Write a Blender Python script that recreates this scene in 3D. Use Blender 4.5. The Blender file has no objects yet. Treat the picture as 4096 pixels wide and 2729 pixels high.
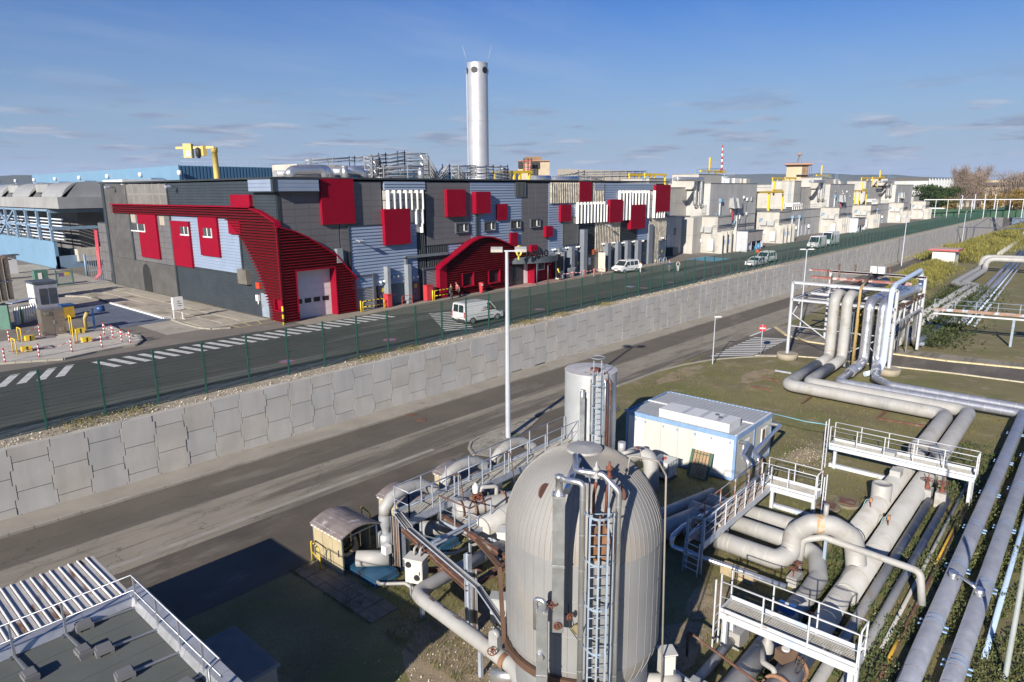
import bpy, math, random
from mathutils import Vector, Matrix, noise
random.seed(7)
C = bpy.context.scene.collection
SC = bpy.context.scene
R = math.radians
# ------------------------------------------------------------------ camera (solved from the verticals and both facade directions)
PIT, ROL, YAW, FPX, HC = 0.2195857, 0.00615125, 0.84747512, 2700.0, 12.0
_f = Vector((math.sin(YAW)*math.cos(PIT), math.cos(YAW)*math.cos(PIT), -math.sin(PIT)))
_r = Vector((math.cos(YAW), -math.sin(YAW), 0.0)); _d = _f.cross(_r)
RT = math.cos(ROL)*_r + math.sin(ROL)*_d; DN = -math.sin(ROL)*_r + math.cos(ROL)*_d; FW = _f
CAM = Vector((0, 0, HC))
cd = bpy.data.cameras.new('camera'); cam = bpy.data.objects.new('camera', cd); C.objects.link(cam)
cd.sensor_width = 36; cd.lens = FPX/4096*36; cd.clip_start = 0.3; cd.clip_end = 30000
cam.matrix_world = Matrix(((RT.x, -DN.x, -FW.x, 0), (RT.y, -DN.y, -FW.y, 0), (RT.z, -DN.z, -FW.z, HC), (0, 0, 0, 1)))
SC.camera = cam
# ------------------------------------------------------------------ sun and sky
SUN_EL, SUN_AZ = 22.5, 16.0         # shadows run towards +X, 16 degrees to +Y
sd = bpy.data.lights.new('sun', 'SUN'); sd.energy = 5.0; sd.angle = R(0.55); sd.color = (1.0, 0.92, 0.81)
so = bpy.data.objects.new('sun', sd); C.objects.link(so); so.location = (-60, -20, 60)
so.rotation_euler = Vector((math.cos(R(SUN_AZ)), math.sin(R(SUN_AZ)), -math.tan(R(SUN_EL)))).to_track_quat('-Z', 'Y').to_euler()
W = bpy.data.worlds.new('World'); SC.world = W; W.use_nodes = True
nt = W.node_tree; N = nt.nodes; L = nt.links
for n in list(N): N.remove(n)
out = N.new('ShaderNodeOutputWorld'); bg = N.new('ShaderNodeBackground'); sky = N.new('ShaderNodeTexSky')
sky.sky_type = 'NISHITA'; sky.sun_disc = False; sky.sun_elevation = R(SUN_EL); sky.sun_rotation = R(254); sky.altitude = 100
sky.air_density = 1.0; sky.dust_density = 0.3; sky.ozone_density = 3.5
bg.inputs[1].default_value = 0.079
def wmath(op, a, b=None, clamp=False):
    m = N.new('ShaderNodeMath'); m.operation = op; m.use_clamp = clamp
    for i, v in enumerate((a, b)):
        if v is None: continue
        if isinstance(v, (int, float)): m.inputs[i].default_value = v
        else: L.new(v, m.inputs[i])
    return m.outputs[0]
tc = N.new('ShaderNodeTexCoord'); sp = N.new('ShaderNodeSeparateXYZ'); L.new(tc.outputs['Generated'], sp.inputs[0])
zc = wmath('MAXIMUM', sp.outputs[2], 0.0)
# cloud layer: direction projected on a high sheet, so the clouds shrink and crowd towards the horizon
den = wmath('ADD', zc, 0.055)
cx_ = N.new('ShaderNodeCombineXYZ'); L.new(wmath('DIVIDE', sp.outputs[0], den), cx_.inputs[0]); L.new(wmath('DIVIDE', sp.outputs[1], den), cx_.inputs[1])
def wnoise(scale, det, rough, off=0, sc=(1, 1, 1)):
    mp = N.new('ShaderNodeMapping'); mp.inputs['Location'].default_value = (off, off*.7, 0); mp.inputs['Scale'].default_value = sc
    L.new(cx_.outputs[0], mp.inputs[0])
    n = N.new('ShaderNodeTexNoise'); n.inputs['Scale'].default_value = scale; n.inputs['Detail'].default_value = det; n.inputs['Roughness'].default_value = rough
    L.new(mp.outputs[0], n.inputs[0]); return n.outputs[0]
def wramp(v, a, b):
    m = N.new('ShaderNodeMapRange'); m.interpolation_type = 'SMOOTHSTEP'; m.inputs[1].default_value = a; m.inputs[2].default_value = b
    L.new(v, m.inputs[0]); return m.outputs[0]
cl = wramp(wnoise(1.15, 10, 0.60, 4.7), 0.50, 0.60)
low = wramp(zc, 0.165, 0.05)           # cumulus only near the horizon
cmask = wmath('MULTIPLY', cl, low)
ci = wramp(wnoise(0.55, 5, 0.6, 9.3, (0.35, 1.0, 1)), 0.52, 0.80)      # thin cirrus
cim = wmath('MULTIPLY', ci, 0.22)
veil = wmath('MULTIPLY', wramp(zc, 0.34, 0.0), 0.88)
shade = wnoise(1.5, 6, 0.6, 5.0)
cr = N.new('ShaderNodeValToRGB'); L.new(shade, cr.inputs[0])
cr.color_ramp.elements[0].position = 0.42; cr.color_ramp.elements[0].color = (1.75, 2.1, 3.05, 1)
cr.color_ramp.elements[1].position = 0.64; cr.color_ramp.elements[1].color = (4.3, 4.6, 5.3, 1)
def wmix(fac, a, b):
    m = N.new('ShaderNodeMix'); m.data_type = 'RGBA'
    L.new(fac, m.inputs[0])
    for i, v in ((6, a), (7, b)):
        if isinstance(v, tuple): m.inputs[i].default_value = v
        else: L.new(v, m.inputs[i])
    return m.outputs[2]
s0 = wmix(veil, sky.outputs[0], (1.85, 2.75, 4.2, 1))
dm = N.new('ShaderNodeMix'); dm.data_type = 'RGBA'; dm.blend_type = 'MULTIPLY'; dm.inputs[7].default_value = (.17, .44, .84, 1); L.new(wramp(zc, .02, .30), dm.inputs[0]); L.new(s0, dm.inputs[6]); s1 = dm.outputs[2]
s2 = wmix(cim, s1, (4.5, 5.0, 5.8, 1))
s3 = wmix(wmath('MULTIPLY', cmask, 0.85), s2, cr.outputs[0])
L.new(s3, bg.inputs[0]); L.new(bg.outputs[0], out.inputs[0])
SC.view_settings.view_transform = 'Standard'; SC.view_settings.look = 'None'; SC.view_settings.gamma = 1; SC.view_settings.exposure = 0.68
SC.cycles.max_bounces = 5; SC.cycles.diffuse_bounces = 2; SC.cycles.glossy_bounces = 3; SC.cycles.volume_bounces = 0; SC.cycles.transparent_max_bounces = 8
# ------------------------------------------------------------------ measuring helpers: photo position + one known plane -> metres in the place
FR = dict(z1=(0,550,.4673),z2=(1000,550,.4673),z3=(2000,550,.4673),z4=(3000,550,.4656),z5=(0,950,.5102),z6=(1000,950,.5102),
 y1=(1200,1600,.4464),y2=(2100,1350,.5102),y3=(3000,1000,.4784),y4=(3000,1600,.5102),y5=(1200,2000,.4649),y6=(1950,1750,.6245),y7=(2600,2000,.4673),y8=(0,2100,.5098),
 D=(0,0,1.7408),s=(0,0,1.0),e1=(3200,2000,.46497),e2=(0,680,.24232),e3=(0,1000,.25513),e4=(1550,1650,.28694),e5=(2600,2350,.33985),e6=(2650,640,.28064),e7=(3200,640,.25489),
 f2=(3500,850,.25514),f3=(1100,560,.46729),f4=(2050,900,.29737))
def ray(k, x, y):
    a = FR[k]; x = a[0]+x*a[2]; y = a[1]+y*a[2]
    return ((x-2048)*RT + (y-1364.5)*DN + FPX*FW).normalized()
def atz(k, x, y, z=0.0): d = ray(k, x, y); return CAM + d*((z-HC)/d.z)
def atY(k, x, y, Y): d = ray(k, x, y); return CAM + d*(Y/d.y)
def atX(k, x, y, X): d = ray(k, x, y); return CAM + d*(X/d.x)
def lowz(X): return -3.5-0.0105*min(max(X, -60), 260)
def low(k, x, y, dz=0.0):
    z = -4.0
    for i in range(25):
        P = atz(k, x, y, z); z = lowz(P.x)+dz
    return P
def over(k, x, y, P):          # height reached above ground point P
    d = ray(k, x, y); t = math.hypot(P.x, P.y)/math.hypot(d.x, d.y); return HC+d.z*t
V = Vector
# ------------------------------------------------------------------ mesh builder
class MB:
    def __init__(s): s.v = []; s.f = []; s.s = []
    def poly(s, pts, sm=False):
        n = len(s.v); s.v += [tuple(p) for p in pts]; s.f.append(tuple(range(n, n+len(pts)))); s.s.append(sm); return s
    def idx(s, vs, fs, sm=False):
        n = len(s.v); s.v += [tuple(p) for p in vs]; s.f += [tuple(n+i for i in f) for f in fs]; s.s += [sm]*len(fs); return s
    def box(s, x0, x1, y0, y1, z0, z1):
        if x0 > x1: x0, x1 = x1, x0
        if y0 > y1: y0, y1 = y1, y0
        if z0 > z1: z0, z1 = z1, z0
        return s.idx([(x0,y0,z0),(x1,y0,z0),(x1,y1,z0),(x0,y1,z0),(x0,y0,z1),(x1,y0,z1),(x1,y1,z1),(x0,y1,z1)],
              [(0,3,2,1),(4,5,6,7),(0,1,5,4),(1,2,6,5),(2,3,7,6),(3,0,4,7)])
    def obox(s, c, hx, hy, hz, rz=0.0, rx=0.0):
        M = Matrix.Rotation(rz, 3, 'Z') @ Matrix.Rotation(rx, 3, 'X'); c = V(c)
        vs = [c + M @ V((a*hx, b*hy, d*hz)) for d in (-1,1) for a, b in ((-1,-1),(1,-1),(1,1),(-1,1))]
        return s.idx(vs, [(0,3,2,1),(4,5,6,7),(0,1,5,4),(1,2,6,5),(2,3,7,6),(3,0,4,7)])
    def beam(s, a, b, w, h=None, up=(0,0,1)):
        a = V(a); b = V(b); h = h or w; d = (b-a)
        if d.length < 1e-6: return s
        d.normalize(); up = V(up)
        if abs(d.dot(up)) > .98: up = V((1,0,0)) if abs(d.x) < .9 else V((0,1,0))
        r = d.cross(up).normalized(); u = r.cross(d)
        vs = [p + r*w/2*i + u*h/2*j for p in (a, b) for i, j in ((-1,-1),(1,-1),(1,1),(-1,1))]
        return s.idx(vs, [(0,3,2,1),(4,5,6,7),(0,1,5,4),(1,2,6,5),(2,3,7,6),(3,0,4,7)][0:0] + [(3,2,1,0),(4,5,6,7),(0,1,5,4),(1,2,6,5),(2,3,7,6),(3,0,4,7)])
    def ibeam(s, a, b, w=.2, h=.2, t=.03):
        a = V(a); b = V(b); d = (b-a).normalized(); up = V((0,0,1))
        if abs(d.z) > .9: up = V((0,1,0))
        r = d.cross(up).normalized(); u = r.cross(d)
        s.beam(a+u*(h/2-t/2), b+u*(h/2-t/2), w, t, up); s.beam(a-u*(h/2-t/2), b-u*(h/2-t/2), w, t, up); s.beam(a, b, t, h-2*t, up); return s
    def tube(s, path, r, n=10, caps=True, sm=True):
        P = [V(p) for p in path]; m = len(P); rr = r if isinstance(r, (list, tuple)) else [r]*m
        T = []
        for i in range(m):
            t = (P[min(i+1,m-1)]-P[max(i-1,0)]);
            if 0 < i < m-1:
                a = (P[i]-P[i-1]).normalized(); b = (P[i+1]-P[i]).normalized(); t = a+b
                if t.length < 1e-4: t = a
            T.append(t.normalized())
        up = V((0,0,1)) if abs(T[0].z) < .9 else V((0,1,0))
        u = T[0].cross(up).normalized(); base = len(s.v)
        for i in range(m):
            u = (u - T[i]*u.dot(T[i]));
            u = u.normalized() if u.length > 1e-5 else T[i].orthogonal().normalized()
            w = T[i].cross(u); k = 1.0
            if 0 < i < m-1:
                c = (P[i]-P[i-1]).normalized().dot(T[i]); k = 1/max(c, .5)
            bd = None
            if 0 < i < m-1:
                bd = ((P[i+1]-P[i]).normalized()-(P[i]-P[i-1]).normalized())
                bd = bd.normalized() if bd.length > 1e-4 else None
            for j in range(n):
                a = 2*math.pi*j/n; o = u*math.cos(a)*rr[i]+w*math.sin(a)*rr[i]
                if bd is not None: o = o + bd*o.dot(bd)*(k-1)
                s.v.append(tuple(P[i]+o))
        for i in range(m-1):
            for j in range(n):
                a = base+i*n+j; b = base+i*n+(j+1)%n; s.f.append((a, b, b+n, a+n)); s.s.append(sm)
        if caps:
            s.f.append(tuple(base+j for j in range(n))[::-1]); s.s.append(False)
            s.f.append(tuple(base+(m-1)*n+j for j in range(n))); s.s.append(False)
        return s
    def cyl(s, a, b, r, n=14, r2=None): return s.tube([a, b], [r, r if r2 is None else r2], n)
    def prism(s, pts, off):          # pts: planar loop, off: vector of extrusion
        n = len(pts); off = V(off); P = [V(p) for p in pts]; Q = [p+off for p in P]
        fs = [tuple(range(n))[::-1], tuple(range(n, 2*n))] + [(i, (i+1) % n, (i+1) % n+n, i+n) for i in range(n)]
        return s.idx(P+Q, fs)
    def ring(s, c, nrm, R_, r, n=24, m=6, a0=0, a1=2*math.pi):
        c = V(c); nrm = V(nrm).normalized(); u = nrm.orthogonal().normalized() if abs(nrm.z) < .9 else V((1,0,0)); u = (u-nrm*u.dot(nrm)).normalized(); w = nrm.cross(u)
        full = abs(a1-a0-2*math.pi) < 1e-3
        pts = [c+(u*math.cos(a0+(a1-a0)*i/n)+w*math.sin(a0+(a1-a0)*i/n))*R_ for i in range(n+1)]
        return s.tube(pts, r, m, caps=not full)
    def lathe(s, c, prof, n=32, sm=True, a0=0, a1=2*math.pi):
        c = V(c); base = len(s.v); full = abs(a1-a0-2*math.pi) < 1e-3; k = n if full else n+1
        for (r, z) in prof:
            for j in range(k):
                a = a0+(a1-a0)*j/n; s.v.append((c.x+r*math.cos(a), c.y+r*math.sin(a), c.z+z))
        for i in range(len(prof)-1):
            for j in range(n if not full else n):
                a = base+i*k+j; b = base+i*k+(j+1) % k
                if not full and j+1 > k-1: continue
                s.f.append((a, b, b+k, a+k)); s.s.append(sm)
        return s
    def __iadd__(s, o):
        n = len(s.v); s.v += o.v; s.f += [tuple(n+i for i in f) for f in o.f]; s.s += o.s; return s
def fillet(path, rad, seg=5):
    P = [V(p) for p in path]; out = [P[0]]
    for i in range(1, len(P)-1):
        a = (P[i-1]-P[i]); b = (P[i+1]-P[i]); la, lb = a.length, b.length; a.normalize(); b.normalize()
        ang = a.angle(b); t = min(rad/max(math.tan(ang/2), .05), la*.48, lb*.48)
        p0 = P[i]+a*t; p1 = P[i]+b*t
        for j in range(seg+1):
            u = j/seg; out.append(p0*(1-u)**2 + P[i]*2*u*(1-u) + p1*u*u)
    out.append(P[-1]); return out
WL = {}                                  # world place of every root (no rotation while building)
def wl(o):
    return WL.get(o.name, V((0,0,0))) if o else V((0,0,0))
def mesh(mb, name, m, loc):
    me = bpy.data.meshes.new(name); L_ = V(loc)
    me.from_pydata([(x-L_.x, y-L_.y, z-L_.z) for x, y, z in mb.v], [], mb.f)
    if any(mb.s): me.polygons.foreach_set('use_smooth', mb.s)
    for mm in (m if isinstance(m, (list, tuple)) else [m]): me.materials.append(mm)
    me.validate(); me.update(); return me
def tag(o, label=None, cat=None, group=None, kind=None):
    if label: o['label'] = label
    if cat: o['category'] = cat
    if group: o['group'] = group
    if kind: o['kind'] = kind
    return o
def part(parent, name, mb, m, label=None, kind=None):
    if not mb.v: return None
    if name in ('wall_trim','overhang_trim') and len(mb.v) > 8:
        for i in range(0, len(mb.v), 8): q = MB(); q.idx(mb.v[i:i+8], [tuple(j-i for j in f) for f in mb.f if i <= f[0] < i+8]); part(parent, name, q, m)
        return None
    L_ = wl(parent); me = mesh(mb, name, m, L_); o = bpy.data.objects.new(name, me); C.objects.link(o); o.parent = parent
    WL[o.name] = L_; return tag(o, label, kind=kind)
def solo(name, mb, m, label=None, cat=None, group=None, kind=None):
    xs = [v[0] for v in mb.v]; ys = [v[1] for v in mb.v]; zs = [v[2] for v in mb.v]
    L_ = V(((min(xs)+max(xs))/2, (min(ys)+max(ys))/2, min(zs)))
    if kind in ('structure', 'stuff'): L_ = V((0,0,0))
    o = bpy.data.objects.new(name, mesh(mb, name, m, L_)); C.objects.link(o); o.location = L_; WL[o.name] = L_
    return tag(o, label, cat, group, kind)
def thing(name, loc, label, cat, group=None):
    o = bpy.data.objects.new(name, None); C.objects.link(o); o.location = loc; o.empty_display_size = .3; WL[o.name] = V(loc)
    return tag(o, label, cat, group)
def structure(name, mb, m, parent=None): 
    return part(parent, name, mb, m) if parent else solo(name, mb, m, kind='structure')
def dup(root, loc, rz=None, label=None, group=None):
    r = root.copy(); C.objects.link(r); r.location = loc; WL[r.name] = V(loc)
    if rz is not None: r.rotation_euler = (0, 0, rz)
    if label: r['label'] = label
    if group: r['group'] = group
    for ch in KIDS.get(root.name) or [c for c in root.children]:
        c = ch.copy(); C.objects.link(c); c.parent = r
        for g_ in ch.children:
            d = g_.copy(); C.objects.link(d); d.parent = c
    return r
KIDS = {}
# ------------------------------------------------------------------ materials
MT = {}
def mat(name, col, rough=.7, metal=0.0, var=.12, scale=1.5, stain=None, bump=0.0, bscale=30, streak=None, coat=0, spec=.5, fine=0.0, crack=None):
    """base colour with two scales of noise; stain=(colour, threshold, scale[, stretch]) ; streak=(colour, amount, scale) runs down walls"""
    if name in MT: return MT[name]
    m = bpy.data.materials.new(name); m.use_nodes = True; t = m.node_tree; n = t.nodes; l = t.links
    b = n['Principled BSDF']; b.inputs['Roughness'].default_value = rough; b.inputs['Metallic'].default_value = metal
    b.inputs['Specular IOR Level'].default_value = spec
    if coat: b.inputs['Coat Weight'].default_value = coat; b.inputs['Coat Roughness'].default_value = .08
    geo = n.new('ShaderNodeNewGeometry')
    def nz(sc, det=5, stretch=(1,1,1), rg=.55, off=0):
        mp = n.new('ShaderNodeMapping'); mp.inputs['Scale'].default_value = stretch; mp.inputs['Location'].default_value = (off, off*1.3, off*.7); l.new(geo.outputs['Position'], mp.inputs[0])
        x = n.new('ShaderNodeTexNoise'); x.inputs['Scale'].default_value = sc; x.inputs['Detail'].default_value = det; x.inputs['Roughness'].default_value = rg
        l.new(mp.outputs[0], x.inputs[0]); return x.outputs[0]
    def rng(v, a, b_, c=0, d=1):
        x = n.new('ShaderNodeMapRange'); x.inputs[1].default_value = a; x.inputs[2].default_value = b_; x.inputs[3].default_value = c; x.inputs[4].default_value = d; l.new(v, x.inputs[0]); return x.outputs[0]
    def mix(f, a, b_, mode='MIX'):
        x = n.new('ShaderNodeMix'); x.data_type = 'RGBA'; x.blend_type = mode
        if isinstance(f, float): x.inputs[0].default_value = f
        else: l.new(f, x.inputs[0])
        for i, v in ((6, a), (7, b_)):
            if isinstance(v, (tuple, list)): x.inputs[i].default_value = (*v[:3], 1)
            else: l.new(v, x.inputs[i])
        return x.outputs[2]
    lo = tuple(c*(1-var) for c in col); hi = tuple(min(1, c*(1+var)) for c in col)
    c = mix(rng(nz(scale, 6), .3, .7), lo, hi)
    if fine: c = mix(rng(nz(bscale, 3), .35, .65, 0, fine), c, tuple(x*.45 for x in col))
    for st in ([stain] if stain and not isinstance(stain, list) else (stain or [])):
        sc, th, ss = st[:3]; stv = st[3] if len(st) > 3 else (1,1,1); am = st[4] if len(st) > 4 else .85
        c = mix(rng(nz(ss, 7, stv, .62, off=3.7+ss), th, th+.09, 0, am), c, sc)
    if streak:
        c = mix(rng(nz(streak[2], 4, (1,1,.08), .6, off=8), .45, .75, 0, streak[1]), c, streak[0])
    if crack:
        mp = n.new('ShaderNodeMapping'); mp.inputs['Scale'].default_value = crack[1]; l.new(geo.outputs['Position'], mp.inputs[0]); ad = n.new('ShaderNodeVectorMath'); ad.operation = 'ADD'
        nn = n.new('ShaderNodeTexNoise'); nn.inputs['Scale'].default_value = 1.6; nn.inputs['Detail'].default_value = 5; l.new(geo.outputs['Position'], nn.inputs[0]); sv = n.new('ShaderNodeVectorMath'); sv.operation = 'SCALE'; sv.inputs['Scale'].default_value = .8; l.new(nn.outputs[1], sv.inputs[0]); l.new(mp.outputs[0], ad.inputs[0]); l.new(sv.outputs[0], ad.inputs[1])
        vo = n.new('ShaderNodeTexVoronoi'); vo.feature = 'DISTANCE_TO_EDGE'; vo.inputs['Scale'].default_value = crack[2]; l.new(ad.outputs[0], vo.inputs[0]); c = mix(rng(vo.outputs[0], crack[3], 0.0, 0, .8), c, crack[0])
    l.new(c, b.inputs['Base Color'])
    if metal or rough < .6:
        l.new(rng(nz(scale*2.2, 4), .3, .7, max(0, rough-.08), min(1, rough+.12)), b.inputs['Roughness'])
    if bump:
        bp = n.new('ShaderNodeBump'); bp.inputs['Strength'].default_value = bump; bp.inputs['Distance'].default_value = .02
        l.new(nz(bscale, 4), bp.inputs['Height']); l.new(bp.outputs[0], b.inputs['Normal'])
    MT[name] = m; return m
RUST = (.19, .065, .025)
concrete = mat('concrete_light', (.46,.43,.37), .85, var=.10, scale=.5, bump=.25, bscale=25, streak=((.24,.23,.20), .45, 1.1), stain=((.30,.28,.24), .60, .35))
conc_wall = mat('concrete_panel', (.465,.45,.415), .85, var=.10, scale=.55, bump=.2, bscale=30, streak=((.28,.265,.225), .32, 1.4))
conc_wall2 = mat('concrete_panel_bluish', (.445,.435,.41), .85, var=.10, scale=.5, bump=.2, bscale=30, streak=((.25,.25,.24), .4, 1.2))
conc_wall3 = mat('concrete_panel_buff', (.455,.43,.385), .85, var=.12, scale=.6, bump=.2, bscale=30, streak=((.29,.26,.21), .35, 1.2))
conc_yard = mat('concrete_yard', (.36,.33,.27), .9, var=.14, scale=.4, bump=.2, bscale=14, stain=[((.13,.115,.09), .56, .22, (.35,1,1), .8), ((.24,.22,.18), .55, 1.3)])
conc_cover = mat('concrete_cover', (.40,.36,.28), .9, var=.1, scale=.8, bump=.2, stain=((.2,.17,.12), .6, .6))
asph_up = mat('asphalt_dark', (.056,.056,.048), .92, var=.22, scale=.22, bump=.35, bscale=22, fine=.25, stain=[((.125,.125,.11), .54, .30, (.12,1,1), .8), ((.155,.15,.135), .66, .55, (.3,1,1), .7)])
asph_up2 = mat('asphalt_weathered', (.125,.12,.10), .92, var=.16, scale=.3, bump=.3, bscale=22, fine=.2, stain=((.075,.075,.066), .58, .35, (.2,1,1), .6))
asph_apron = mat('asphalt_brown', (.185,.165,.135), .92, var=.14, scale=.25, bump=.3, bscale=22, fine=.15, stain=[((.09,.082,.07), .60, .3), ((.26,.235,.19), .62, .5)])
asph_low = mat('asphalt_lower', (.122,.105,.082), .93, var=.15, scale=.35, bump=.4, bscale=26, fine=.25, stain=[((.19,.17,.14), .55, .42, (.25,1,1), .7), ((.07,.06,.05), .60, .25, (.2,1,1), .5)], crack=((.05,.045,.037), (.3,1,1), .4, .006))
asph_low2 = mat('asphalt_lower_dark', (.11,.092,.07), .93, var=.2, scale=.5, bump=.45, bscale=24, fine=.3, stain=[((.17,.15,.12), .53, .6, (.4,1,1), .65), ((.05,.044,.037), .58, .3, (.3,1,1), .6)])
pale_road = mat('worn_pale_road', (.275,.245,.19), .93, var=.12, scale=.4, bump=.4, bscale=24, fine=.25, stain=[((.105,.09,.072), .50, .40, (.10,1.1,1), .9), ((.15,.135,.11), .57, 1.1, (.3,1,1), .7)], crack=((.07,.062,.05), (.45,1,1), .55, .012))
kerb_m = mat('kerb_concrete', (.30,.28,.235), .9, var=.15, scale=1, bump=.2)
gravel_m = mat('gravel_dirt', (.40,.34,.25), .95, var=.2, scale=1.2, bump=.9, bscale=14, fine=.5, stain=((.17,.15,.11), .6, .7))
gravel_g = mat('gravel_grey', (.20,.20,.18), .95, var=.25, scale=2, bump=.9, bscale=14, fine=.55)
white_p = mat('road_paint', (.60,.60,.57), .8, var=.08, scale=1.5, stain=((.30,.30,.28), .62, 1.7, (1,1,1), .6))
steel = mat('galvanised_steel', (.42,.46,.52), .5, .35, var=.15, scale=3, stain=((.25,.16,.10), .68, 1.6, (1,1,1), .7))
steel_d = mat('dark_steel', (.10,.115,.135), .5, .3, var=.15, scale=2)
steel_b = mat('pale_blue_painted_steel', (.50,.57,.66), .55, .0, var=.10, scale=2.5, stain=(RUST, .655, 2.2, (1,1,1), .8))
rust_m = mat('rusty_steel', (.135,.068,.045), .85, 0, var=.35, scale=2.2, stain=((.24,.21,.19), .58, 2.5))
alu = mat('cladding_aluminium', (.62,.63,.65), .33, .85, var=.07, scale=1.2)
clad = mat('cladding_weathered', (.365,.363,.348), .62, .08, var=.07, scale=.9, stain=[((.30,.27,.225), .57, .8), ((.27,.28,.29), .60, .5), ((.30,.16,.07), .74, 1.3, (1,1,1), .8)], streak=((.25,.22,.18), .35, 1.2))
clad_g = mat('cladding_spiral_grey', (.34,.36,.41), .42, .55, var=.12, scale=1.4, stain=((.25,.28,.34), .58, 2.2, (1,1,1), .55))
# ================================================================== GROUND
grass = mat('dry_grass', (.20,.172,.075), .95, var=.25, scale=.35, bump=1.0, bscale=11, fine=.45,
            stain=[((.135,.14,.04), .50, .22, (1,1,1), .7), ((.26,.215,.14), .575, .5), ((.42,.38,.31), .675, 1.3)])
moss = mat('green_grass', (.085,.10,.028), .95, var=.3, scale=.6, bump=1.0, bscale=11, fine=.5, stain=[((.16,.13,.06), .52, .5), ((.24,.20,.14), .63, .7)])
def sheet(name, pts, m, z=0.0, grid=None):       # flat sheet on the upper level
    b = MB(); b.poly([(p[0], p[1], z) for p in pts]); return structure(name, b, m)
def lowsheet(name, pts, m, dz):                  # sheet lying on the sloping lower ground, cut where the slope changes
    b = MB(); b.poly([(p[0], p[1], lowz(p[0])+dz) for p in pts]); return structure(name, b, m)
def strip(name, x0, x1, y0, y1, m, dz, nx=None, th=0):
    xs = [x0] + [x for x in (-60, 260) if x0 < x < x1] + [x1]; b = MB()
    for a, c in zip(xs, xs[1:]):
        if th: b.prism([(a,y0,lowz(a)+dz),(c,y0,lowz(c)+dz),(c,y1,lowz(c)+dz),(a,y1,lowz(a)+dz)], (0,0,-th))
        else: b.poly([(a,y0,lowz(a)+dz),(c,y0,lowz(c)+dz),(c,y1,lowz(c)+dz),(a,y1,lowz(a)+dz)])
    return structure(name, b, m)
# upper level and lower level
b = MB(); b.poly([(-400,38.55,0),(6000,38.55,0),(6000,6000,0),(-400,6000,0)]); structure('yard_ground', b, asph_apron)
b = MB()
for a, c in ((-400,-60),(-60,260),(260,6000)):
    b.poly([(a,-3000,lowz(a)),(c,-3000,lowz(c)),(c,38.45,lowz(c)),(a,38.45,lowz(a))])
structure('ground', b, grass)
b = MB(); b.poly([(400,38.6,.01),(6000,38.6,.01),(6000,6000,.01),(400,6000,.01)]); structure('field', b, mat('far_field', (.17,.155,.09), .95, var=.25, scale=.02))
sheet('gravel_verge', [(-60,38.7),(420,38.7),(420,41.35),(-60,41.35)], gravel_m, .010)
sheet('gravel_strip', [(-60,40.55),(420,40.55),(420,41.6),(-60,41.6)], gravel_g, .016)
# upper road
sheet('road', [(-60,41.6),(420,41.6),(420,49.5),(60,49.9),(46,50.6),(40,53.0),(36,54.9),(14.6,55.9),(8,56.2),(-60,56.2)], asph_up, .008)
sheet('pavement', [(60,49.9),(420,49.5),(420,54.6),(60,54.6),(46,56.2),(36,57.0),(36,54.9),(40,53.0),(46,50.6)], asph_up2, .008)
b = MB(); b.box(-60,420,44.55,44.6,.0,.0135); b.box(-60,420,49.0,49.04,.0,.0137); solo('tar_joint', b, mat('tar', (.03,.03,.028), .6), kind='structure')
# apron of the yard left of the building
sheet('concrete_yard', [(23,60),(32.5,60),(32.5,101),(23.5,101),(23.2,93)], conc_yard, .006)
sheet('yard_slab', [(-60,84.5),(26,84.5),(33,101),(33,140),(-60,140)], conc_yard, .007)
sheet('concrete_yard', [(33.2,54.6),(36.2,54.4),(48,55.6),(104.5,54.9),(104.5,57),(33.2,57)], mat('apron_pale', (.27,.24,.19), .9, var=.15, scale=.6, bump=.2, stain=((.13,.11,.09), .6, .8)), .010)
slate = mat('slate_blue_paint', (.10,.125,.165), .75, var=.18, scale=.9, bump=.2, stain=((.15,.17,.21), .55, .7))
p = [atz('z5', *q) for q in ((490,550),(870,520),(1280,640),(1370,645),(960,712),(790,700),(500,600))]
sheet('blue_paved_bay', p, slate, .014)
# precast cover slabs in the concrete yard: each its own piece
rnd = random.Random(3); k = 0
yard = thing('cover_slab_row', (28,75,0), 'line of pale concrete duct cover slabs along the dark grey end wall', 'paving')
cov2 = mat('concrete_cover_dark', (.28,.25,.19), .9, var=.15, scale=.9, bump=.2, stain=((.14,.12,.09), .55, .6))
for row, (xa, xb) in enumerate(((26.6,27.7),(28.6,29.8),(30.3,31.4))):
    y = 61.5
    while y < 97:
        w = 1.15
        if not (row == 1 and 74 < y < 79):
            b = MB(); b.box(xa, xb, y, y+w-.06, .004, .03+.012*rnd.random()); part(yard, 'slab', b, conc_cover if rnd.random() < .7 else cov2)
        y += w
# kerbs and islands on the upper level
def kerb_path(name, pts, w=.25, h=.12, m=kerb_m, label='', z=0.0, cat='kerb', lows=False, seglen=1.0):
    P = [V((p[0], p[1], 0)) for p in pts]
    t = thing(name, (P[0].x, P[0].y, lowz(P[0].x) if lows else z), label, cat)
    n = 0
    for a, c in zip(P, P[1:]):
        d = c-a; k = max(1, int(round(d.length/seglen)))
        for i in range(k):
            p, q = a+d*(i/k), a+d*((i+1)/k); gap = d.normalized()*.012
            if lows: p.z = lowz(p.x); q.z = lowz(q.x)
            else: p.z = q.z = z
            b = MB(); b.beam(p+gap+V((0,0,h/2)), q-gap+V((0,0,h/2)), w, h); 
            if n < 290: part(t, 'kerb_stone', b, m); n += 1
            else: break
    return t
z5 = lambda *q: atz('z5', *q)
island = [z5(*q) for q in ((0,995),(500,960),(750,905),(960,865),(1060,850),(1110,815),(1085,780),(1010,765),(850,690),(600,740),(0,830))]
b = MB(); b.prism([(p.x,p.y,.0) for p in island], (0,0,.13)); structure('traffic_island', b, concrete)
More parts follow.
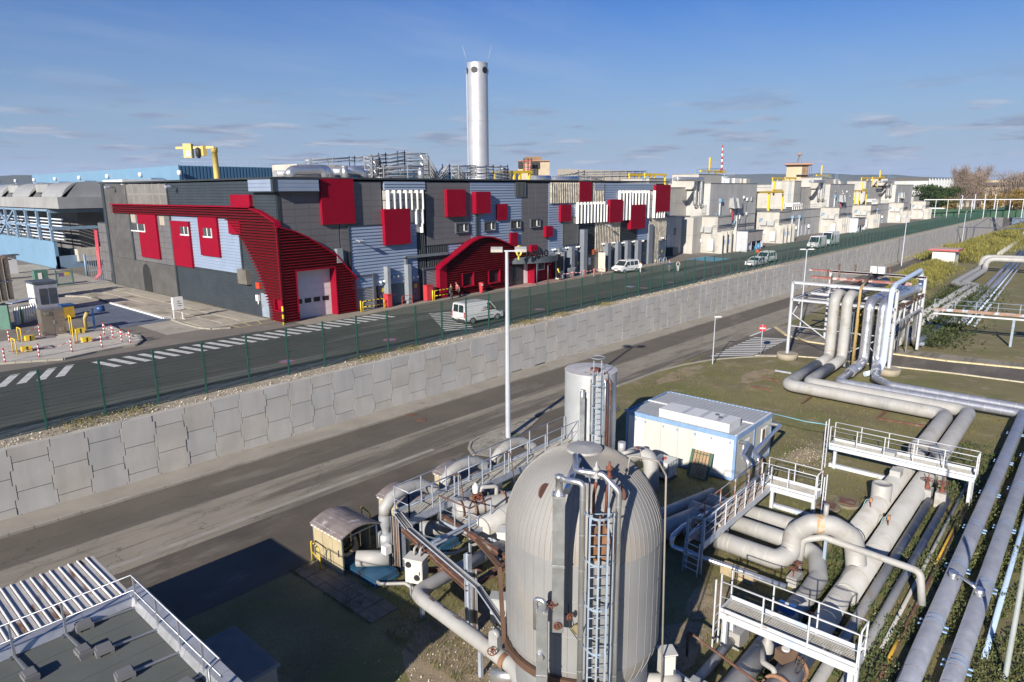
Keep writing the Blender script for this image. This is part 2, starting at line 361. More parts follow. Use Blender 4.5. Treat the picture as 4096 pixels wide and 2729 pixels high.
kerb_path('kerb', island[:8], m=kerb_m, label='curved pale kerb round the concrete island with the red and white posts', h=.15)
kerb_path('kerb', [z5(*q) for q in ((1350,648),(1440,680),(1560,712),(1660,722),(1810,712))], label='curved concrete kerb running from the white switch cabinet to the hatching')
kerb_path('kerb', [z5(*q) for q in ((400,460),(690,468),(735,478))], label='pale kerb behind the slate blue bay, beside the glass kiosk', w=.5, h=.16)
kerb_path('kerb', [z5(*q) for q in ((735,478),(870,520))], m=asph_up2, label='dark kerb running into the white painted kerb', h=.16)  # this stretch takes the weathered asphalt colour
kerb_path('kerb', [z5(*q) for q in ((870,520),(1280,638),(1345,628))], m=mat('white_kerb_paint', (.66,.66,.66), .7, var=.06), label='white painted kerb edging the slate blue bay', h=.16, w=.22)
# hatched zones painted on the ground
def stripes(name, quads, m, label, kind='paint', z=.0):
    t = thing(name, (sum(q[0].x for q in quads)/len(quads), sum(q[0].y for q in quads)/len(quads), quads[0][0].z), label, 'road marking')
    for q in quads:
        b = MB(); b.poly([(p.x, p.y, p.z+z) for p in q]); part(t, 'stripe', b, m)
    return t
qs = []
x = 14.2                                         # right-hand row, leaning one way
for i in range(25):
    X0 = 15.35+i*1.03; 
    if X0 > 41.2: break
    dy = 0.02*i
    qs.append([V((X0+1.05,54.45,0)), V((X0,54.45,0)), V((X0+.1+.15,51.4,0)), V((X0+1.05+.15-.4,51.4,0))])
for q in qs: q[0] = V((q[1].x+.50, q[1].y, 0)); q[2] = V((q[1].x+.62, 51.5, 0)); q[3] = V((q[1].x+1.12, 51.5, 0)); q[:] = [q[1], q[2], q[3], q[0]]
stripes('road_hatching', qs, white_p, 'long row of white slanted bars beside the fence running up to the red portal', z=.0135)
qs = []
for i in range(6):
    X0 = 14.35-i*1.09
    qs.append([V((X0-.5,54.6,0)), V((X0-1.95,51.6,0)), V((X0-1.4,51.6,0)), V((X0+.05,54.6,0))])
stripes('road_hatching', qs, white_p, 'short row of white bars leaning the other way at the left edge of the road', z=.0135)
qs = []
for i in range(11):
    X0 = 44.4-i*.47; Y0 = 50.35-i*.72
    qs.append([V((X0,Y0,0)), V((X0-.1,Y0-.33,0)), V((X0+2.3,Y0-1.7,0)), V((X0+2.4,Y0-1.37,0))])
stripes('road_hatching', qs, white_p, 'block of white bars on the road under the rear of the white van', z=.0135)
yel = mat('yellow_paint_old', (.55,.44,.20), .8, var=.15, scale=1)
qs = []
for i in range(7):
    a = atz('z5', 1440+i*26, 512-i*4); c = atz('z5', 1530+i*26, 540-i*3)
    qs.append([a, a+V((.0,-.4,0)), c+V((0,-.4,0)), c])
stripes('floor_hatching', qs, yel, 'faded yellow diagonal bars on the concrete beside the dark grey wall', z=.045)
line = [z5(*q) for q in ((1790,685),(1880,708),(2156,660),(2156,632))]
b = MB()
for a, c in zip(line, line[1:]+line[:1]): b.beam(a+V((0,0,.012)), c+V((0,0,.012)), .12, .004)
for u in (.3,.6):
    p = line[0].lerp(line[3], u); q = line[1].lerp(line[2], u); b.beam(p+V((0,0,.0125)), q+V((0,0,.0125)), .1, .004)
solo('parking_box', b, yel, 'cream painted outline of boxes on the ground by the red skirt corner', 'road marking')
# disabled bay, painted stamps, red line, manholes on the upper road
bay = [atz('z3', *q) for q in ((1600,1045),(1755,1020),(1985,1040),(1830,1062))]
b = MB(); b.poly([(p.x,p.y,.018) for p in bay]); solo('parking_bay', b, mat('bay_blue', (.10,.30,.42), .8, var=.15, scale=1), 'pale blue painted parking bay in front of the first concrete block', 'road marking')
def stamp(k, x, y, label, r=.55):
    c = atz(k, x, y); t = thing('painted_sign', (c.x, c.y, .014), label, 'road marking')
    b = MB(); b.poly([(c.x+r*math.cos(a*math.pi/12), c.y+r*math.sin(a*math.pi/12), .016) for a in range(24)]); part(t, 'red_disc', b, mat('stamp_red', (.42,.08,.06), .8))
    b = MB(); b.poly([(c.x+r*.74*math.cos(a*math.pi/12), c.y+r*.74*math.sin(a*math.pi/12), .020) for a in range(24)]); part(t, 'blue_disc', b, mat('stamp_blue', (.08,.19,.38), .8))
    b = MB(); b.beam((c.x-r*.6,c.y-r*.6,.0225), (c.x+r*.6,c.y+r*.6,.0225), .13, .003); part(t, 'bar', b, mat('stamp_red', (.42,.08,.06)))
stamp('z6', 290, 974, 'round blue and red no-waiting sign painted on the road, nearest the left edge')
stamp('z6', 1095, 804, 'round blue and red no-waiting sign painted on the road left of the white van')
stamp('z3', 340, 1473, 'round blue and red painted sign right of the tall lamp post')
stamp('z3', 1230, 1290, 'round painted sign on the road between the seventh and eighth posts before the walkers')
stamp('z3', 1465, 1243, 'round painted sign on the road just below the two walking men')
b = MB(); L0 = [atz('z3', *q) for q in ((430,1412),(640,1385),(950,1315),(1110,1290))]
for a, c in zip(L0, L0[1:]): b.beam(a+V((0,0,.014)), c+V((0,0,.014)), .09, .004)
solo('red_line', b, mat('line_red', (.33,.10,.06), .9, var=.3, scale=3), 'thin worn red line painted along the dark road', 'road marking')
def manhole(P, label, m=rust_m, r=.4, sq=False):
    b = MB()
    if sq: b.box(P.x-r, P.x+r, P.y-r, P.y+r, P.z, P.z+.025)
    else: b.cyl(P, P+V((0,0,.025)), r, 20)
    solo('manhole_cover', b, m, label, 'manhole cover')
iron = mat('cast_iron', (.10,.085,.07), .8, .1, var=.3, scale=3)
manhole(atz('z6', 915, 705), 'round dark manhole on the upper road left of the white hatching block', iron)
manhole(atz('z6', 1115, 737), 'round iron manhole above the middle painted sign', iron, .35)
manhole(atz('z5', 935, 1366-950-0 if False else 447), 'small rusty manhole on the concrete near the blue bay', rust_m, .35)
manhole(atz('z5', 1690, 538), 'small round manhole beside the faded yellow bars', rust_m, .3)
manhole(atz('s', 2000+1113*.4673, 550+1278*.4673), 'square grey hatch on the dark road below the white car', mat('hatch_grey', (.22,.26,.32), .7), .55, True)
manhole(low('y1', 1088, 178, .004), 'round rusty manhole on the lower road left of the tall lamp', rust_m, .38)
manhole(low('y1', 995, 135, .004), 'rusty grating beside the lower kerb with dry weeds', rust_m, .35, True)
# ================================================================== LOWER ROAD
strip('lower_pavement', -60, 420, 36.75, 38.45, mat('pavement_buff', (.29,.265,.22), .92, var=.12, scale=.6, bump=.3, stain=((.19,.17,.13), .6, .7)), .12)
kerb_path('kerb', [(4,36.65),(120,36.65)], w=.2, h=.13, label='long concrete kerb along the foot of the panel wall', lows=True, seglen=1.0)
b = MB()
for a, c in ((-60,4),(120,420)):
    for p, q in ((a, min(c, 260)), (260, c)) if c > 260 else ((a, c),): b.prism([(p,36.55,lowz(p)),(q,36.55,lowz(q)),(q,36.75,lowz(q)),(p,36.75,lowz(p))], (0,0,.13))
structure('far_kerb', b, kerb_m)
e1 = [low('y8', 0, 360), low('y8', 1050, 5), low('y1', 700, 350), low('y1', 1850, 25)]
g1 = [low('y1', 0, 985), low('y1', 850, 740), low('y1', 1480, 395)]
print('EDGE', e1, g1)
strip('lower_road', -60, 420, 33.3, 36.55, asph_low, .008)
strip('lower_lane', -60, 420, 29.1, 33.3, pale_road, .008)
strip('road_joint', -60, 160, 33.24, 33.36, mat('tar_old', (.13,.12,.1), .9, var=.2), .012)
strip('gutter', -60, 26.5, 29.85, 30.15, kerb_m, .013)
lowsheet('lower_shoulder', [(-60,29.3),(-60,24.0),(20,24.0),(34,24.5),(41.0,25.5),(44.5,28.6),(45.5,29.3)], asph_low2, .011)
# island with the tall lamp
isl = [low('y1', *q) for q in ((1515,440),(1530,390),(1600,345),(1700,305),(1850,250),(2050,165),(2150,170),(2050,260),(1850,400),(1700,520),(1555,500))]
b = MB(); b.poly([(p.x,p.y,lowz(p.x)+.06) for p in isl]); structure('gravel_island', b, mat('island_gravel', (.33,.30,.25), .95, var=.3, scale=2.5, bump=.8, bscale=12, fine=.5, stain=[((.10,.12,.03), .53, .9), ((.6,.58,.53), .63, 5)]))
kerb_path('kerb', [low('y1', *q) for q in ((1555,500),(1515,440),(1530,390),(1600,345),(1700,305),(1850,250),(2050,165),(2240,95))], w=.16, h=.12, label='thin kerb curving round the gravel island at the foot of the tall lamp', lows=True)
# verge kerbs on the right, side road, low crosswalk
vg = [low('y2', *q) for q in ((718,388),(880,330),(1050,265),(1250,215),(1460,178),(1700,158),(1900,150),(2060,155))]
side = [low('y3', *q) for q in ((210,650),(300,715),(480,770),(820,820),(1180,872),(1640,932),(2291,995))]
side2 = [low('y3', *q) for q in ((40,886),(320,888),(560,905),(1160,975),(1700,1035),(2291,1112))]
lowsheet('side_road', [(p.x,p.y) for p in side]+[(76.5,-60),(70.2,-60)]+[(p.x,p.y) for p in side2[::-1]]+[(p.x,p.y) for p in vg[::-1][1:5]]+[(64,29.2),(81,29.2)], asph_low, .006)
kerb_path('kerb', vg, w=.18, h=.1, label='grey kerb sweeping round the grass corner beside the white crosswalk bars', lows=True)
ycream = mat('kerb_cream_yellow', (.56,.47,.28), .8, var=.15, scale=2)
kerb_path('kerb', side+[V((77,-20,0))], w=.3, h=.13, m=ycream, label='faded yellow kerb on the far side of the side road', lows=True)
kerb_path('kerb', side2+[V((70.2,-20,0))], w=.18, h=.1, m=mat('kerb_cream', (.46,.42,.31), .8, var=.15), label='pale kerb on the near side of the side road', lows=True)
sw = [low('y3', *q) for q in ((205,650),(480,745),(1040,850),(1180,868))]
lowsheet('side_pavement', [(p.x+.3,p.y+.1) for p in side]+[(78.6,4),(77.6,14),(79.5,22),(84,28)], pale_road, .05)
qs = []
for i in range(11):
    u = i/10.2
    a = low('y2', 1452+u*560*0, 150).lerp(low('y2', 1790, 2), u); c = low('y2', 1790, 142).lerp(low('y3', 320, 752), u)
    d = (low('y2', 1790, 2)-low('y2', 1452, 150))*.045
    qs.append([a, c, c+d, a+d])
stripes('crosswalk', qs, white_p, 'white crosswalk bars on the lower road next to the no-entry sign', z=.018)
b = MB(); a = low('y3', 0, 722); c = low('y3', 170, 657); b.beam(a+V((0,0,.015)), c+V((0,0,.015)), .3, .006); solo('stop_line', b, white_p, 'white line painted across the lower road beyond the crosswalk', 'road marking')
# ================================================================== RETAINING WALL of interlocking panels
WY = 38.45; CW, PH, J = 1.66, 1.52, .13
wall = thing('retaining_wall', (20, WY, lowz(20)), 'long pale retaining wall of interlocking cross-shaped concrete panels below the green fence', 'wall')
def side_off(z, ph):         # boundary zigzag: +1 / -1 with the panel rows
    return 1 if ((z-ph) % PH) < PH/2 else -1
backing = MB()
for a, c in ((-60,260),(260,420)):
    backing.prism([(a,WY+.10,lowz(a)-.5),(c,WY+.10,lowz(c)-.5),(c,WY+.10,-.02),(a,WY+.10,-.02)], (0,.25,0))
part(wall, 'joint_backing', backing, mat('joint_dark', (.16,.15,.13), .95))  # dark backing colour visible through the panel joints
cop = MB(); cop.box(-60,420,WY+.075,WY+.32,-.06,.025); part(wall, 'coping', cop, concrete)
def panel(i, z0, z1, zb, zt, x0=20.13-12*CW):
    X0 = x0+i*CW; X1 = X0+CW; g_ = .018
    # column phase: this column's panels start at multiples of PH from ph; neighbours half a panel off
    mid0, mid1 = z0+PH*.25, z1-PH*.25
    prof = [(z0,0),(mid0,0),(mid0,1),(mid1,1),(mid1,0),(z1,0)]
    zz = lambda z: min(max(z, zb), zt)
    R_ = []; L_ = []
    for z, w in prof:
        off = J/2 if w else -J/2
        R_.append((X1+off-g_, zz(z+(g_ if z == z0 else -g_ if z == z1 else 0)))); L_.append((X0-off+g_, zz(z+(g_ if z == z0 else -g_ if z == z1 else 0))))
    if zz(z1)-zz(z0) < .12: return None
    pts = []
    for p in R_ + L_[::-1]:
        if not pts or (abs(p[0]-pts[-1][0])+abs(p[1]-pts[-1][1])) > 1e-4: pts.append(p)
    if (abs(pts[0][0]-pts[-1][0])+abs(pts[0][1]-pts[-1][1])) < 1e-4: pts.pop()
    if len(pts) < 4: return None
    dy = rnd.uniform(-.012,.012)
    return MB().prism([(x,WY+dy,z) for x, z in pts], (0,.13,0))
rest = [MB(), MB(), MB()]; cnt = 0
wm = [conc_wall, conc_wall2, conc_wall3]
for i in range(-14, 230):
    X0 = 20.13+(i-12)*CW
    zb = lowz(X0)+.1; top = 0.0
    ph = -PH*.5 if i % 2 == 0 else 0.0
    z1 = ph if ph < 0 else 0.0
    rows = []
    if i % 2 == 0: rows.append((-PH*.5, PH*.5)); z = -PH*.5
    else: z = 0.0
    while z > zb: rows.append((z-PH, z)); z -= PH
    for (a, c) in rows:
        m = panel(i, a, c, zb, 0.0)
        if m is None: continue
        mm = rnd.choices(range(3), (5,3,2))[0]
        if cnt < 296 and X0 > -2: part(wall, 'panel', m, wm[mm]); cnt += 1
        else: rest[mm] += m
for mm in range(3): part(wall, 'far_panels', rest[mm], wm[mm], kind='stuff')
# ================================================================== GREEN MESH FENCE
FYY, FH = 40.15, 3.25
green = mat('green_fence_paint', (.018,.085,.062), .5, var=.15, scale=3)
gwire = mat('green_wire', (.022,.075,.055), .55, var=.1, scale=3)
fence = thing('mesh_fence', (20, FYY, 0), 'tall dark green welded mesh fence standing along the top of the concrete wall', 'fence')
def at0(me, name, par, x):
    o = bpy.data.objects.new(name, me); C.objects.link(o); o.parent = par; o.location = V((x, FYY, 0))-wl(par); return o
pb = MB(); pb.box(-.045,.045,-.05,.05,-.3,FH); 
for i in range(9): pb.box(-.06,.06,-.075,-.05,.2+i*.36,.25+i*.36)
pme = mesh(pb, 'fence_post', green, (0,0,0))
SP = 2.79
def meshpanel(n, t, hz):
    w = MB()
    for i in range(n):
        x = .06+(SP-.12)*i/(n-1); w.idx([(x-t,-t,.03),(x+t,-t,.03),(x,t,.03),(x-t,-t,FH-.08),(x+t,-t,FH-.08),(x,t,FH-.08)], [(0,1,4,3),(1,2,5,4),(2,0,3,5)])
    for i in range(hz):
        z = .05+(FH-.15)*i/(hz-1); tt = .012 if i % 4 == 0 else t; w.idx([(.03,-tt,z-tt),(.03,-tt,z+tt),(.03,tt,z),(SP-.03,-tt,z-tt),(SP-.03,-tt,z+tt),(SP-.03,tt,z)], [(0,1,4,3),(1,2,5,4),(2,0,3,5)])
    return mesh(w, 'mesh_panel', gwire, (0,0,0))
mnear = meshpanel(54, .0038, 17); mfar = meshpanel(28, .0040, 9)
for i in range(-3, 150):
    x = 8.93+i*SP
    at0(pme, 'fence_post', fence, x)
    at0(mnear if x < 80 else mfar, 'mesh_panel', fence, x)
# ================================================================== MAIN BUILDING
FA, LX, TOP = 57.3, 32.72, 13.2
def RF(k, a, b, Y=FA):       # rectangle on a plane facing the road: x0,x1,z0,z1
    P = atY(k, *a, Y); Q = atY(k, *b, Y); return P.x, Q.x, Q.z, P.z
def RL(k, a, b, X=LX):       # rectangle on the end wall: y0,y1,z0,z1
    P = atX(k, *a, X); Q = atX(k, *b, X); return Q.y, P.y, Q.z, P.z
dgrey = mat('cladding_dark_grey', (.040,.050,.058), .45, .2, var=.12, scale=.6)
mgrey = mat('cladding_mid_grey', (.135,.132,.138), .55, .1, var=.07, scale=.5)
mseam = mat('cladding_seam', (.21,.205,.20), .6)
bgrey = mat('cladding_blue_grey', (.24,.30,.40), .5, .1, var=.06, scale=.5)
red = mat('red_cladding', (.235,.002,.018), .6, .0, var=.06, scale=.6, spec=.15)
redd = mat('red_slat_paint', (.15,.004,.010), .6, .0, var=.10, scale=.8, spec=.15)
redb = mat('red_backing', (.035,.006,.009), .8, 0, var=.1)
silver = mat('corrugated_silver', (.44,.40,.34), .30, .75, var=.18, scale=.7)
silverd = mat('corrugated_smoked', (.20,.195,.185), .38, .6, var=.15, scale=.5)
poly_m = mat('smoked_glazing', (.26,.245,.22), .30, .35, var=.15, scale=.5)
whitem = mat('white_paint', (.72,.71,.68), .6, 0, var=.05)
glass = mat('window_glass', (.05,.06,.07), .08, .0, var=.3, scale=.7, spec=1.0)
doorb = mat('door_blue_grey', (.075,.10,.135), .5, .1, var=.1)
black = mat('black_rubber', (.018,.018,.02), .6)
shutm = mat('roller_shutter_grey', (.34,.34,.35), .4, .4, var=.08)
BX1 = 104.7
main = thing('factory_building', (68, 75, 0), 'large grey, silver and pale blue clad factory hall with red boxes and red slatted portals', 'building')
b = MB(); b.box(LX+.3, BX1, FA+.63, 100.6, -.05, TOP-.25); part(main, 'core', b, dgrey)
b = MB(); b.box(LX-.25, BX1+.2, FA-.25, 101, TOP-.05, TOP+.12); part(main, 'roof_edge', b, dgrey)
b = MB(); b.box(LX+.4, BX1-.4, FA+.4, 100.5, TOP+.124, TOP+.14); part(main, 'roof_membrane', b, mat('roof_membrane', (.30,.30,.29), .85))
def hsiding(name, x0, x1, z0, z1, m, pitch=.30, dep=.05, plane='F', off=0.0):
    b = MB(); n = max(1, int(round((z1-z0)/pitch))); p = (z1-z0)/n
    for i in range(n):
        a, c = z0+i*p, z0+(i+1)*p-.028
        if plane == 'F': b.idx([(x0,FA-off,a),(x1,FA-off,a),(x1,FA-off-dep,a+.02),(x0,FA-off-dep,a+.02),(x0,FA-off-.012,c),(x1,FA-off-.012,c)], [(0,1,2,3),(3,2,5,4),(0,3,4),(1,5,2)])
        else: b.idx([(LX-off,x1,a),(LX-off,x0,a),(LX-off-dep,x0,a+.02),(LX-off-dep,x1,a+.02),(LX-off-.012,x1,c),(LX-off-.012,x0,c)], [(0,1,2,3),(3,2,5,4),(0,3,4),(1,5,2)])
    if plane == 'F': b.box(x0, x1, FA-off-.004, FA+.3, z0, z1)
    else: b.box(LX-off-.004, LX+.3, x0, x1, z0, z1)
    return part(main, name, b, m)
def ribbed(name, x0, x1, z0, z1, m, pitch=.28, dep=.10, plane='F', off=0.0, parent=None, FAv=None):
    b = MB(); n = max(1, int(round((x1-x0)/pitch))); p = (x1-x0)/n; pr = []
    F_ = FA if FAv is None else FAv
    for i in range(n): pr += [(x0+i*p, 0), (x0+i*p+p*.35, 0), (x0+i*p+p*.5, dep), (x0+i*p+p*.85, dep)]
    pr.append((x1, 0))
    for (u, d), (v, e) in zip(pr, pr[1:]):
        if plane == 'F': b.poly([(u,F_-off-d,z0),(v,F_-off-e,z0),(v,F_-off-e,z1),(u,F_-off-d,z1)])
        else: b.poly([(LX-off-e,v,z0),(LX-off-d,u,z0),(LX-off-d,u,z1),(LX-off-e,v,z1)])
    if plane == 'F': b.box(x0, x1, F_-off+.002, F_+.3, z0, z1)
    else: b.box(LX-off+.002, LX+.3, x0, x1, z0, z1)
    return part(parent or main, name, b, m)
def hribbed(name, x0, x1, z0, z1, m, pitch=.24, dep=.09, off=0.0):
    b = MB(); n = int(round((z1-z0)/pitch)); p = (z1-z0)/n; pr = []
    for i in range(n): pr += [(z0+i*p, 0), (z0+i*p+p*.25, dep), (z0+i*p+p*.6, dep), (z0+i*p+p*.85, 0)]
    pr.append((z1, 0))
    for (u, d), (v, e) in zip(pr, pr[1:]): b.poly([(x0,FA-off-d,u),(x1,FA-off-d,u),(x1,FA-off-e,v),(x0,FA-off-e,v)])
    b.box(x0, x1, FA-off+.002, FA+.3, z0, z1)
    return part(main, name, b, m)
def cassettes(x0, x1, z0, z1, m, w=1.45, plane='F', off=.0, rows=1, nm='cladding_panel'):
    n = max(1, int(round((x1-x0)/w))); w = (x1-x0)/n; hz = (z1-z0)/rows
    for i in range(n):
        for j in range(rows):
            b = MB(); a, c = x0+i*w+.03, x0+(i+1)*w-.03; d, e = z0+j*hz+.0, z0+(j+1)*hz-.0
            k = max(1, int((e-d)/.62))
            for q in range(k):            # shallow folds along each tray
                u, v = d+(e-d)*q/k+.01, d+(e-d)*(q+1)/k-.01
                if plane == 'F': b.box(a, c, FA-off-.05, FA+.1, u, v)
                else: b.box(LX-off-.05, LX+.1, a, c, u, v)
            part(main, nm, b, m)
            b = MB()
            if plane == 'F': b.box(c+.005, c+.055, FA-off-.03, FA+.05, d, e)
            else: b.box(LX-off-.03, LX+.05, c+.005, c+.055, d, e)
            part(main, 'joint_strip', b, mseam)
def boxf(name, r, m, out=.45, inn=.2, parent=None, label=None):
    x0,x1,z0,z1 = r; b = MB(); b.box(x0,x1,FA-out,FA+inn,z0,z1); return part(parent or main, name, b, m, label)
def redbox(k, a, b_, out=.42):
    r = RF(k, a, b_, FA-out); x0,x1,z0,z1 = r; b = MB(); n = max(1, int(round((z1-z0)/.5))); 
    b.box(x0,x1,FA-out+.02,FA+.02,z0,z1)
    for i in range(n): b.box(x0+.005,x1-.005,FA-out,FA-out+.03,z0+(z1-z0)*i/n+.008,z0+(z1-z0)*(i+1)/n-.008)
    return part(main, 'red_box', b, red)
# ---- end wall (faces the sun)
y0,y1,_,_ = RL('z1', (887,395), (1130,1040)); Ya, Yb = 100.2, RL('z1',(1072,395),(1120,600))[1]
ribbed('ribbed_cladding', 92.3, 100.2, 3.75, 13.0, silverd, .30, .10, 'L')
ribbed('ribbed_gate', 80.4, 99.9, .05, 3.72, silverd, .30, .10, 'L', off=.03)
b = MB(); b.box(LX-.18,LX+.1,99.95,100.75,0,13.1); part(main, 'corner_trim', b, dgrey)
b = MB(); b.box(LX-.16,LX+.1,80.1,80.42,0,10.9); b.box(LX-.16,LX+.1,91.9,92.3,3.7,9.6); b.box(LX-.10,LX+.1,92.28,92.5,9.6,13.05); b.box(LX-.12,LX+.1,80.25,80.5,9.5,13.05); part(main, 'wall_trim', b, dgrey)
# glazed strip: 2 x 6 panes between pale bars
gy0, gy1, gz0, gz1 = 80.5, 92.28, 10.62, 13.0
for i in range(6):
    for j in range(2):
        b = MB(); w = (gy1-gy0)/6; h = (gz1-gz0)/2; b.box(LX-.03,LX+.1,gy0+i*w+.05,gy0+(i+1)*w-.05,gz0+j*h+.04,gz0+(j+1)*h-.04); part(main, 'pane', b, poly_m)
b = MB()
for i in range(7): b.box(LX-.08,LX+.1,gy0+i*(gy1-gy0)/6-.05,gy0+i*(gy1-gy0)/6+.05,gz0,gz1)
b.box(LX-.08,LX+.1,gy0,gy1,gz0+(gz1-gz0)/2-.04,gz0+(gz1-gz0)/2+.04); part(main, 'mullions', b, mat('mullion', (.42,.40,.36), .5, .4))
hsiding('dark_siding', 57.3, 80.3, 9.2, 13.0, dgrey, .30, .06, 'L')
cassettes(80.42, 91.9, 3.75, 9.5, mgrey, 2.2, 'L', rows=1)
b = MB(); r = RL('z1', (1110,655), (1170,730)); b.box(LX-.09,LX,*r); part(main, 'beige_panel', b, mat('beige_panel', (.42,.38,.31), .5, .2))
b = MB(); r = RL('z1', (1330,672), (1450,1050)); b.box(LX-.075,LX,r[0],r[1]-1.2,8.3,r[3]); part(main, 'beige_panel', b, MT['beige_panel'])
hsiding('blue_grey_siding', 64.6, 80.1, 4.0, 9.5, bgrey, .31, .07, 'L')
hsiding('dark_siding', 57.35, 80.1, .05, 3.98, dgrey, .26, .05, 'L')
hsiding('dark_siding', 57.35, 64.55, 3.98, 9.2, dgrey, .26, .05, 'L')
b = MB(); b.box(LX-.13,LX+.1,64.35,64.6,3.9,9.4); b.box(LX-.1,LX+.1,64.4,80.2,3.88,4.0); part(main, 'wall_trim', b, dgrey)
def lred(k, a, c, out=.28):
    y0,y1,z0,z1 = RL(k, a, c, LX-out); b = MB(); n = max(1, int((z1-z0)/.9)); b.box(LX-out+.015,LX+.02,y0,y1,z0,z1)
    for i in range(n): b.box(LX-out,LX-out+.02,y0+.005,y1-.005,z0+(z1-z0)*i/n+.006,z0+(z1-z0)*(i+1)/n-.006)
    part(main, 'red_box', b, red)
lred('z1', (1168,655), (1370,1045)); lred('z1', (1455,712), (1650,1118)); lred('z1', (1685,675), (1880,1028)); lred('z1', (1965,490), (2140,600), .35)
b = MB(); y = atX('z1', 1990, 780, LX-.3); b.box(LX-.3,LX,63.9,66.3,y.z-.55,y.z+.75); part(main, 'red_box', b, red)
def window_f(r, Y, parent=main, frame=steel_d, dep=.25, ajar=False, sill=whitem):
    x0,x1,z0,z1 = r; b = MB(); t = .12
    b.box(x0-t,x1+t,Y-.16,Y+.05,z1,z1+t); b.box(x0-t,x0,Y-.16,Y+.05,z0,z1); b.box(x1,x1+t,Y-.16,Y+.05,z0,z1); b.box(x0-t,x1+t,Y-.2,Y+.05,z0-t,z0)
    w = part(parent, 'window', b, frame)
    b = MB(); b.box(x0,x1,Y-.03,Y-.015,z0,z1); part(w, 'pane', b, glass)
    b = MB(); b.box(x0+(x1-x0)*.66,x0+(x1-x0)*.71,Y-.1,Y-.03,z0,z1); b.box(x0+(x1-x0)*.66,x1,Y-.1,Y-.03,z0,z0+.07); part(w, 'sash', b, sill)
    return w
def window_l(k, a, c):
    y0,y1,z0,z1 = RL(k, a, c, LX-.3); b = MB(); X = LX-.3
    b.box(X-.06,X+.02,y0-.05,y1+.05,z0-.14,z0); b.box(X-.05,X+.02,y0,y0+.1,z0,z1); b.box(X-.05,X+.02,(y0+y1)/2-.06,(y0+y1)/2+.06,z0,z1)
    w = part(main, 'window', b, whitem); b = MB(); b.box(X-.012,X+.02,y0+.1,y1,z0,z1); part(w, 'pane', b, glass)
window_l('z1', (1120,735), (1243,802)); window_l('z1', (1540,762), (1616,832)); window_l('z1', (1735,774), (1816,850))
# arched smoked door in the ribbed gate
P = atX('z1', 1283, 1300, LX); b = MB(); pts = []
for i in range(9): a = math.pi*i/8; pts.append((LX-.15, P.y-1.3*math.cos(a)*.9, 2.1+1.35*math.sin(a)))
pts = [(LX-.15,P.y-1.17,.06)]+pts+[(LX-.15,P.y+1.17,.06)]; b.prism(pts, (.05,0,0)); part(main, 'arched_opening', b, mat('smoked_dark', (.035,.035,.035), .4, .3))
# grey louvred box, alarm box, small door and boxes on the end wall
y0,y1,z0,z1 = RL('z1', (2030,1125), (2118,1262), LX-.5); b = MB(); b.box(LX-.55,LX,y0,y1,z0,z1); part(main, 'vent_box', b, silver)
P = atX('z5', 2022, 378, LX-.2)
b = MB(); b.box(LX-.25,LX,P.y-.35,P.y+.35,P.z-.3,P.z+.3); part(main, 'alarm_box', b, mat('alarm_red', (.5,.05,.02), .5))
P = atX('z5', 2016, 475, LX-.2); b = MB(); b.box(LX-.25,LX,P.y-.22,P.y+.22,P.z-.3,P.z+.3); b.cyl((LX-.15,P.y-.1,P.z-.3),(LX-.15,P.y-.1,P.z-.62),.07,8); part(main, 'wall_box', b, whitem)
y0,y1,z0,z1 = RL('z5', (2043,435), (2112,600), LX-.08); b = MB(); b.box(LX-.08,LX,y0,y1,.1,z1); dr = part(main, 'door', b, mat('door_pale', (.24,.28,.34), .5))
b = MB(); b.beam((LX-.13,y1-.15,1.0),(LX-.13,y1-.15,1.3),.05); part(dr, 'handle', b, steel)
# floodlights on brackets high on the end wall
for q in ((1045,430),(1570,425)):
    P = atX('z1', q[0]-45, q[1]+5, LX); b = MB(); b.beam((LX,P.y,P.z),(LX-.9,P.y,P.z+.15),.09); fl = part(main, 'floodlight_arm', b, steel_d)
    b = MB(); b.obox((LX-1.1,P.y,P.z+.1),.28,.25,.09,0,.4); part(fl, 'floodlight', b, steel)
# ---- corner box overhang (pale blue, wraps the corner)
z0, z1 = 12.05, 13.12; b = MB()
for i in range(3):
    a, c = z0+(z1-z0)*i/3+.01, z0+(z1-z0)*(i+1)/3-.02
    b.box(LX-.6,36.8,FA-.75,FA,a,c); b.box(LX-.6,LX,FA,61.0,a,c)
b.box(LX-.55,36.78,FA-.70,FA,z0,z1); b.box(LX-.55,LX,FA,60.98,z0,z1); part(main, 'overhang_box', b, bgrey)
b = MB(); b.box(LX-.66,LX-.3,FA-.81,FA-.45,z0-.04,z1+.14); b.box(LX-.62,36.84,FA-.77,FA,z0-.08,z0-.002); b.box(LX-.62,LX,FA,61.04,z0-.08,z0-.002); b.box(LX-.66,37.0,FA-.8,FA-.1,z1+.002,z1+.1); b.box(LX-.66,LX,FA-.1,61.2,z1+.002,z1+.1); part(main, 'overhang_trim', b, dgrey)
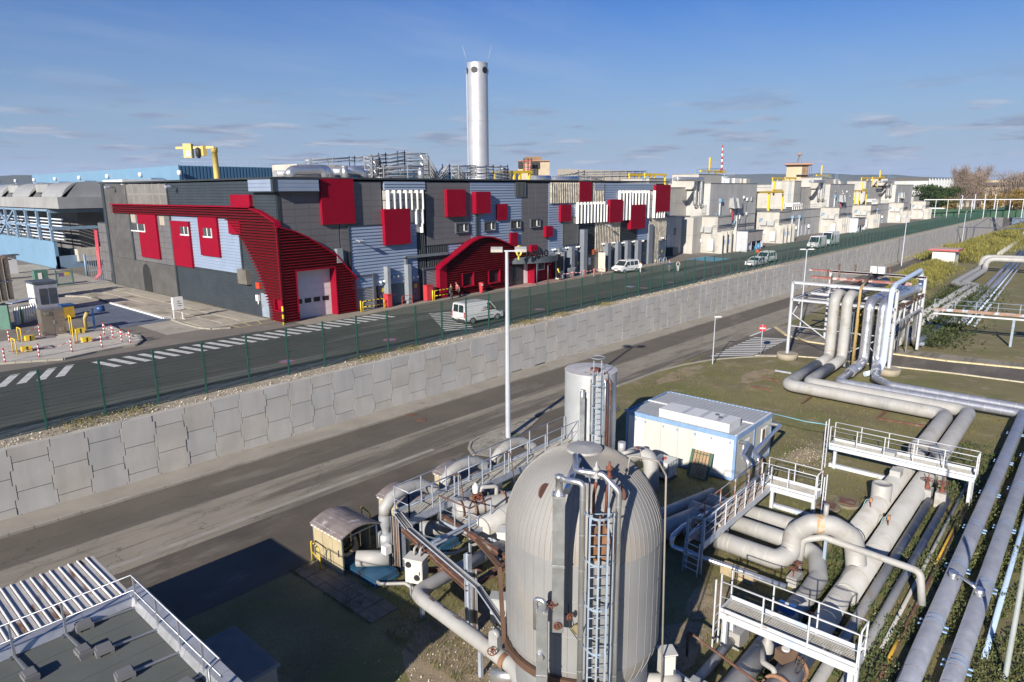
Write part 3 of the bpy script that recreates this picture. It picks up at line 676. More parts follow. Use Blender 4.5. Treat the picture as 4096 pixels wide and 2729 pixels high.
# ---- long front, left to right
cassettes(33.0, 39.2, 4.7, 12.95, mgrey, 1.5); cassettes(39.3, 44.6, 3.0, 12.95, mgrey, 1.46)
b = MB(); b.box(LX+.02,LX+.32,FA-.11,FA+.3,.05,12.1); part(main, 'corner_trim', b, dgrey)
redbox('z2', (600,352), (905,735), .40)
x0,x1,z0,z1 = RF('z2', (840,765), (1430,1195)); hsiding('blue_grey_siding', x0, x1, 2.3, z1, bgrey, .33, .09, off=.12)
b = MB(); b.box(x0-.12,x0,FA-.25,FA,2.3,z1+.1); b.box(x0,x1-.2,FA-.23,FA,z1,z1+.1); part(main, 'wall_trim', b, dgrey); BR = x1
x0,x1,z0,z1 = RF('z2', (1138,365), (1492,446)); hsiding('blue_grey_siding', x0, x1, 12.1, 12.98, bgrey, .3, .08, off=.10)
# fin window: white boards behind, white vertical fins in front
def fins(k, a, c, n, zb=None, back=True, label=None, skip=None):
    x0,x1,z0,z1 = RF(k, a, c, FA-.2)
    if back:
        nn = max(2, int((x1-x0)/1.3)); rows = max(1, int(round((z1-z0)/1.3)))
        for i in range(nn):
            for j in range(rows):
                b = MB(); w = (x1-x0)/nn; h = (z1-z0)/rows; b.box(x0+i*w+.03,x0+(i+1)*w-.03,FA-.04,FA+.1,z0+j*h+.04,z0+(j+1)*h-.04); part(main, 'back_panel', b, mat('back_panel_pale', (.60,.57,.52), .6, var=.1))
    b = MB()
    for i in range(n):
        x = x0+(x1-x0)*(i+.5)/n; b = MB(); b.box(x-.04,x+.04,FA-.62,FA-.12,z0,z1); part(main, 'fin', b, whitem)
    return x0,x1,z0,z1
fins('z2', (1142,452), (1490,615), 7); fins('z2', (1378,612), (1492,738), 2); fins('z2', (1425,735), (1495,812), 1)
redbox('z2', (1148,615), (1378,908), .62)
x0,x1,z0,z1 = RF('z2', (1495,368), (1888,890)); cassettes(x0, x1, 6.0, 12.95, mgrey, 1.3); CX1 = x1
redbox('z2', (1686,445), (1850,675), .5)
x0,x1,z0,z1 = RF('z2', (1435,815), (1505,1210)); ribbed('ribbed_dark', BR+.05, x1+.05, .1, 7.6, dgrey, .26, .1)
x0,x1,z0,z1 = RF('z2', (1505,893), (1695,1120)); ribbed('ribbed_dark', x0+.05, x1, 2.9, 6.0, dgrey, .26, .1)
b = MB(); b.box(50.0,60,FA-.14,FA,5.98,6.06); part(main, 'wall_trim', b, dgrey)
hsiding('blue_grey_siding', x1, CX1+.02, 2.8, 5.98, bgrey, .33, .08)
x0 = CX1+.05; x1 = RF('z3', (0,375), (183,900))[1]
hsiding('blue_grey_siding', x0, x1, 1.2, 12.98, bgrey, .33, .08)
r = RF('z2', (2270,372), (2354,508), FA-.15); b_ = RF('z3', (130,372), (222,508), FA-.15); ribbed('ribbed_dark', b_[0], b_[1], b_[2], 12.98, dgrey, .26, .1, off=.1)
b = MB(); s_ = RF('z2', (1925,650), (1948,860)); b.box(s_[0],s_[1],FA-.22,FA,4.5,9.2); part(main, 'wall_trim', b, dgrey)
redbox('z2', (1935,465), (2062,648), .75); redbox('z2', (2118,572), (2207,706), .3); redbox('z2', (2232,818), (2294,930), .35)
x0g = x1+.06; x1g = RF('z3', (185,372), (405,980))[1]; cassettes(x0g, x1g, .1, 12.95, mgrey, 1.4)
for k, a, c in (('z2',(1762,742),(1862,805)), ('z2',(2003,730),(2093,790)), ('z2',(2230,718),(2310,775)), ('z3',(262,706),(337,762))): window_f(RF(k, a, c, FA-.1), FA-.1)
redbox('z3', (396,762), (453,850), .5); redbox('z3', (268,924), (323,985), .5)
# right third
x0 = x1g+.1; x1 = RF('z3', (408,550), (660,980))[1]; hsiding('blue_grey_siding', x0, x1, 2.9, 12.98, bgrey, .33, .08)
r = RF('z3', (430,378), (890,552), FA-.2); ribbed('ribbed_silver', r[0], r[1], r[2], 12.98, silver, .42, .14, off=.14)
redbox('z3', (685,380), (785,548), .4); redbox('z3', (523,578), (610,717), .45)
r = RF('z3', (815,384), (892,450), FA-.3); hsiding('blue_grey_siding', r[0], r[1], r[2], 12.98, bgrey, .33, .06, off=.25)
r = RF('z3', (892,384), (1000,570), FA-.2); hsiding('blue_grey_siding', r[0], r[1], r[2], 12.98, bgrey, .33, .06, off=.14)
r2 = RF('z3', (1000,384), (1335,450), FA-.2); hsiding('blue_grey_siding', r[1]+.02, r2[1], r2[2], 12.98, bgrey, .33, .06, off=.14)
fins('z3', (640,556), (890,722), 9); fins('z3', (890,575), (930,720), 2); fins('z3', (1003,455), (1110,705), 4); fins('z3', (1110,455), (1245,580), 5); fins('z3', (1245,455), (1275,690), 1); fins('z3', (1290,455), (1330,688), 1); fins('z3', (1320,638), (1400,686), 4)
redbox('z3', (945,533), (1048,722), .7); redbox('z3', (1128,578), (1242,778), .7); redbox('z3', (1337,405), (1453,634), .6)
r = RF('z3', (540,692), (665,908), FA-.2)
cassettes(r[0], r[1], r[2], r[3], silverd, 1.25, off=.15, rows=2, nm='smoked_panel')
b = MB(); b.box(r[0]-.1,r[0],FA-.26,FA,r[2]-.1,r[3]+.1); b.box(r[1],r[1]+.1,FA-.26,FA,r[2]-.1,r[3]+.1); b.box(r[0],r[1],FA-.26,FA,r[2]-.1,r[2]); b.box(r[0],r[1],FA-.26,FA,r[3],r[3]+.1); part(main, 'wall_trim', b, steel_d)
r = RF('z3', (668,730), (805,1150)); hribbed('ribbed_dark', r[0], r[1], .1, r[3], dgrey)
r = RF('z3', (808,724), (1018,945)); ribbed('ribbed_silver', r[0], r[1], 3.0, r[3], silver, .42, .14, off=.05)
r = RF('z3', (1020,707), (1172,885)); hribbed('ribbed_dark', r[0], r[1], 3.0, r[3], dgrey)
r = RF('z3', (1174,700), (1270,875)); hsiding('blue_grey_siding', r[0], r[1], r[2], r[3], bgrey, .33, .08)
r = RF('z3', (1272,690), (1440,1070)); ribbed('ribbed_silver', r[0], BX1, .1, r[3], silver, .42, .14)
b = MB(); b.box(78.2, r[0], FA-.02, FA+.3, .05, 3.02); part(main, 'plinth_wall', b, dgrey)
b = MB(); b.box(40.5, 53.2, FA-.02, FA+.3, .05, 2.6); part(main, 'plinth_wall', b, dgrey)
# white backing where sky shows through would be: keep the hall closed behind the fins
# ---- piers
def pier(k, a, c, out=1.0, m=None, w=None):
    r = RF(k, a, c, FA-out); b = MB(); b.box(r[0], r[1], FA-out, FA, 0, r[3]); return part(main, 'pier', b, m or mat('pier_grey', (.16,.18,.21), .6, var=.08))
for a, c, o in (((1175,1108),(1215,1435),.8),((1350,1090),(1392,1405),.8)): pier('z2', a, c, o, mat('pier_pale', (.22,.245,.27), .6, var=.08))
for a, c, o in (((722,790),(745,1160),.9),((615,938),(638,1185),.9),((508,952),(528,1190),.6),((925,908),(945,1140),.9),((1012,897),(1034,1110),.9),((1094,886),(1118,1095),.9),((1184,880),(1206,1085),.9),((1281,745),(1301,1075),.4)): pier('z3', a, c, o)
b = MB(); r = RF('z2', (1325,1052), (1700,1015), FA-.3); b.beam((r[0],FA-.3,5.0),(53.4,FA-.3,5.0),.28); b.box(r[0],r[0]+.28,FA-.44,FA-.16,3.4,5.0); part(main, 'cable_duct', b, mat('duct_grey', (.14,.16,.18), .6))
b = MB(); r = RF('z2', (735,955), (792,1070), FA-.3); b.box(r[0],r[1],FA-.5,FA,r[2],r[3]); part(main, 'wall_box', b, mat('pier_pale', (.22,.245,.27)))
b = MB(); r = RF('z2', (838,985), (845,1110), FA-.2); b.box(r[0],r[0]+.2,FA-.3,FA,r[2],r[3]); part(main, 'downpipe', b, dgrey)
# ---- doors on the front
def door(k, a, c, m=doorb, out=.06, top=None, sticker=None):
    x0,x1,z0,z1 = RF(k, a, c, FA-out); b = MB(); b.box(x0,x1,FA-out,FA,.08,z1); d = part(main, 'door', b, m)
    b = MB(); b.box(x0-.1,x0,FA-out-.05,FA,.05,z1+.1); b.box(x1,x1+.1,FA-out-.05,FA,.05,z1+.1); b.box(x0-.1,x1+.1,FA-out-.05,FA,z1,z1+.12); part(d, 'door_frame', b, steel_d)
    b = MB(); b.beam((x0+.18,FA-out-.07,1.0),(x0+.18,FA-out-.07,1.25),.05); part(d, 'handle', b, steel)
    if sticker: b = MB(); b.box((x0+x1)/2-.18,(x0+x1)/2+.18,FA-out-.012,FA-out,1.55,1.95); part(d, 'sticker', b, sticker)
    return d
ysm = mat('sticker_yellow', (.55,.42,.04), .6)
door('z2', (1100,1262), (1172,1435), sticker=ysm); door('z2', (1215,1212), (1345,1400)); door('z2', (1392,1222), (1445,1380), sticker=ysm)
door('z3', (545,985), (610,1165)); door('z3', (642,975), (692,1185), sticker=ysm); door('z3', (950,975), (1010,1130)); door('z3', (1040,935), (1092,1090)); door('z3', (1125,930), (1182,1085)); door('z3', (1212,905), (1255,1075), sticker=ysm); door('z3', (1365,888), (1408,1060), out=.2, sticker=ysm)
d = door('z3', (755,960), (905,1150), mat('plinth_brown', (.12,.115,.12), .6), out=.04)
r = RF('z3', (885,958), (915,1140), FA-.9); b = MB(); b.box(r[0]-.1,r[0]+.0,FA-1.3,FA-.1,.08,2.9); part(main, 'open_door_leaf', b, mat('door_cream', (.58,.54,.44), .6))
for q in ((763,1045),(763,1073),(1295,980),(1295,1002)):
    P = atY('z3', *q, FA-.15); b = MB(); b.box(P.x-.3,P.x+.3,FA-.22,FA-.04,P.z-.27,P.z+.27); part(main, 'wall_box', b, whitem)
r = RF('z3', (780,962), (830,998), FA-.2); b = MB(); b.box(r[0],r[0]+.7,FA-.3,FA,r[2],r[3]); b.box(r[0]+.9,r[1],FA-.2,FA,r[2]+.5,r[3]); part(main, 'alarm_box', b, mat('alarm_orange', (.60,.13,.04), .5))
# roller shutters
def shutter(k, a, c, out=.0):
    x0,x1,z0,z1 = RF(k, a, c, FA); b = MB(); n = int(z1/.17)
    for i in range(n): z = .06+i*(z1-.06)/n; b.idx([(x0,FA-.06,z),(x1,FA-.06,z),(x1,FA-.14,z+.06),(x0,FA-.14,z+.06),(x0,FA-.06,z+.15),(x1,FA-.06,z+.15)], [(0,1,2,3),(3,2,5,4)])
    b.box(x0,x1,FA-.055,FA+.1,.05,z1); s_ = part(main, 'roller_shutter', b, shutm)
    b = MB(); b.box(x0-.12,x0,FA-.25,FA,0,z1+.2); b.box(x1,x1+.3,FA-.35,FA,0,z1+.25); b.box(x0,x1,FA-.25,FA,z1,z1+.2); part(s_, 'shutter_frame', b, steel_d)
shutter('z2', (888,1200), (1050,1455)); shutter('z2', (1475,1132), (1632,1350))
# twin spot lamps over the doors
lampw = mat('lamp_white', (.75,.75,.72), .4)
for k, q in (('z2',(1132,1232)),('z2',(1245,1188)),('z2',(1412,1192)),('z3',(458,958)),('z3',(572,943)),('z3',(665,935)),('z3',(882,910)),('z3',(970,900)),('z3',(1053,900)),('z3',(1140,890)),('z3',(1218,885)),('z3',(1388,860))):
    P = atY(k, *q, FA-.25); b = MB()
    for s_ in (-.22, .22): b.cyl((P.x+s_,FA-.12,P.z),(P.x+s_*1.5,FA-.42,P.z-.05),.08,8,.14)
    b.beam((P.x-.25,FA-.1,P.z),(P.x+.25,FA-.1,P.z),.07); part(main, 'twin_spotlight', b, lampw)
for k, q in (('z2',(948,885)),('z3',(940,752)),('z3',(1500,730))):
    if q[0] == 1500: continue
    P = atY(k, *q, FA-1.0); b = MB(); b.beam((P.x,FA-.1,P.z+.05),(P.x,FA-.9,P.z),.07); b.obox((P.x,FA-1.05,P.z-.02),.3,.2,.06,0,.35); part(main, 'floodlight', b, steel)
# ---- slatted red portals
def intervals(poly, z):
    xs = []
    for (u0, v0), (u1, v1) in zip(poly, poly[1:]+poly[:1]):
        if (v0 <= z < v1) or (v1 <= z < v0): xs.append(u0+(u1-u0)*(z-v0)/(v1-v0))
    xs.sort(); return list(zip(xs[::2], xs[1::2]))
def subtract(iv, holes, z):
    for hx0, hx1, hz0, hz1 in holes:
        if not (hz0 <= z < hz1): continue
        o = []
        for a, c in iv:
            if hx1 <= a or hx0 >= c: o.append((a, c)); continue
            if hx0 > a: o.append((a, hx0))
            if hx1 < c: o.append((hx1, c))
        iv = o
    return iv
def slats(poly, plane, base, out, pitch=.262, holes=(), bm=redb):
    z = pitch*.25; zt = max(p[1] for p in poly); bk = MB()
    while z < zt-.06:
        zc_ = z+pitch*.4
        for a, c in subtract(intervals(poly, zc_), holes, zc_):
            if c-a < .15: continue
            b = MB()
            if plane == 'F':
                b.idx([(a,base,z+.10),(c,base,z+.10),(c,base-out,z+.04),(a,base-out,z+.04),(c,base-out,z+.10),(a,base-out,z+.10),(c,base,z+.15),(a,base,z+.15)], [(0,1,2,3),(3,2,4,5),(5,4,6,7),(0,3,5,7),(1,6,4,2)])
                bk.box(a+.02,c-.02,base-.02,base+.03,z-.02,z+pitch-.021)
            else:
                b.idx([(base,c,z+.10),(base,a,z+.10),(base-out,a,z+.04),(base-out,c,z+.04),(base-out,a,z+.10),(base-out,c,z+.10),(base,a,z+.15),(base,c,z+.15)], [(0,1,2,3),(3,2,4,5),(5,4,6,7),(0,3,5,7),(1,6,4,2)])
                bk.box(base-.02,base+.03,a+.02,c-.02,z-.02,z+pitch-.021)
            part(main, 'slat', b, redd)
        z += pitch
    part(main, 'slat_backing', bk, bm)
SO = .30
FB = FA-.16; LB = LX-.16
pf = [atY('z2', *q, FB-SO) for q in ((265,768),(380,805),(500,858),(625,935),(740,1010),(830,1110),(915,1205))]
pf = [(p.x, p.z) for p in pf]; pf[0] = (LB-SO+.02, 8.9); xr = pf[-1][0]
poly_f = [(LB-SO+.02, .02)] + pf + [(xr+.02, .02)]
dl = atY('z6', 368, 275, FB-SO).x; drr = atY('z6', 690, 590, FB-SO).x; dt = atY('z2', 400, 1150, FB-SO).z
dl = atY('z2', 400, 1150, FB-SO).x
hole = (dl, drr, 0, dt)
slats(poly_f, 'F', FB, SO, holes=[hole])
pl = [atX('z1', *q, LB-SO) for q in ((940,572),(1400,582),(1900,592),(2140,598))] + [atX('z2', *q, LB-SO) for q in ((0,612),(70,635),(150,685),(215,728))]
lo_ = [atX('z1', *q, LB-SO) for q in ((2310,1480),(2245,1300),(2190,1150),(2120,1000),(2050,870),(1985,770),(1925,705),(1860,682),(1450,660),(945,642))]
pl = [(p.y, p.z) for p in pl]; lo_ = [(p.y, p.z) for p in lo_]
poly_l = pl + [(FB-SO, 8.9), (FB-SO, .02), (lo_[0][0], .02)] + lo_
wq = RL('z6', (192,490), (250,578), LB-SO)
slats(poly_l, 'L', LB, SO, holes=[(wq[0], wq[1], wq[2], wq[3])])
# smooth red edge strips along the top of the skirt
def ribbon(pts, thick, dirv, name='edge_strip', m=red, up=.12):
    b = MB()
    for a, c in zip(pts, pts[1:]):
        a = V(a); c = V(c); b.prism([a, c, c+V(dirv), a+V(dirv)], (0,0,-up))
    part(main, name, b, m)
ribbon([(x, FB+.2, z+.07) for x, z in pf], .1, (0,-SO-.32,0)); ribbon([(LB+.2, y, z+.07) for y, z in pl+[(FB-SO, 8.95)]], .1, (-SO-.32,0,0))
b = MB(); b.box(LB-SO-.05,LB-SO+.08,FB-SO-.05,FB-SO+.08,0,8.9); part(main, 'corner_edge', b, redd)
# little slot window near the corner: red lining
b = MB(); b.box(LB-.01,LB+.01,wq[0],wq[1],wq[2],wq[3]); b.box(LB-SO-.03,LB,wq[1],wq[1]+.1,wq[2]-.1,wq[3]+.1); b.box(LB-SO-.03,LB,wq[0]-.1,wq[0],wq[2]-.1,wq[3]+.1); b.box(LB-SO-.03,LB,wq[0],wq[1],wq[2]-.1,wq[2]); part(main, 'slot_window', b, red)
# recessed sectional door in the portal
DY = FA+.55
b = MB(); b.box(dl-.08,dl,FB-SO-.02,DY,.02,dt+.1); b.box(drr,drr+.1,FB-SO-.02,DY,.02,dt+.1); b.box(dl,drr,FB-SO-.02,DY,dt,dt+.1); part(main, 'portal_lining', b, red)
b = MB(); b.box(drr-.02,drr-.005,FB-SO-.03,DY,.02,dt); part(main, 'portal_lining', b, red)
core_gap = MB(); core_gap.box(dl-.08,drr+.1,DY,DY+.06,0,dt+.1)
wd = part(main, 'sectional_door', core_gap, mat('door_white', (.62,.60,.60), .55, var=.05))
for i in range(7):
    b = MB(); h = (dt)/7; b.box(dl,drr,DY-.03,DY-.001,i*h+.012,(i+1)*h-.012); part(wd, 'door_section', b, MT['door_white'])
for i in range(4):
    P = dl+(drr-dl)*(.05+.235*i); b = MB(); b.box(P,P+(drr-dl)*.17,DY-.05,DY-.03,dt/7*2+.12,dt/7*3-.1); part(wd, 'door_window', b, black)
# ================================================================== FOREGROUND: tanks, pipes, walkways, cabin
def PZ(k, x, y, z): return atz(k, x, y, z)
seam_m = mat('cladding_seam_pale', (.46,.44,.39), .5, .2)
seam_g = mat('cladding_seam_bright', (.60,.60,.62), .35, .7)
clamp_m = mat('clamp_blue', (.28,.44,.66), .45, .2)
grating_m = mat('grating_steel', (.40,.39,.36), .6, .3, var=.15, scale=3)
pb_white = mat('peeling_white_steel', (.50,.52,.54), .6, 0, var=.08, scale=2, stain=[(RUST, .63, 2.2, (1,1,1), .85), ((.36,.44,.56), .57, .9, (1,1,1), .7)])
pb_blue = mat('peeling_blue_steel', (.25,.31,.38), .6, 0, var=.12, scale=2, stain=[(RUST, .64, 2.6, (1,1,1), .8), ((.62,.62,.62), .6, 1.7, (1,1,1), .6)])
valve_m = mat('rusty_valve', (.15,.05,.03), .8, 0, var=.35, scale=5)
tan_wall = mat('shelter_tan', (.40,.34,.21), .75, 0, var=.12, scale=1.5, stain=((.25,.19,.10), .60, 1.2))
roof_lead = mat('shelter_roof_bitumen', (.20,.17,.16), .7, .1, var=.25, scale=2, stain=((.42,.38,.36), .58, 1.8))
blue_oil = mat('pump_blue', (.03,.10,.18), .45, .1, var=.3, scale=2, stain=((.10,.06,.03), .55, 2))
tank_m = mat('tank_cladding', (.262,.258,.25), .6, .05, var=.07, scale=.7, stain=[((.30,.27,.235), .52, .45, (1,1,.4), .7), ((.30,.13,.05), .70, 1.3, (1.3,1.3,.35), .85)], streak=((.22,.20,.17), .4, 1.6))
zinc = mat('zinc_bright', (.55,.56,.57), .35, .8, var=.1, scale=2)
duct_m = mat('boxed_duct_alu', (.44,.46,.48), .36, .75, var=.12, scale=1.5)
cabw = mat('cabin_white', (.60,.61,.61), .5, 0, var=.04, scale=.6, streak=((.48,.45,.38), .25, 1.5))
cabb = mat('cabin_blue', (.20,.32,.50), .5, 0, var=.12, scale=2, stain=((.5,.52,.54), .66, 2))
def seams(t, path, r, step, m, w=.022, name='seams', off=0.0):
    """thin raised joint rings of the sheet-metal cladding, one mesh"""
    b = MB(); P = [V(p) for p in path]; acc = off
    for a, c in zip(P, P[1:]):
        d = c-a; Ld = d.length
        if Ld < 1e-4: continue
        dn = d.normalized(); s = acc
        while s < Ld:
            p = a+dn*s; b.tube([p-dn*w/2, p+dn*w/2], r*1.018+.004, 18, caps=False); s += step
        acc = s-Ld
    part(t, name, b, m, kind='stuff')
def pipe(name, path, r, m, label, cat='pipe', group=None, fil=None, n=18, step=None, sm_=seam_pale if False else None, clamps=None, t=None, seg=5):
    P = [V(p) for p in path]; F = fillet(P, fil if fil is not None else r*2.6, seg) if len(P) > 2 else P
    own = t is None
    if own: t = thing(name, (P[0].x, P[0].y, lowz(P[0].x)), label, cat, group)
    part(t, 'pipe_run', MB().tube(F, r, n), m)
    if step: seams(t, F, r, step, sm_ or seam_m)
    for c in (clamps or []):
        a, d = V(c[0]), V(c[1]).normalized(); b = MB()
        for s in (-.16, .16):
            b.tube([a+d*(s-.03), a+d*(s+.03)], r*1.05+.012, 18, caps=False)
            if len(c) > 2: b.beam(a+d*s+V((0,r*1.0,-.05)), a+d*s+V((0,r*1.45,-.05)), .06, .05)
            if len(c) > 2: b.beam(a+d*s-V((0,r*1.0,.05)), a+d*s-V((0,r*1.45,.05)), .06, .05)
        part(t, 'clamp', b, clamp_m)
    return t
def handwheel(t, c, nrm, r, m=valve_m):
    b = MB(); c = V(c); n_ = V(nrm).normalized(); b.ring(c, n_, r, .018, 20, 6)
    u = n_.orthogonal().normalized(); w = n_.cross(u)
    for i in range(5): a = 2*math.pi*i/5; b.beam(c, c+(u*math.cos(a)+w*math.sin(a))*r, .02)
    b.cyl(c-n_*.16, c+n_*.05, .025, 8); return part(t, 'handwheel', b, m)
def grate(x0, x1, y0, y1, z, px=.09, py=.14, th=.008, hh=.03):
    b = MB(); n = max(2, int((x1-x0)/px)); k = max(2, int((y1-y0)/py))
    for i in range(n+1): x = x0+(x1-x0)*i/n; b.box(x-th/2, x+th/2, y0, y1, z-hh, z)
    for i in range(k+1): y = y0+(y1-y0)*i/k; b.box(x0, x1, y-th/2, y+th/2, z-hh+.002, z-.002)
    return b
def rail(t, pts, h=1.05, sp=1.3, r=.022, m=steel, mids=1, ends=True):
    P = [V(p) for p in pts]; up = V((0,0,1))
    part(t, 'handrail', MB().tube(fillet([p+up*h for p in P], .12, 3) if len(P) > 2 else [p+up*h for p in P], r, 8), m)
    for k in range(mids): part(t, 'mid_rail', MB().tube([p+up*h*(k+1)/(mids+1) for p in P], r*.6, 6), m)
    done = set()
    for a, c in zip(P, P[1:]):
        n = max(1, int(round((c-a).length/sp)))
        for i in range(n+1):
            p = a.lerp(c, i/n); key = (round(p.x,1), round(p.y,1))
            if key in done: continue
            done.add(key); part(t, 'post', MB().beam(p-up*.12, p+up*h, .045, .045), m)
# ---------------------------------------------------------------- the domed tank
TX, TY, TR = 14.75, 10.32, 2.25; SH = 2.55; gz = lowz(TX)
cdir = V((-TX, -TY, 0)).normalized(); rdir = V((-cdir.y, cdir.x, 0))
if rdir.dot(RT) < 0: rdir = -rdir
def TK(a, out, z): return V((TX, TY, 0)) + rdir*a + cdir*math.sqrt(max(.01, (TR+out)**2-a*a)) + V((0,0,z))
tank = thing('domed_tank', (TX, TY, gz), 'huge pale metal-clad upright tank with a ribbed dome top and caged ladder', 'tank')
tank_g = mat('tank_cladding_grey', (.25,.252,.252), .57, .08, var=.08, scale=.8, stain=[((.31,.28,.24), .55, .5, (1,1,.35), .6), ((.30,.13,.05), .73, 1.3, (1.3,1.3,.35), .85)], streak=((.20,.20,.20), .45, 1.4))
part(tank, 'shell', MB().lathe((TX,TY,0), [(TR,-.62),(TR,SH)], 72), tank_g)
b = MB(); b.lathe((TX,TY,0), [(TR*math.cos(a*math.pi/2/14)+.0, SH+(4.93-SH)*math.sin(a*math.pi/2/14)) for a in range(0, 14)]+[(.42,4.90)], 72); part(tank, 'dome', b, tank_m)
b = MB(); b.lathe((TX,TY,0), [(.0,4.99),(.50,4.93),(.52,4.86)], 28, sm=False); part(tank, 'dome_cap', b, clad)
b = MB(); b.lathe((TX,TY,0), [(.75,-2.75),(1.5,-2.15),(1.95,-1.45),(2.17,-.95),(TR,-.62)], 72); part(tank, 'bottom_cone', b, tank_m)
b = MB(); b.lathe((TX,TY,0), [(1.96,gz),(1.99,-1.35)], 60); part(tank, 'skirt', b, mat('tank_skirt', (.30,.31,.32), .6, .3, var=.1))
b = MB(); nr = 84                                       # standing seams of the dome and the shell
for i in range(nr):
    a = 2*math.pi*i/nr; pts = []
    for k in range(0, 13): th = k*math.pi/2/14; pts.append(V((TX+(TR*math.cos(th))*math.cos(a), TY+(TR*math.cos(th))*math.sin(a), SH+(4.93-SH)*math.sin(th))))
    for p, q in zip(pts, pts[1:]): b.beam(p, q, .010, .024)
part(tank, 'dome_seams', b, tank_m)
b = MB()
for i in range(42):
    a = 2*math.pi*i/42; b.beam((TX+TR*math.cos(a),TY+TR*math.sin(a),-.6),(TX+TR*math.cos(a),TY+TR*math.sin(a),SH), .012, .02)
    pts = [(1.5,-2.15),(1.95,-1.45),(2.17,-.95),(TR,-.62)]
    for (r0,z0),(r1,z1) in zip(pts, pts[1:]): b.beam((TX+r0*math.cos(a),TY+r0*math.sin(a),z0),(TX+r1*math.cos(a),TY+r1*math.sin(a),z1), .012, .03)
for z in (-.62,.45,1.5,SH): b.lathe((TX,TY,z), [(TR+.005,-.014),(TR+.012,-.008),(TR+.012,.008),(TR+.005,.014)], 72)
part(tank, 'shell_seams', b, tank_g)
# brown band, lifting lugs
b = MB(); A0 = math.atan2(cdir.y, cdir.x)
b.lathe((TX,TY,0), [(TR+.0,-1.02),(TR+.10,-1.02),(TR+.10,-.80),(TR+.0,-.80)], 60, sm=False, a0=A0-1.7, a1=A0+.20); part(tank, 'brown_band', b, mat('brown_tray', (.10,.055,.035), .7, .1, var=.2))
b = MB(); b.beam(TK(-2.24,.12,-.9), V((TX,TY,1.25))+rdir*(-2.42)+cdir*.3, .12, .08); b.beam(V((TX,TY,1.25))+rdir*(-2.42)+cdir*.3, V((TX,TY,1.75))+rdir*(-3.2)+cdir*-.3, .16, .05); part(tank, 'brown_tray', b, MT['brown_tray'])
for a_, z in ((-1.05,4.15),(.95,4.2)):
    rr_ = math.sqrt(max(.1, 1-((z-SH)/(4.93-SH))**2))*TR; c0 = V((TX,TY,z))+rdir*a_+cdir*math.sqrt(max(.05, rr_*rr_-a_*a_))
    outv = (c0-V((TX,TY,SH-.5))).normalized(); sd_ = outv.cross(V((0,0,1))).normalized(); tt = sd_.cross(outv)
    pts = [c0+tt*(.22*math.cos(u))+outv*(.22*math.sin(u)) for u in [math.pi*i/8 for i in range(9)]]
    part(tank, 'lifting_lug', MB().prism([p-sd_*.02 for p in pts], sd_*.04), mat('lug_brown', (.13,.06,.045), .8))
# caged ladder
lad = lambda a, o, z: TK(.38+a, o, z)
b = MB()
for s in (-.24,.24): b.beam(lad(s,.32,gz), lad(s,.32,4.35), .06, .03, up=tuple(cdir)); part(tank, 'ladder_rail', b, pb_blue); b = MB()
for s in (-.24,.24): part(tank, 'ladder_rail', MB().tube(fillet([lad(s,.32,4.35), lad(s,.25,4.95), lad(s,-.25,5.0), lad(s,-.35,4.4)], .15, 3), .025, 6), pb_blue)
z = gz+.3
while z < 4.3: part(tank, 'rung', MB().tube([lad(-.24,.32,z), lad(.24,.32,z)], .016, 6), pb_blue); z += .29
def hoop(z, r=.36):
    c = lad(0,.32,z); b = MB(); pts = []
    for i in range(11): a = math.pi*(-.02+1.04*i/10); pts.append(c+rdir*(-r*math.cos(a))+cdir*(r*1.75*math.sin(a)))
    for p, q in zip(pts, pts[1:]): b.beam(p, q, .012, .06, up=(0,0,1))
    part(tank, 'cage_hoop', b, pb_blue)
for i in range(6): hoop(4.35-i*1.22)
for a in (.1,.3,.5,.7,.9):
    u = math.pi*a; o = rdir*(-.37*math.cos(u))+cdir*(.37*1.75*math.sin(u)); part(tank, 'cage_bar', MB().beam(lad(0,.32,-1.9)+o, lad(0,.32,4.35)+o, .045, .012, up=tuple(cdir)), pb_blue)
# rusty stained flange plate under the valves
# boxed ducts and riser pipes
def boxduct(a, o, z0, z1, w, d, caps=True, lab=None):
    t = thing('boxed_duct', TK(a, o, gz), lab, 'duct'); b = MB(); c0 = TK(a,o+.0,z0); c1 = TK(a,o,z1)
    n = max(1, int((z1-z0)/1.5))
    for i in range(n): 
        p, q = c0.lerp(c1, i/n), c0.lerp(c1, (i+1)/n); b = MB(); b.beam(p+V((0,0,.01)), q-V((0,0,.01)), w, d, up=tuple(cdir)); part(t, 'duct_section', b, duct_m)
        b = MB(); b.beam(q-V((0,0,.03)), q+V((0,0,.03)), w+.02, d+.02, up=tuple(cdir)); part(t, 'band', b, zinc)
    return t
bd = boxduct(-.60, .50, 1.0, 4.72, .30, .30, lab='tall square aluminium duct running up the front of the domed tank')
part(bd, 'cap', MB().lathe(TK(-.60,.50,4.72), [(.16,0),(.09,.12),(.09,.45),(.11,.45),(.11,.52),(.02,.55)], 14), zinc)
handwheel(bd, TK(-.60,.72,1.25), tuple(cdir), .09)
bd2 = boxduct(-.98, .92, gz, 1.75, .28, .28, lab='shorter square aluminium duct with two round plugs, left of the tall one')
part(bd2, 'pipe_bend', MB().tube(fillet([TK(-1.15,.95,1.2), TK(-1.15,.95,2.05), TK(-.93,.95,2.05), TK(-.93,.95,1.75)], .1, 4), .065, 12), alu)
for z in (.55,-1.1): part(bd2, 'plug', MB().cyl(TK(-1.02,1.06,z), TK(-1.02,1.16,z), .09, 14), zinc)
handwheel(bd2, TK(-.75,.7,1.85), (0,0,1), .14)
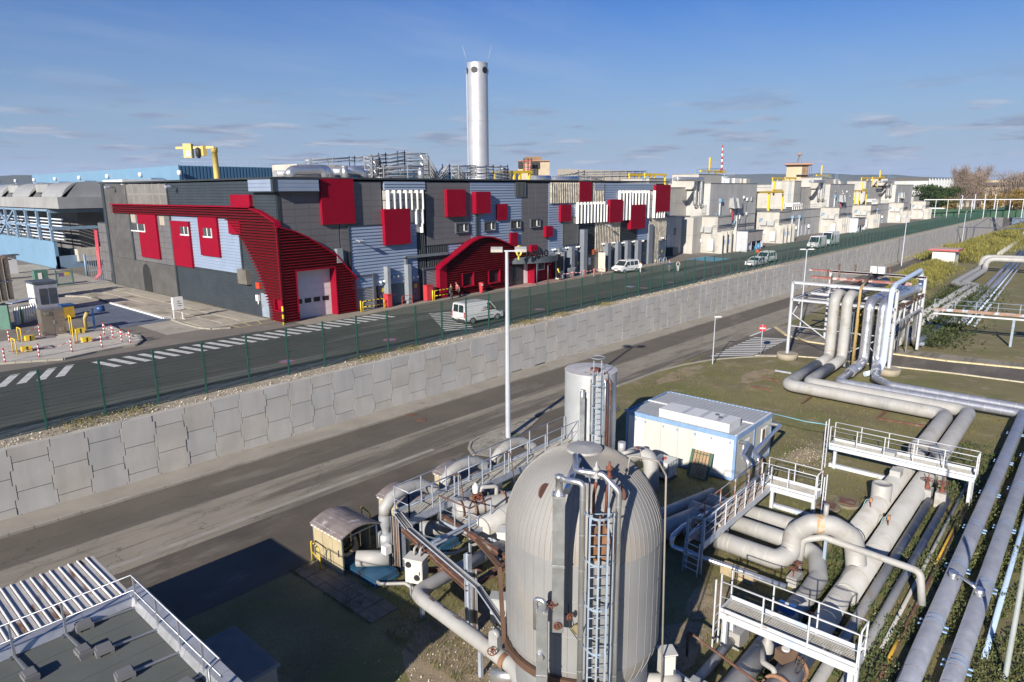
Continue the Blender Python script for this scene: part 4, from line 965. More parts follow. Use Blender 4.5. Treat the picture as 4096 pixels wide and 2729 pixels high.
pipe('riser_pipe', [TK(-.60,.5,5.15), TK(-.02,.62,5.15), TK(-.02,.62,gz)], .075, alu, 'shiny riser pipe bending from the tall square duct down the left of the ladder', fil=.15, step=.95, sm_=seam_g, n=14)
pipe('riser_pipe', [TK(-.25,-1.4,5.0), TK(-.2,-.15,5.12), TK(.46,.05,5.12), TK(.86,.30,4.75), TK(.86,.42,gz)], .075, alu, 'shiny riser pipe kinking down the dome to the right of the ladder', fil=.2, step=.95, sm_=seam_g, n=14)
pipe('dome_duct', [TK(-.45,-.1,4.55), TK(-.18,-1.35,4.93)], .10, alu, 'short fat shiny pipe lying up the crown of the dome', n=14)
vt = thing('relief_valve_pair', TK(.3,.1,4.9), 'two small rusty relief valves on the dome above the caged ladder', 'valve')
for a in (.30,.62):
    part(vt, 'valve_body', MB().lathe(TK(a,.08,4.95), [(.03,0),(.03,.1),(.10,.1),(.10,.14),(.05,.16),(.05,.3),(.09,.3),(.09,.36),(.04,.4),(.02,.52)], 12), valve_m if a > .5 else clad)
    part(vt, 'stem', MB().tube([TK(a,.08,4.95), TK(a-.05,-.1,4.5), TK(a-.05,-.12,4.0)], .04, 8), valve_m)
part(vt, 'rust_plate', MB().prism([TK(.18,.02,2.75), TK(.66,.02,2.75), TK(.70,.03,3.3), TK(.45,-.07,4.05), TK(.16,.03,3.3)], tuple(cdir*.03)), mat('rust_run', (.20,.10,.05), .85, 0, var=.4, scale=4))
pipe('vent_pole', [V((TX,TY,4.55))+rdir*1.15+cdir*.9, V((TX,TY,5.1))+rdir*1.2+cdir*.9, V((TX,TY,4.95))+rdir*1.95+cdir*.85, V((TX,TY,4.4))+rdir*2.22+cdir*.5, V((TX,TY,-2.4))+rdir*2.38+cdir*.45], .028, mat('pole_weathered', (.34,.31,.27), .7, .2), 'thin weathered pole bending over at the right edge of the domed tank', n=8, fil=.12)
g_ = thing('gauge_cluster', TK(.0,.2,.6), 'small cluster of gauges and black cables low on the tank front', 'instrument')
part(g_, 'cable', MB().tube([TK(-.35,.1,1.5), TK(-.3,.3,.95), TK(-.1,.35,.7), TK(.05,.2,1.0)], .012, 5), black); part(g_, 'gauge', MB().cyl(TK(-.12,.12,.85), TK(-.12,.22,.85), .13, 14), mat('brass_dull', (.35,.30,.18), .5, .5)); handwheel(g_, TK(-.3,.4,1.35), tuple(cdir+rdir), .09)
# white boxes at the tank's right foot
def cab_at(name, P, w, d, h, rz, m, label, cat='cabinet', dm=None, doors=1, legs=0.0):
    t = thing(name, (P[0],P[1],P[2]), label, cat); b = MB(); b.obox((P[0],P[1],P[2]+legs+h/2), w/2, d/2, h/2, rz); part(t, 'housing', b, m)
    M = Matrix.Rotation(rz, 3, 'Z')
    for i in range(doors):
        c = V((P[0],P[1],P[2]+legs+h/2))+M@V((-w/2+w*(i+.5)/doors, -d/2-.012, 0)); b = MB(); b.obox(c, w/doors/2-.02, .012, h/2-.04, rz); dd = part(t, 'door', b, dm or m)
        b = MB(); b.obox(c+M@V((w/doors*.36,-.03,0)), .015, .02, .07, rz); part(dd, 'handle', b, steel_d)
    if legs:
        for sx in (-1,1): b = MB(); c = V((P[0],P[1],P[2]))+M@V((sx*(w/2-.08),0,0)); b.beam(c, c+V((0,0,legs)), .06); part(t, 'leg', b, steel)
    b = MB(); b.obox((P[0],P[1],P[2]+legs+h+.02), w/2+.04, d/2+.05, .02, rz); part(t, 'top', b, m)
    return t
rzt = math.atan2(cdir.y, cdir.x)+math.pi/2
whr = mat('cabinet_white_rusty', (.55,.54,.50), .6, 0, var=.06, scale=1.5, stain=((.24,.10,.04), .62, 1.6, (1,1,.5), .8))
cab_at('junction_cabinet', (14.85,7.25,gz), 1.15, .5, 1.75, rzt, whr, 'rust-stained white cabinet at the bottom right foot of the domed tank', doors=2)
cab_at('meter_box', (16.25,8.25,gz), .42, .38, 1.1, rzt+.25, whr, 'slim white box with a narrow top at the right side of the tank', legs=1.1)
cab_at('valve_box', (15.85,8.0,gz), .5, .45, .5, rzt+.25, clad, 'small grey box hanging beside the slim white box', legs=.8)
pipe('tank_outlet', [(15.5,8.9,-2.3),(16.1,8.1,-2.3),(16.4,7.9,-2.3)], .2, clad, 'short stub of pipe leaving the tank base on the right', n=14)
# ---------------------------------------------------------------- slim upright cylinder behind
CX, CY, CR, CT = 29.65, 20.42, 1.42, 2.4
cdir2 = V((-CX,-CY,0)).normalized(); rdir2 = V((-cdir2.y, cdir2.x, 0)); rdir2 = rdir2 if rdir2.dot(RT) > 0 else -rdir2
zc2 = mat('tank_zinc', (.44,.46,.47), .5, .35, var=.09, scale=.8, streak=((.60,.60,.60), .5, 1.3), stain=((.50,.50,.50), .56, .7))
cyl = thing('cylinder_tank', (CX,CY,lowz(CX)), 'tall plain zinc-grey cylinder tank with a ladder, behind the domed tank', 'tank')
b = MB(); b.lathe((CX,CY,0), [(CR,lowz(CX)),(CR,CT)], 56); part(cyl, 'shell', b, zc2)
b = MB(); b.lathe((CX,CY,0), [(CR+.02,CT-.02),(CR+.02,CT+.02),(0,CT+.12)], 56, sm=False); part(cyl, 'top', b, mat('tank_top', (.50,.49,.47), .6, .2, var=.08, stain=((.36,.13,.04), .60, 1.6)))
b = MB()
for z in (-1.6,.3,1.3): b.lathe((CX,CY,z), [(CR+.01,-.012),(CR+.018,0),(CR+.01,.012)], 56)
part(cyl, 'seams', b, zc2)
def CK(a, o, z): return V((CX,CY,0))+rdir2*a+cdir2*math.sqrt(max(.01,(CR+o)**2-a*a))+V((0,0,z))
for s in (0.15,.55): part(cyl, 'ladder_rail', MB().beam(CK(s,.2,lowz(CX)), CK(s,.2,CT+.9), .05, .03), pb_blue)
z = lowz(CX)+.3
while z < CT: part(cyl, 'rung', MB().tube([CK(.15,.2,z), CK(.55,.2,z)], .015, 6), pb_blue); z += .3
for z in (CT-.3,.9,-.6): 
    b = MB(); c = CK(.35,.2,z); pts = [c+rdir2*(-.36*math.cos(math.pi*i/10))+cdir2*(.6*math.sin(math.pi*i/10)) for i in range(11)]
    for p, q in zip(pts, pts[1:]): b.beam(p, q, .012, .05)
    part(cyl, 'cage_hoop', b, pb_blue)
for a in (.2,.5,.8): part(cyl, 'cage_bar', MB().beam(CK(.35,.2,-.6)+rdir2*(-.36*math.cos(math.pi*a))+cdir2*(.6*math.sin(math.pi*a)), CK(.35,.2,CT+.5)+rdir2*(-.36*math.cos(math.pi*a))+cdir2*(.6*math.sin(math.pi*a)), .04, .012), pb_blue)
part(cyl, 'top_guard', MB().ring(CK(.35,-.1,CT+1.0), (0,0,1), .38, .02, 16, 6), pb_blue)
part(cyl, 'duct', MB().beam(CK(-.42,.25,lowz(CX)), CK(-.42,.25,1.3), .26, .26, up=tuple(cdir2)), duct_m)
part(cyl, 'duct_cap', MB().lathe(CK(-.42,.25,1.3), [(.13,0),(.13,.3),(.08,.32),(.08,.42)], 12), zinc)
for s, r_, m in ((.78,.05,alu),(.9,.03,valve_m),(1.05,.045,rust_m),(.02,.03,black)): part(cyl, 'side_pipe', MB().tube([CK(s,.12,lowz(CX)), CK(s,.12,CT-.4), CK(s*.8,-.2,CT+.1)], r_, 8), m)
# rusty top fitting
part(cyl, 'manway', MB().cyl((CX-.3,CY-.5,CT+.03),(CX-.3,CY-.5,CT+.22),.28,16), valve_m)
# ---------------------------------------------------------------- pump shelters, looping pipes (four in a row)
def shelter(x):
    g0 = lowz(x); t = thing('pump_shelter', (x, 23.15, g0), 'tan pump shelter', 'shelter', 'tan pump shelters along the lower road')
    y0, y1, w, zt = 22.05, 24.2, 1.75, -1.98
    for i in range(3):
        for j in range(2):
            b = MB(); hh = (zt-g0)/2; b.box(x-.02, x+.02, y0+(y1-y0)*i/3+.012, y0+(y1-y0)*(i+1)/3-.012, g0+.03+j*hh, g0+(j+1)*hh-.01); part(t, 'wall_panel', b, tan_wall)
    b = MB(); b.box(x, x+w, y1-.03, y1, g0+.03, zt+.1); part(t, 'back_wall', b, tan_wall)
    b = MB(); b.box(x, x+w, y0+.6, y0+.63, g0+1.0, zt+.1) if False else b.box(x+w-.03, x+w, y0+.5, y1, g0+.03, zt+.1); part(t, 'side_wall', b, tan_wall)
    b = MB(); pts = []; k = 9
    for i in range(k+1): u = i/k; pts.append((x-.1+(w+.2)*u, zt+.28*math.sin(math.pi*u)))
    for (a, za), (c, zc__) in zip(pts, pts[1:]): b.prism([(a,y0-.08,za),(c,y0-.08,zc__),(c,y0-.08,zc__+.05),(a,y0-.08,za+.05)], (0,y1-y0+.16,0))
    part(t, 'roof', b, roof_lead)
    b = MB(); n = 9
    for i in range(n): y = y0-.05+(y1-y0+.1)*i/n; b.prism([(x-.12,y+.02,zt-.05),(x-.12,y+.2,zt-.05),(x+.0,y+.2,zt+.09),(x+.0,y+.02,zt+.09)], (.03,0,.02))
    part(t, 'eaves_flaps', b, mat('eaves_white', (.55,.52,.48), .7, 0, stain=((.3,.12,.05), .6, 3)))
    b = MB()
    for yy in (y0, y1): b.beam((x,yy,g0),(x,yy,zt),.05); b.beam((x+w,yy,g0),(x+w,yy,zt+.02),.05)
    b.beam((x,y0,zt),(x+w,y0,zt+.0),.04); part(t, 'frame', b, steel_d)
    part(t, 'handle', MB().beam((x-.06,y0+.25,g0+.8),(x-.06,y0+.25,g0+1.1),.03), steel_d)
    return t
def pumpset(x):
    g0 = lowz(x); t = thing('pump_skid', (x+1.1, 21.8, g0), 'blue pump skid', 'pump', 'blue pump skids under the looping pipes')
    b = MB(); b.box(x+.35,x+1.5,20.4,23.2,g0+.02,g0+.28); b.box(x+.3,x+1.55,20.3,23.3,g0+.0,g0+.06); part(t, 'base', b, blue_oil)
    b = MB(); b.ring((x+.8,22.9,g0+.75),(0,1,0),.42,.09,22,8,0,math.pi); b.beam((x+.38,22.9,g0+.75),(x+.38,22.9,g0+.28),.16); b.beam((x+1.22,22.9,g0+.75),(x+1.22,22.9,g0+.28),.16); part(t, 'wheel_guard', b, mat('guard_cream', (.52,.43,.26), .7, var=.15))
    b = MB(); b.cyl((x+1.5,20.9,g0+.62),(x+.55,21.9,g0+.62),.33,20); part(t, 'motor', b, clad)
    b = MB(); b.box(x+1.2,x+1.5,20.75,21.05,g0+.9,g0+1.25); part(t, 'terminal_box', b, whitem)
    return t
def looppipe(x, lab):
    o = x-14.33; t = thing('looping_pipe', (16.6+o, 22.3, -3.3), lab, 'pipe', 'thick pale pipes looping up from the pump shelters')
    P = [V((16.6+o,22.1,-1.75)), V((16.62+o,22.1,-1.45)), V((16.95+o,22.1,-1.14)), V((17.5+o,22.1,-.98)), V((18.1+o,22.1,-.98)), V((18.7+o,22.1,-1.08)), V((19.3+o,21.9,-1.45)), V((19.6+o,21.6,-2.2))]
    r = .27
    part(t, 'pipe_run', MB().tube(P, r, 20), clad); b = MB()
    for p, q in zip(P[:-1], P[1:]): d = (q-p).normalized(); b.tube([p-d*.012, p+d*.012], r*1.03, 20, caps=False)
    part(t, 'seams', b, seam_m)
    part(t, 'reducer', MB().lathe((16.6+o,22.1,0), [(.29,-1.75),(.29,-2.15),(.19,-2.42),(.19,-2.6)], 22), mat('reducer_zinc', (.36,.38,.40), .5, .3))
    part(t, 'nozzle', MB().lathe((16.6+o,22.1,0), [(.0,-3.25),(.36,-3.25),(.36,-2.62),(.18,-2.58)], 22), MT['reducer_zinc'])
    return t
labs = ('nearest tan pump shelter, open at the side, left end of the row', 'second tan pump shelter, behind the first looping pipe', 'third tan pump shelter, only its dark roof and cream corner showing', 'fourth tan pump shelter, mostly hidden behind the walkway')
plabs = ('thick pale looping pipe nearest the left end of the walkway', 'second thick looping pipe behind the walkway rail', 'third thick looping pipe, just below the tall lamp post', 'fourth looping pipe, near the cylinder tank')
klabs = ('blue oily pump skid inside the nearest tan shelter', 'second blue pump skid under the steel frame', 'third blue pump skid in the shade of the walkway', 'fourth pump skid hidden below the walkway')
for i in range(3):
    x = 14.33+i*3.53; s_ = shelter(x); s_['label'] = labs[i]; k_ = pumpset(x); k_['label'] = klabs[i]; looppipe(x, plabs[i])
# ---------------------------------------------------------------- walkway between pumps and tank
DZ = -1.32
wk = thing('walkway', (16.4, 20.6, DZ), 'long galvanised walkway with handrails running from the pumps to the cylinder tank', 'walkway')
xs = [16.42]+[16.42+i*1.55 for i in range(1, 8)]
part(wk, 'kick_plate', MB().box(16.35,28.2,21.15,21.18,DZ-.05,DZ+.16), steel); part(wk, 'kick_plate', MB().box(16.35,28.2,20.12,20.15,DZ-.18,DZ+.14), steel)
part(wk, 'kick_plate', MB().box(16.32,16.35,20.12,21.18,DZ-.12,DZ+.16), steel)
for y in (20.16, 21.10): part(wk, 'side_beam', MB().box(16.4,28.2,y,y+.05,DZ-.25,DZ-.03), steel)
for i in range(8): part(wk, 'grating', grate(16.4+i*1.47,16.4+(i+1)*1.47-.03,20.22,21.1,DZ+.01,.085,.11), grating_m)
rail(wk, [(28.2,21.12,DZ+.1),(16.4,21.12,DZ+.1),(16.4,20.2,DZ+.1)], 1.15, 1.5, m=steel)
rail(wk, [(16.4,20.2,DZ+.1),(19.0,20.2,DZ+.1)], 1.1, 1.2, m=steel); rail(wk, [(19.25,20.2,DZ+.1),(22.3,20.2,DZ+.1)], 1.1, 1.5, m=steel); rail(wk, [(22.6,20.2,DZ+.1),(28.2,20.2,DZ+.1)], 1.1, 1.5, m=steel)
for x in (19.12,22.45):
    part(wk, 'rail_end', MB().tube(fillet([V((x-.35,20.2,DZ+1.2)), V((x+.02,20.1,DZ+1.2)), V((x+.05,20.0,-.2)), V((x+.05,19.8,DZ-.1))], .12, 3), .024, 8), rust_m)
for x in (17.0,20.5,24.0,27.5):
    for y in (20.2,21.1): part(wk, 'leg', MB().beam((x,y,lowz(x)),(x,y,DZ-.2),.09), steel)
# side landing towards the tank
ld = thing('landing', (18.6,19.2,DZ-.5), 'small grated landing with rusty rails off the middle of the walkway', 'platform')
part(ld, 'deck', grate(18.0,19.2,18.3,20.0,DZ-.55,.07,.14), grating_m)
for a, c in (((17.95,18.25),(19.25,18.25)),((17.95,18.25),(17.95,20.1)),((19.25,18.25),(19.25,20.1))): part(ld, 'edge_beam', MB().beam((*a,DZ-.62),(*c,DZ-.62),.06,.2), steel)
rail(ld, [(17.95,20.0,DZ-.5),(17.95,18.25,DZ-.5),(19.25,18.25,DZ-.5)], 1.1, .95, m=steel)
part(ld, 'rusty_rail', MB().beam((17.95,20.1,DZ+.6),(17.95,18.2,DZ+.6),.06,.04), rust_m); part(ld, 'rusty_rail', MB().beam((17.95,18.22,DZ+.6),(19.25,18.22,DZ+.6),.06,.04), rust_m)
for x, y in ((17.95,18.25),(19.25,18.25)): part(ld, 'leg', MB().beam((x,y,lowz(x)),(x,y,DZ-.6),.08), steel)
# ---------------------------------------------------------------- support frame with rust beams left of the tank
fr = thing('pipe_support_frame', (15.1,15.55,lowz(15)), 'tall steel frame with long rusty cross beams left of the domed tank', 'frame')
FZ = -1.85
for x, y, z1 in ((15.12,15.5,-.5),(16.4,20.75,-1.4),(19.9,15.5,-1.2),(21.2,20.1,-1.4)): 
    bb = MB().ibeam((x,y,lowz(x)),(x,y,z1),.2,.2,.02); part(fr, 'column', bb, steel); part(fr, 'foot_plate', MB().box(x-.2,x+.2,y-.2,y+.2,lowz(x),lowz(x)+.03), steel)
for a, c in (((15.12,15.5),(16.4,20.75)),((15.12,15.5),(19.9,15.5)),((19.9,15.5),(21.2,20.1)),((17.5,15.5),(18.2,20.2))): part(fr, 'rusty_beam', MB().ibeam((*a,FZ),(*c,FZ),.18,.22,.025), rust_m)
part(fr, 'beam', MB().ibeam((16.2,20.7,FZ+.28),(21.2,20.7,FZ+.28),.16,.2,.02), steel); part(fr, 'beam', MB().ibeam((16.2,18.6,FZ+.12),(21.4,18.6,FZ+.12),.16,.18,.02), steel)
part(fr, 'brace', MB().beam((16.4,20.7,-1.9),(18.4,20.7,-3.2),.06), steel)
part(fr, 'low_beam', MB().ibeam((15.9,18.9,-2.85),(17.6,17.2,-2.85),.16,.2,.02), rust_m)
# cable trays
ct = thing('cable_tray', (15.9,20.9,lowz(16)), 'long rusty cable tray running over the steel frame to the domed tank', 'cable tray')
def tray(t, a, c, w=.28, up=(0,0,1)):
    a = V(a); c = V(c); d = (c-a).normalized(); s = d.cross(V(up)).normalized()
    part(t, 'tray_base', MB().beam(a, c, w, .012, up), mat('tray_rust', (.20,.12,.08), .8, .1, var=.3, scale=3))
    for k in (-1,1): part(t, 'tray_side', MB().beam(a+s*w/2*k+V(up)*.03, c+s*w/2*k+V(up)*.03, .015, .07, up), steel)
    for k in range(3): part(t, 'cable', MB().tube([a+s*(k-1)*.06+V(up)*.03, c+s*(k-1)*.06+V(up)*.03], .014, 5, sm=True), steel_d if k == 1 else clad)
tray(ct, (16.05,20.55,-.98), (15.55,19.2,-1.0), .32); tray(ct, (15.55,19.2,-1.0), (14.6,14.5,-1.15), .2); tray(ct, (14.6,14.5,-1.15), (13.6,12.3,-1.15), .2); tray(ct, (16.05,20.75,lowz(16)), (16.05,20.75,-1.15), .3, up=(-.6,-.8,0)); tray(ct, (15.25,15.35,lowz(15)), (15.25,15.35,-1.1), .2, up=(-.6,-.8,0))
# white rust-bled cabinet and grey control box
cw = cab_at('control_cabinet', (15.35,18.6,lowz(15.35)), .75, .5, 1.0, R(-68), whr, 'white wall cabinet with two round windows and rust runs, in front of the steel frame', legs=.75)
M_ = Matrix.Rotation(R(-68), 3, 'Z')
for dx, dz in ((-.2,1.55),(.15,1.05)):
    c = V((15.35,18.6,lowz(15.35)+dz))+M_@V((dx,-.27,0)); part(cw, 'round_window', MB().cyl(c, c+M_@V((0,-.05,0)), .12, 18), black)
for dx in (-.1,.15):
    c = V((15.35,18.6,lowz(15.35)+1.8))+M_@V((dx,.05,0)); part(cw, 'goose_neck', MB().tube(fillet([c, c+V((0,0,.28)), c+V((.3,.05,.32))], .12, 4), .05, 10), clad)
cab_at('control_box', (16.0,14.8,lowz(16)), .62, .42, .95, R(-60), mat('box_grey', (.36,.37,.36), .6), 'grey-white rectangular control box right of the tall steel column', legs=.4)
cab_at('control_box', (19.3,17.3,lowz(19.3)), .9, .6, .8, R(-55), whr, 'stained cream control box beneath the horizontal drum', legs=1.0)
# horizontal drum vessels
dv = thing('horizontal_drum', (20,18.3,-2.2), 'plain pale horizontal drum with a flat round end, left of the domed tank', 'vessel')
part(dv, 'shell', MB().cyl((18.75,18.3,-1.95),(23.5,18.3,-1.95),.46,28), clad); seams(dv, [(18.75,18.3,-1.95),(23.5,18.3,-1.95)], .46, 1.1, seam_m)
part(dv, 'end_cap', MB().cyl((18.70,18.3,-1.95),(18.75,18.3,-1.95),.445,28), mat('drum_end', (.50,.49,.45), .6, .1))
for x in (19.4,22.2): part(dv, 'saddle', MB().box(x-.1,x+.1,17.95,18.65,lowz(x),-2.3), steel)
d2 = thing('flanged_vessel', (20,19.4,-2.2), 'pale pipe vessel with rusty flanges and a big rusted valve below the walkway', 'vessel')
part(d2, 'shell', MB().tube([(18.75,20.0,-1.72),(19.4,19.75,-1.72),(20.8,19.0,-1.72),(21.9,18.7,-1.72)], .38, 24), clad)
for u, m in ((.02,rust_m),(.22,mat('rust_flange', (.22,.12,.07), .8, 0, var=.3, scale=3)),(.38,rust_m),(.75,MT['rust_flange'])):
    p = V((19.0,19.9,-1.72)).lerp(V((21.5,18.75,-1.72)), u); d = V((1,-.45,0)).normalized(); part(d2, 'flange', MB().tube([p-d*.035, p+d*.035], .47 if m is not rust_m else .41, 24), m)
c = V((19.75,19.55,-1.25)); part(d2, 'gearbox', MB().obox(c, .2,.12,.12, R(-25)), valve_m); handwheel(d2, c+V((-.25,-.2,0)), (-.6,-.8,0), .2)
part(d2, 'actuator', MB().lathe(c+V((.05,.15,.1)), [(.1,0),(.14,.03),(.14,.35),(.1,.38),(.02,.5)], 14), whitem)
part(d2, 'bypass', MB().tube(fillet([V((19.9,19.7,-1.4)), V((20.1,19.6,-.95)), V((20.7,19.25,-1.0)), V((20.6,19.2,-1.5))], .12, 4), .09, 12), clad)
pipe('cross_pipe', [(17.2,20.2,-3.2),(17.9,19.2,-3.1),(19.0,18.9,-3.0),(20.0,18.4,-3.3)], .07, clad, 'thin pale pipe crossing the ground under the steel frame', n=12)
pipe('slab_pipe', [(14.9,21.9,-3.45),(14.75,20.2,-3.45),(15.4,19.4,-3.4),(15.5,18.7,-3.55)], .07, clad, 'thin pipe lying on the flagstones beside the near pump skid', n=10)
# big L-shaped pipe coming out of the frame
Lp = [V((19.6,17.3,-2.45)), V((14.25,17.45,-2.45)), V((13.7,12.1,-2.45)), V((13.1,10.9,-2.75)), V((13.1,10.7,-4.2))]
lp = pipe('l_shaped_pipe', Lp, .255, clad, 'big pale L-shaped pipe with rust patches bending in front of the steel frame', fil=.5, step=.95, n=24, seg=3)
c = V((13.72,12.9,-2.2)); part(lp, 'valve_bonnet', MB().obox(c+V((0,.0,.18)), .13,.17,.32, .1), mat('bonnet_grey', (.42,.43,.43), .5, .3)); part(lp, 'bonnet_top', MB().cyl(c+V((-.13,0,.5)), c+V((.13,0,.5)), .17, 16), MT['bonnet_grey']); handwheel(lp, c+V((-.3,-.12,.1)), (-.8,-.5,.1), .13)
rb = MB(); rb.tube([(13.68,12.35,-2.45),(13.70,12.55,-2.45)], .262, 24, caps=False); part(lp, 'rust_ring', rb, mat('rust_flange', (.22,.12,.07)))
for i, (u, a) in enumerate(((.12,.9),(.3,1.2),(.46,1.0),(.8,1.3))):
    p = V((14.2,16.9,-2.45)).lerp(V((13.75,12.6,-2.45)), u); b = MB(); k = 9
    pts = []
    for j in range(k): th = 2*math.pi*j/k; rr_ = .13*rnd.uniform(.5,1.2); ang = math.pi/2+.55*math.sin(th)*rr_/.13*.35+.25*(i%2); pts.append(V((p.x+.259*math.cos(ang)*-1, p.y+rr_*1.6*math.cos(th), p.z+.259*math.sin(ang))))
    for j in range(1, k-1): b.poly([pts[0], pts[j], pts[j+1]])
    part(lp, 'rust_patch', b, rust_m)
pipe('lower_drum_pipe', [(15.9,14.6,-3.05),(19.5,15.6,-3.05),(20.4,17.0,-2.9)], .36, clad, 'thick pipe running low in the shade behind the L-shaped pipe', n=20, step=1.2)
for x, y in ((14.6,17.45),(13.75,13.6)): solo('pipe_stand', MB().beam((x,y,lowz(x)),(x,y,-2.7),.12), steel, 'steel stand under the L-shaped pipe %s' % ('near its bend' if x > 14 else 'near its valve'), 'stand')
# pale stub lying by the tank foot
pipe('stub_duct', [(13.9,13.3,-3.5),(14.6,12.3,-3.45)], .23, zinc, 'short galvanised duct stub lying by the foot of the tank', n=18)
# flagstone path
fl = thing('flagstone_path', (13.8,21,lowz(13.8)), 'strip of dark flagstones beside the nearest pump shelter', 'paving')
for i in range(6):
    for j in range(3): b = MB(); b.box(13.1+j*.42,13.1+j*.42+.40,18.6+i*.9,18.6+i*.9+.86,-3.68,-3.60+.01*rnd.random()); part(fl, 'flagstone', b, mat('flagstone', (.17,.145,.11), .9, var=.2, scale=2))
# yellow and black hoops by the sheds
yb = mat('hoop_yellow', (.62,.45,.04), .5); 
def hoopbar(P, rz, w, h, label, cat='hoop barrier'):
    t = thing('hoop_guard', P, label, cat); d = V((math.cos(rz), math.sin(rz), 0)); a = V(P)-d*w/2; c = V(P)+d*w/2; up = V((0,0,h))
    part(t, 'hoop', MB().tube(fillet([a, a+up, c+up, c], .12, 4), .035, 10), yb); part(t, 'mid_bar', MB().tube([a+up*.5, c+up*.5], .03, 8), yb)
    for u in (.25,.5,.75): b = MB(); p = (a+up).lerp(c+up, u); b.cyl(p-d*w*.06, p+d*w*.06, .037, 10); part(t, 'black_band', b, black)
    return t
hoopbar((14.0,23.6,lowz(14)), R(80), .9, 1.0, 'yellow and black hoop guard left of the nearest pump shelter'); hoopbar((17.3,24.5,lowz(17)), R(80), .9, 1.1, 'yellow and black hoop guard between the first two pump shelters')
# ---------------------------------------------------------------- white site cabin
KX0, KX1, KY0, KY1 = 34.15, 39.35, 13.85, 20.85; KG = lowz(36)+.12; KT = -1.15
cab = thing('site_cabin', (36.7,17.3,lowz(36)), 'white site cabin with blue frame, ribbed grey roof and a white box on top', 'cabin')
part(cab, 'body', MB().box(KX0+.06,KX1-.06,KY0+.06,KY1-.06,KG,KT-.25), mat('cabin_core', (.50,.50,.48), .6))
n = 6
for i in range(n):
    b = MB(); w = (KY1-KY0-.3)/n; b.box(KX0+.02,KX0+.06,KY0+.15+i*w+.006,KY0+.15+(i+1)*w-.006,KG+.12,KT-.28); part(cab, 'wall_panel', b, cabw if i < 2 else mat('cabin_white_dull', (.50,.50,.47), .55, 0, var=.05, streak=((.38,.36,.31), .3, 1.5)) if i < 5 else cabw)
for (x0, x1) in ((KX0+.12,KX0+2.48),(KX0+2.72,KX1-.12)):
    part(cab, 'wall_panel', MB().box(x0,x1,KY0+.02,KY0+.06,KG+.12,KT-.28), MT['cabin_white_dull'])
    w = part(cab, 'window', MB().box(x0+.9,x0+1.75,KY0-.03,KY0+.02,KG+1.0,KG+2.0), whitem); part(w, 'pane', MB().box(x0+.98,x0+1.33,KY0-.045,KY0-.03,KG+1.08,KG+1.92), glass); part(w, 'pane', MB().box(x0+1.38,x0+1.67,KY0-.045,KY0-.03,KG+1.08,KG+1.92), mat('blind', (.5,.47,.42), .7))
for x in (KX0,KX1-.14): 
    for y in (KY0,KY1-.14): part(cab, 'corner_post', MB().box(x,x+.14,y,y+.14,KG,KT-.02), cabb)
part(cab, 'middle_post', MB().box(KX0+2.5,KX0+2.7,KY0-.01,KY0+.1,KG,KT-.05), cabb)
for z0, z1 in ((KG-.05,KG+.1),(KT-.27,KT)):
    for a in ((KX0-.01,KX0+.05,KY0+.14,KY1-.14),(KX1-.05,KX1+.01,KY0+.14,KY1-.14),(KX0+.14,KX1-.14,KY0-.012,KY0+.05),(KX0+.14,KX1-.14,KY1-.05,KY1+.01)): part(cab, 'frame_rail', MB().box(*a,z0,z1), cabb)
b = MB(); pr = []; k = 24
for i in range(k): y = KY0+.14+(KY1-KY0-.28)*i/k; d_ = (KY1-KY0-.28)/k; pr += [(y,0),(y+d_*.3,.055),(y+d_*.6,.055),(y+d_*.8,0)]
for half in ((KX0+.05,KX0+2.52),(KX0+2.68,KX1-.05)):
    b = MB(); pr = []; k = 26; 
    for i in range(k): y = KY0+.12+(KY1-KY0-.24)*i/k; d_ = (KY1-KY0-.24)/k; pr += [(y,0),(y+d_*.3,.05),(y+d_*.65,.05),(y+d_*.85,0)]
    for (a, h0), (c, h1) in zip(pr, pr[1:]): b.poly([(half[0],a,KT-.06+h0),(half[1],a,KT-.06+h0),(half[1],c,KT-.06+h1),(half[0],c,KT-.06+h1)])
    part(cab, 'ribbed_roof', b, mat('cabin_roof', (.42,.43,.42), .5, .3, var=.06))
part(cab, 'ridge_cap', MB().box(KX0+2.52,KX0+2.68,KY0+.05,KY1-.05,KT-.03,KT+.03), cabw)
part(cab, 'ridge_cap', MB().box(KX0+.04,KX1-.04,KY0+.02,KY0+.12,KT-.02,KT+.02), cabw)
part(cab, 'roof_ledge', MB().box(KX0-.1,KX0+.02,KY1-1.6,KY1+.1,KT-.02,KT+.04), cabb)
rbx = part(cab, 'roof_box', MB().box(KX0+.25,KX0+1.75,KY0+.55,KY0+4.9,KT-.02,KT+.48), cabw)
for u in (1.2,2.2,3.3): part(rbx, 'strip', MB().box(KX0+.3,KX0+1.72,KY0+u,KY0+u+.25,KT+.481,KT+.49), mat('strip_grey', (.40,.42,.44), .5))
for q in ((1.3,1.25),(.95,.9)): part(rbx, 'roof_vent', MB().cyl((KX0+q[0],KY0+q[1]+.5,KT+.49),(KX0+q[0],KY0+q[1]+.5,KT+.54),.12,10), steel_d)
for i, y in enumerate((20.2,19.5,18.3,17.4,16.3,15.3,14.2)): part(cab, 'fixing_plate', MB().box(KX0-.005,KX0+.02,y-.05,y+.05,KT-.55,KT-.4), cabb)
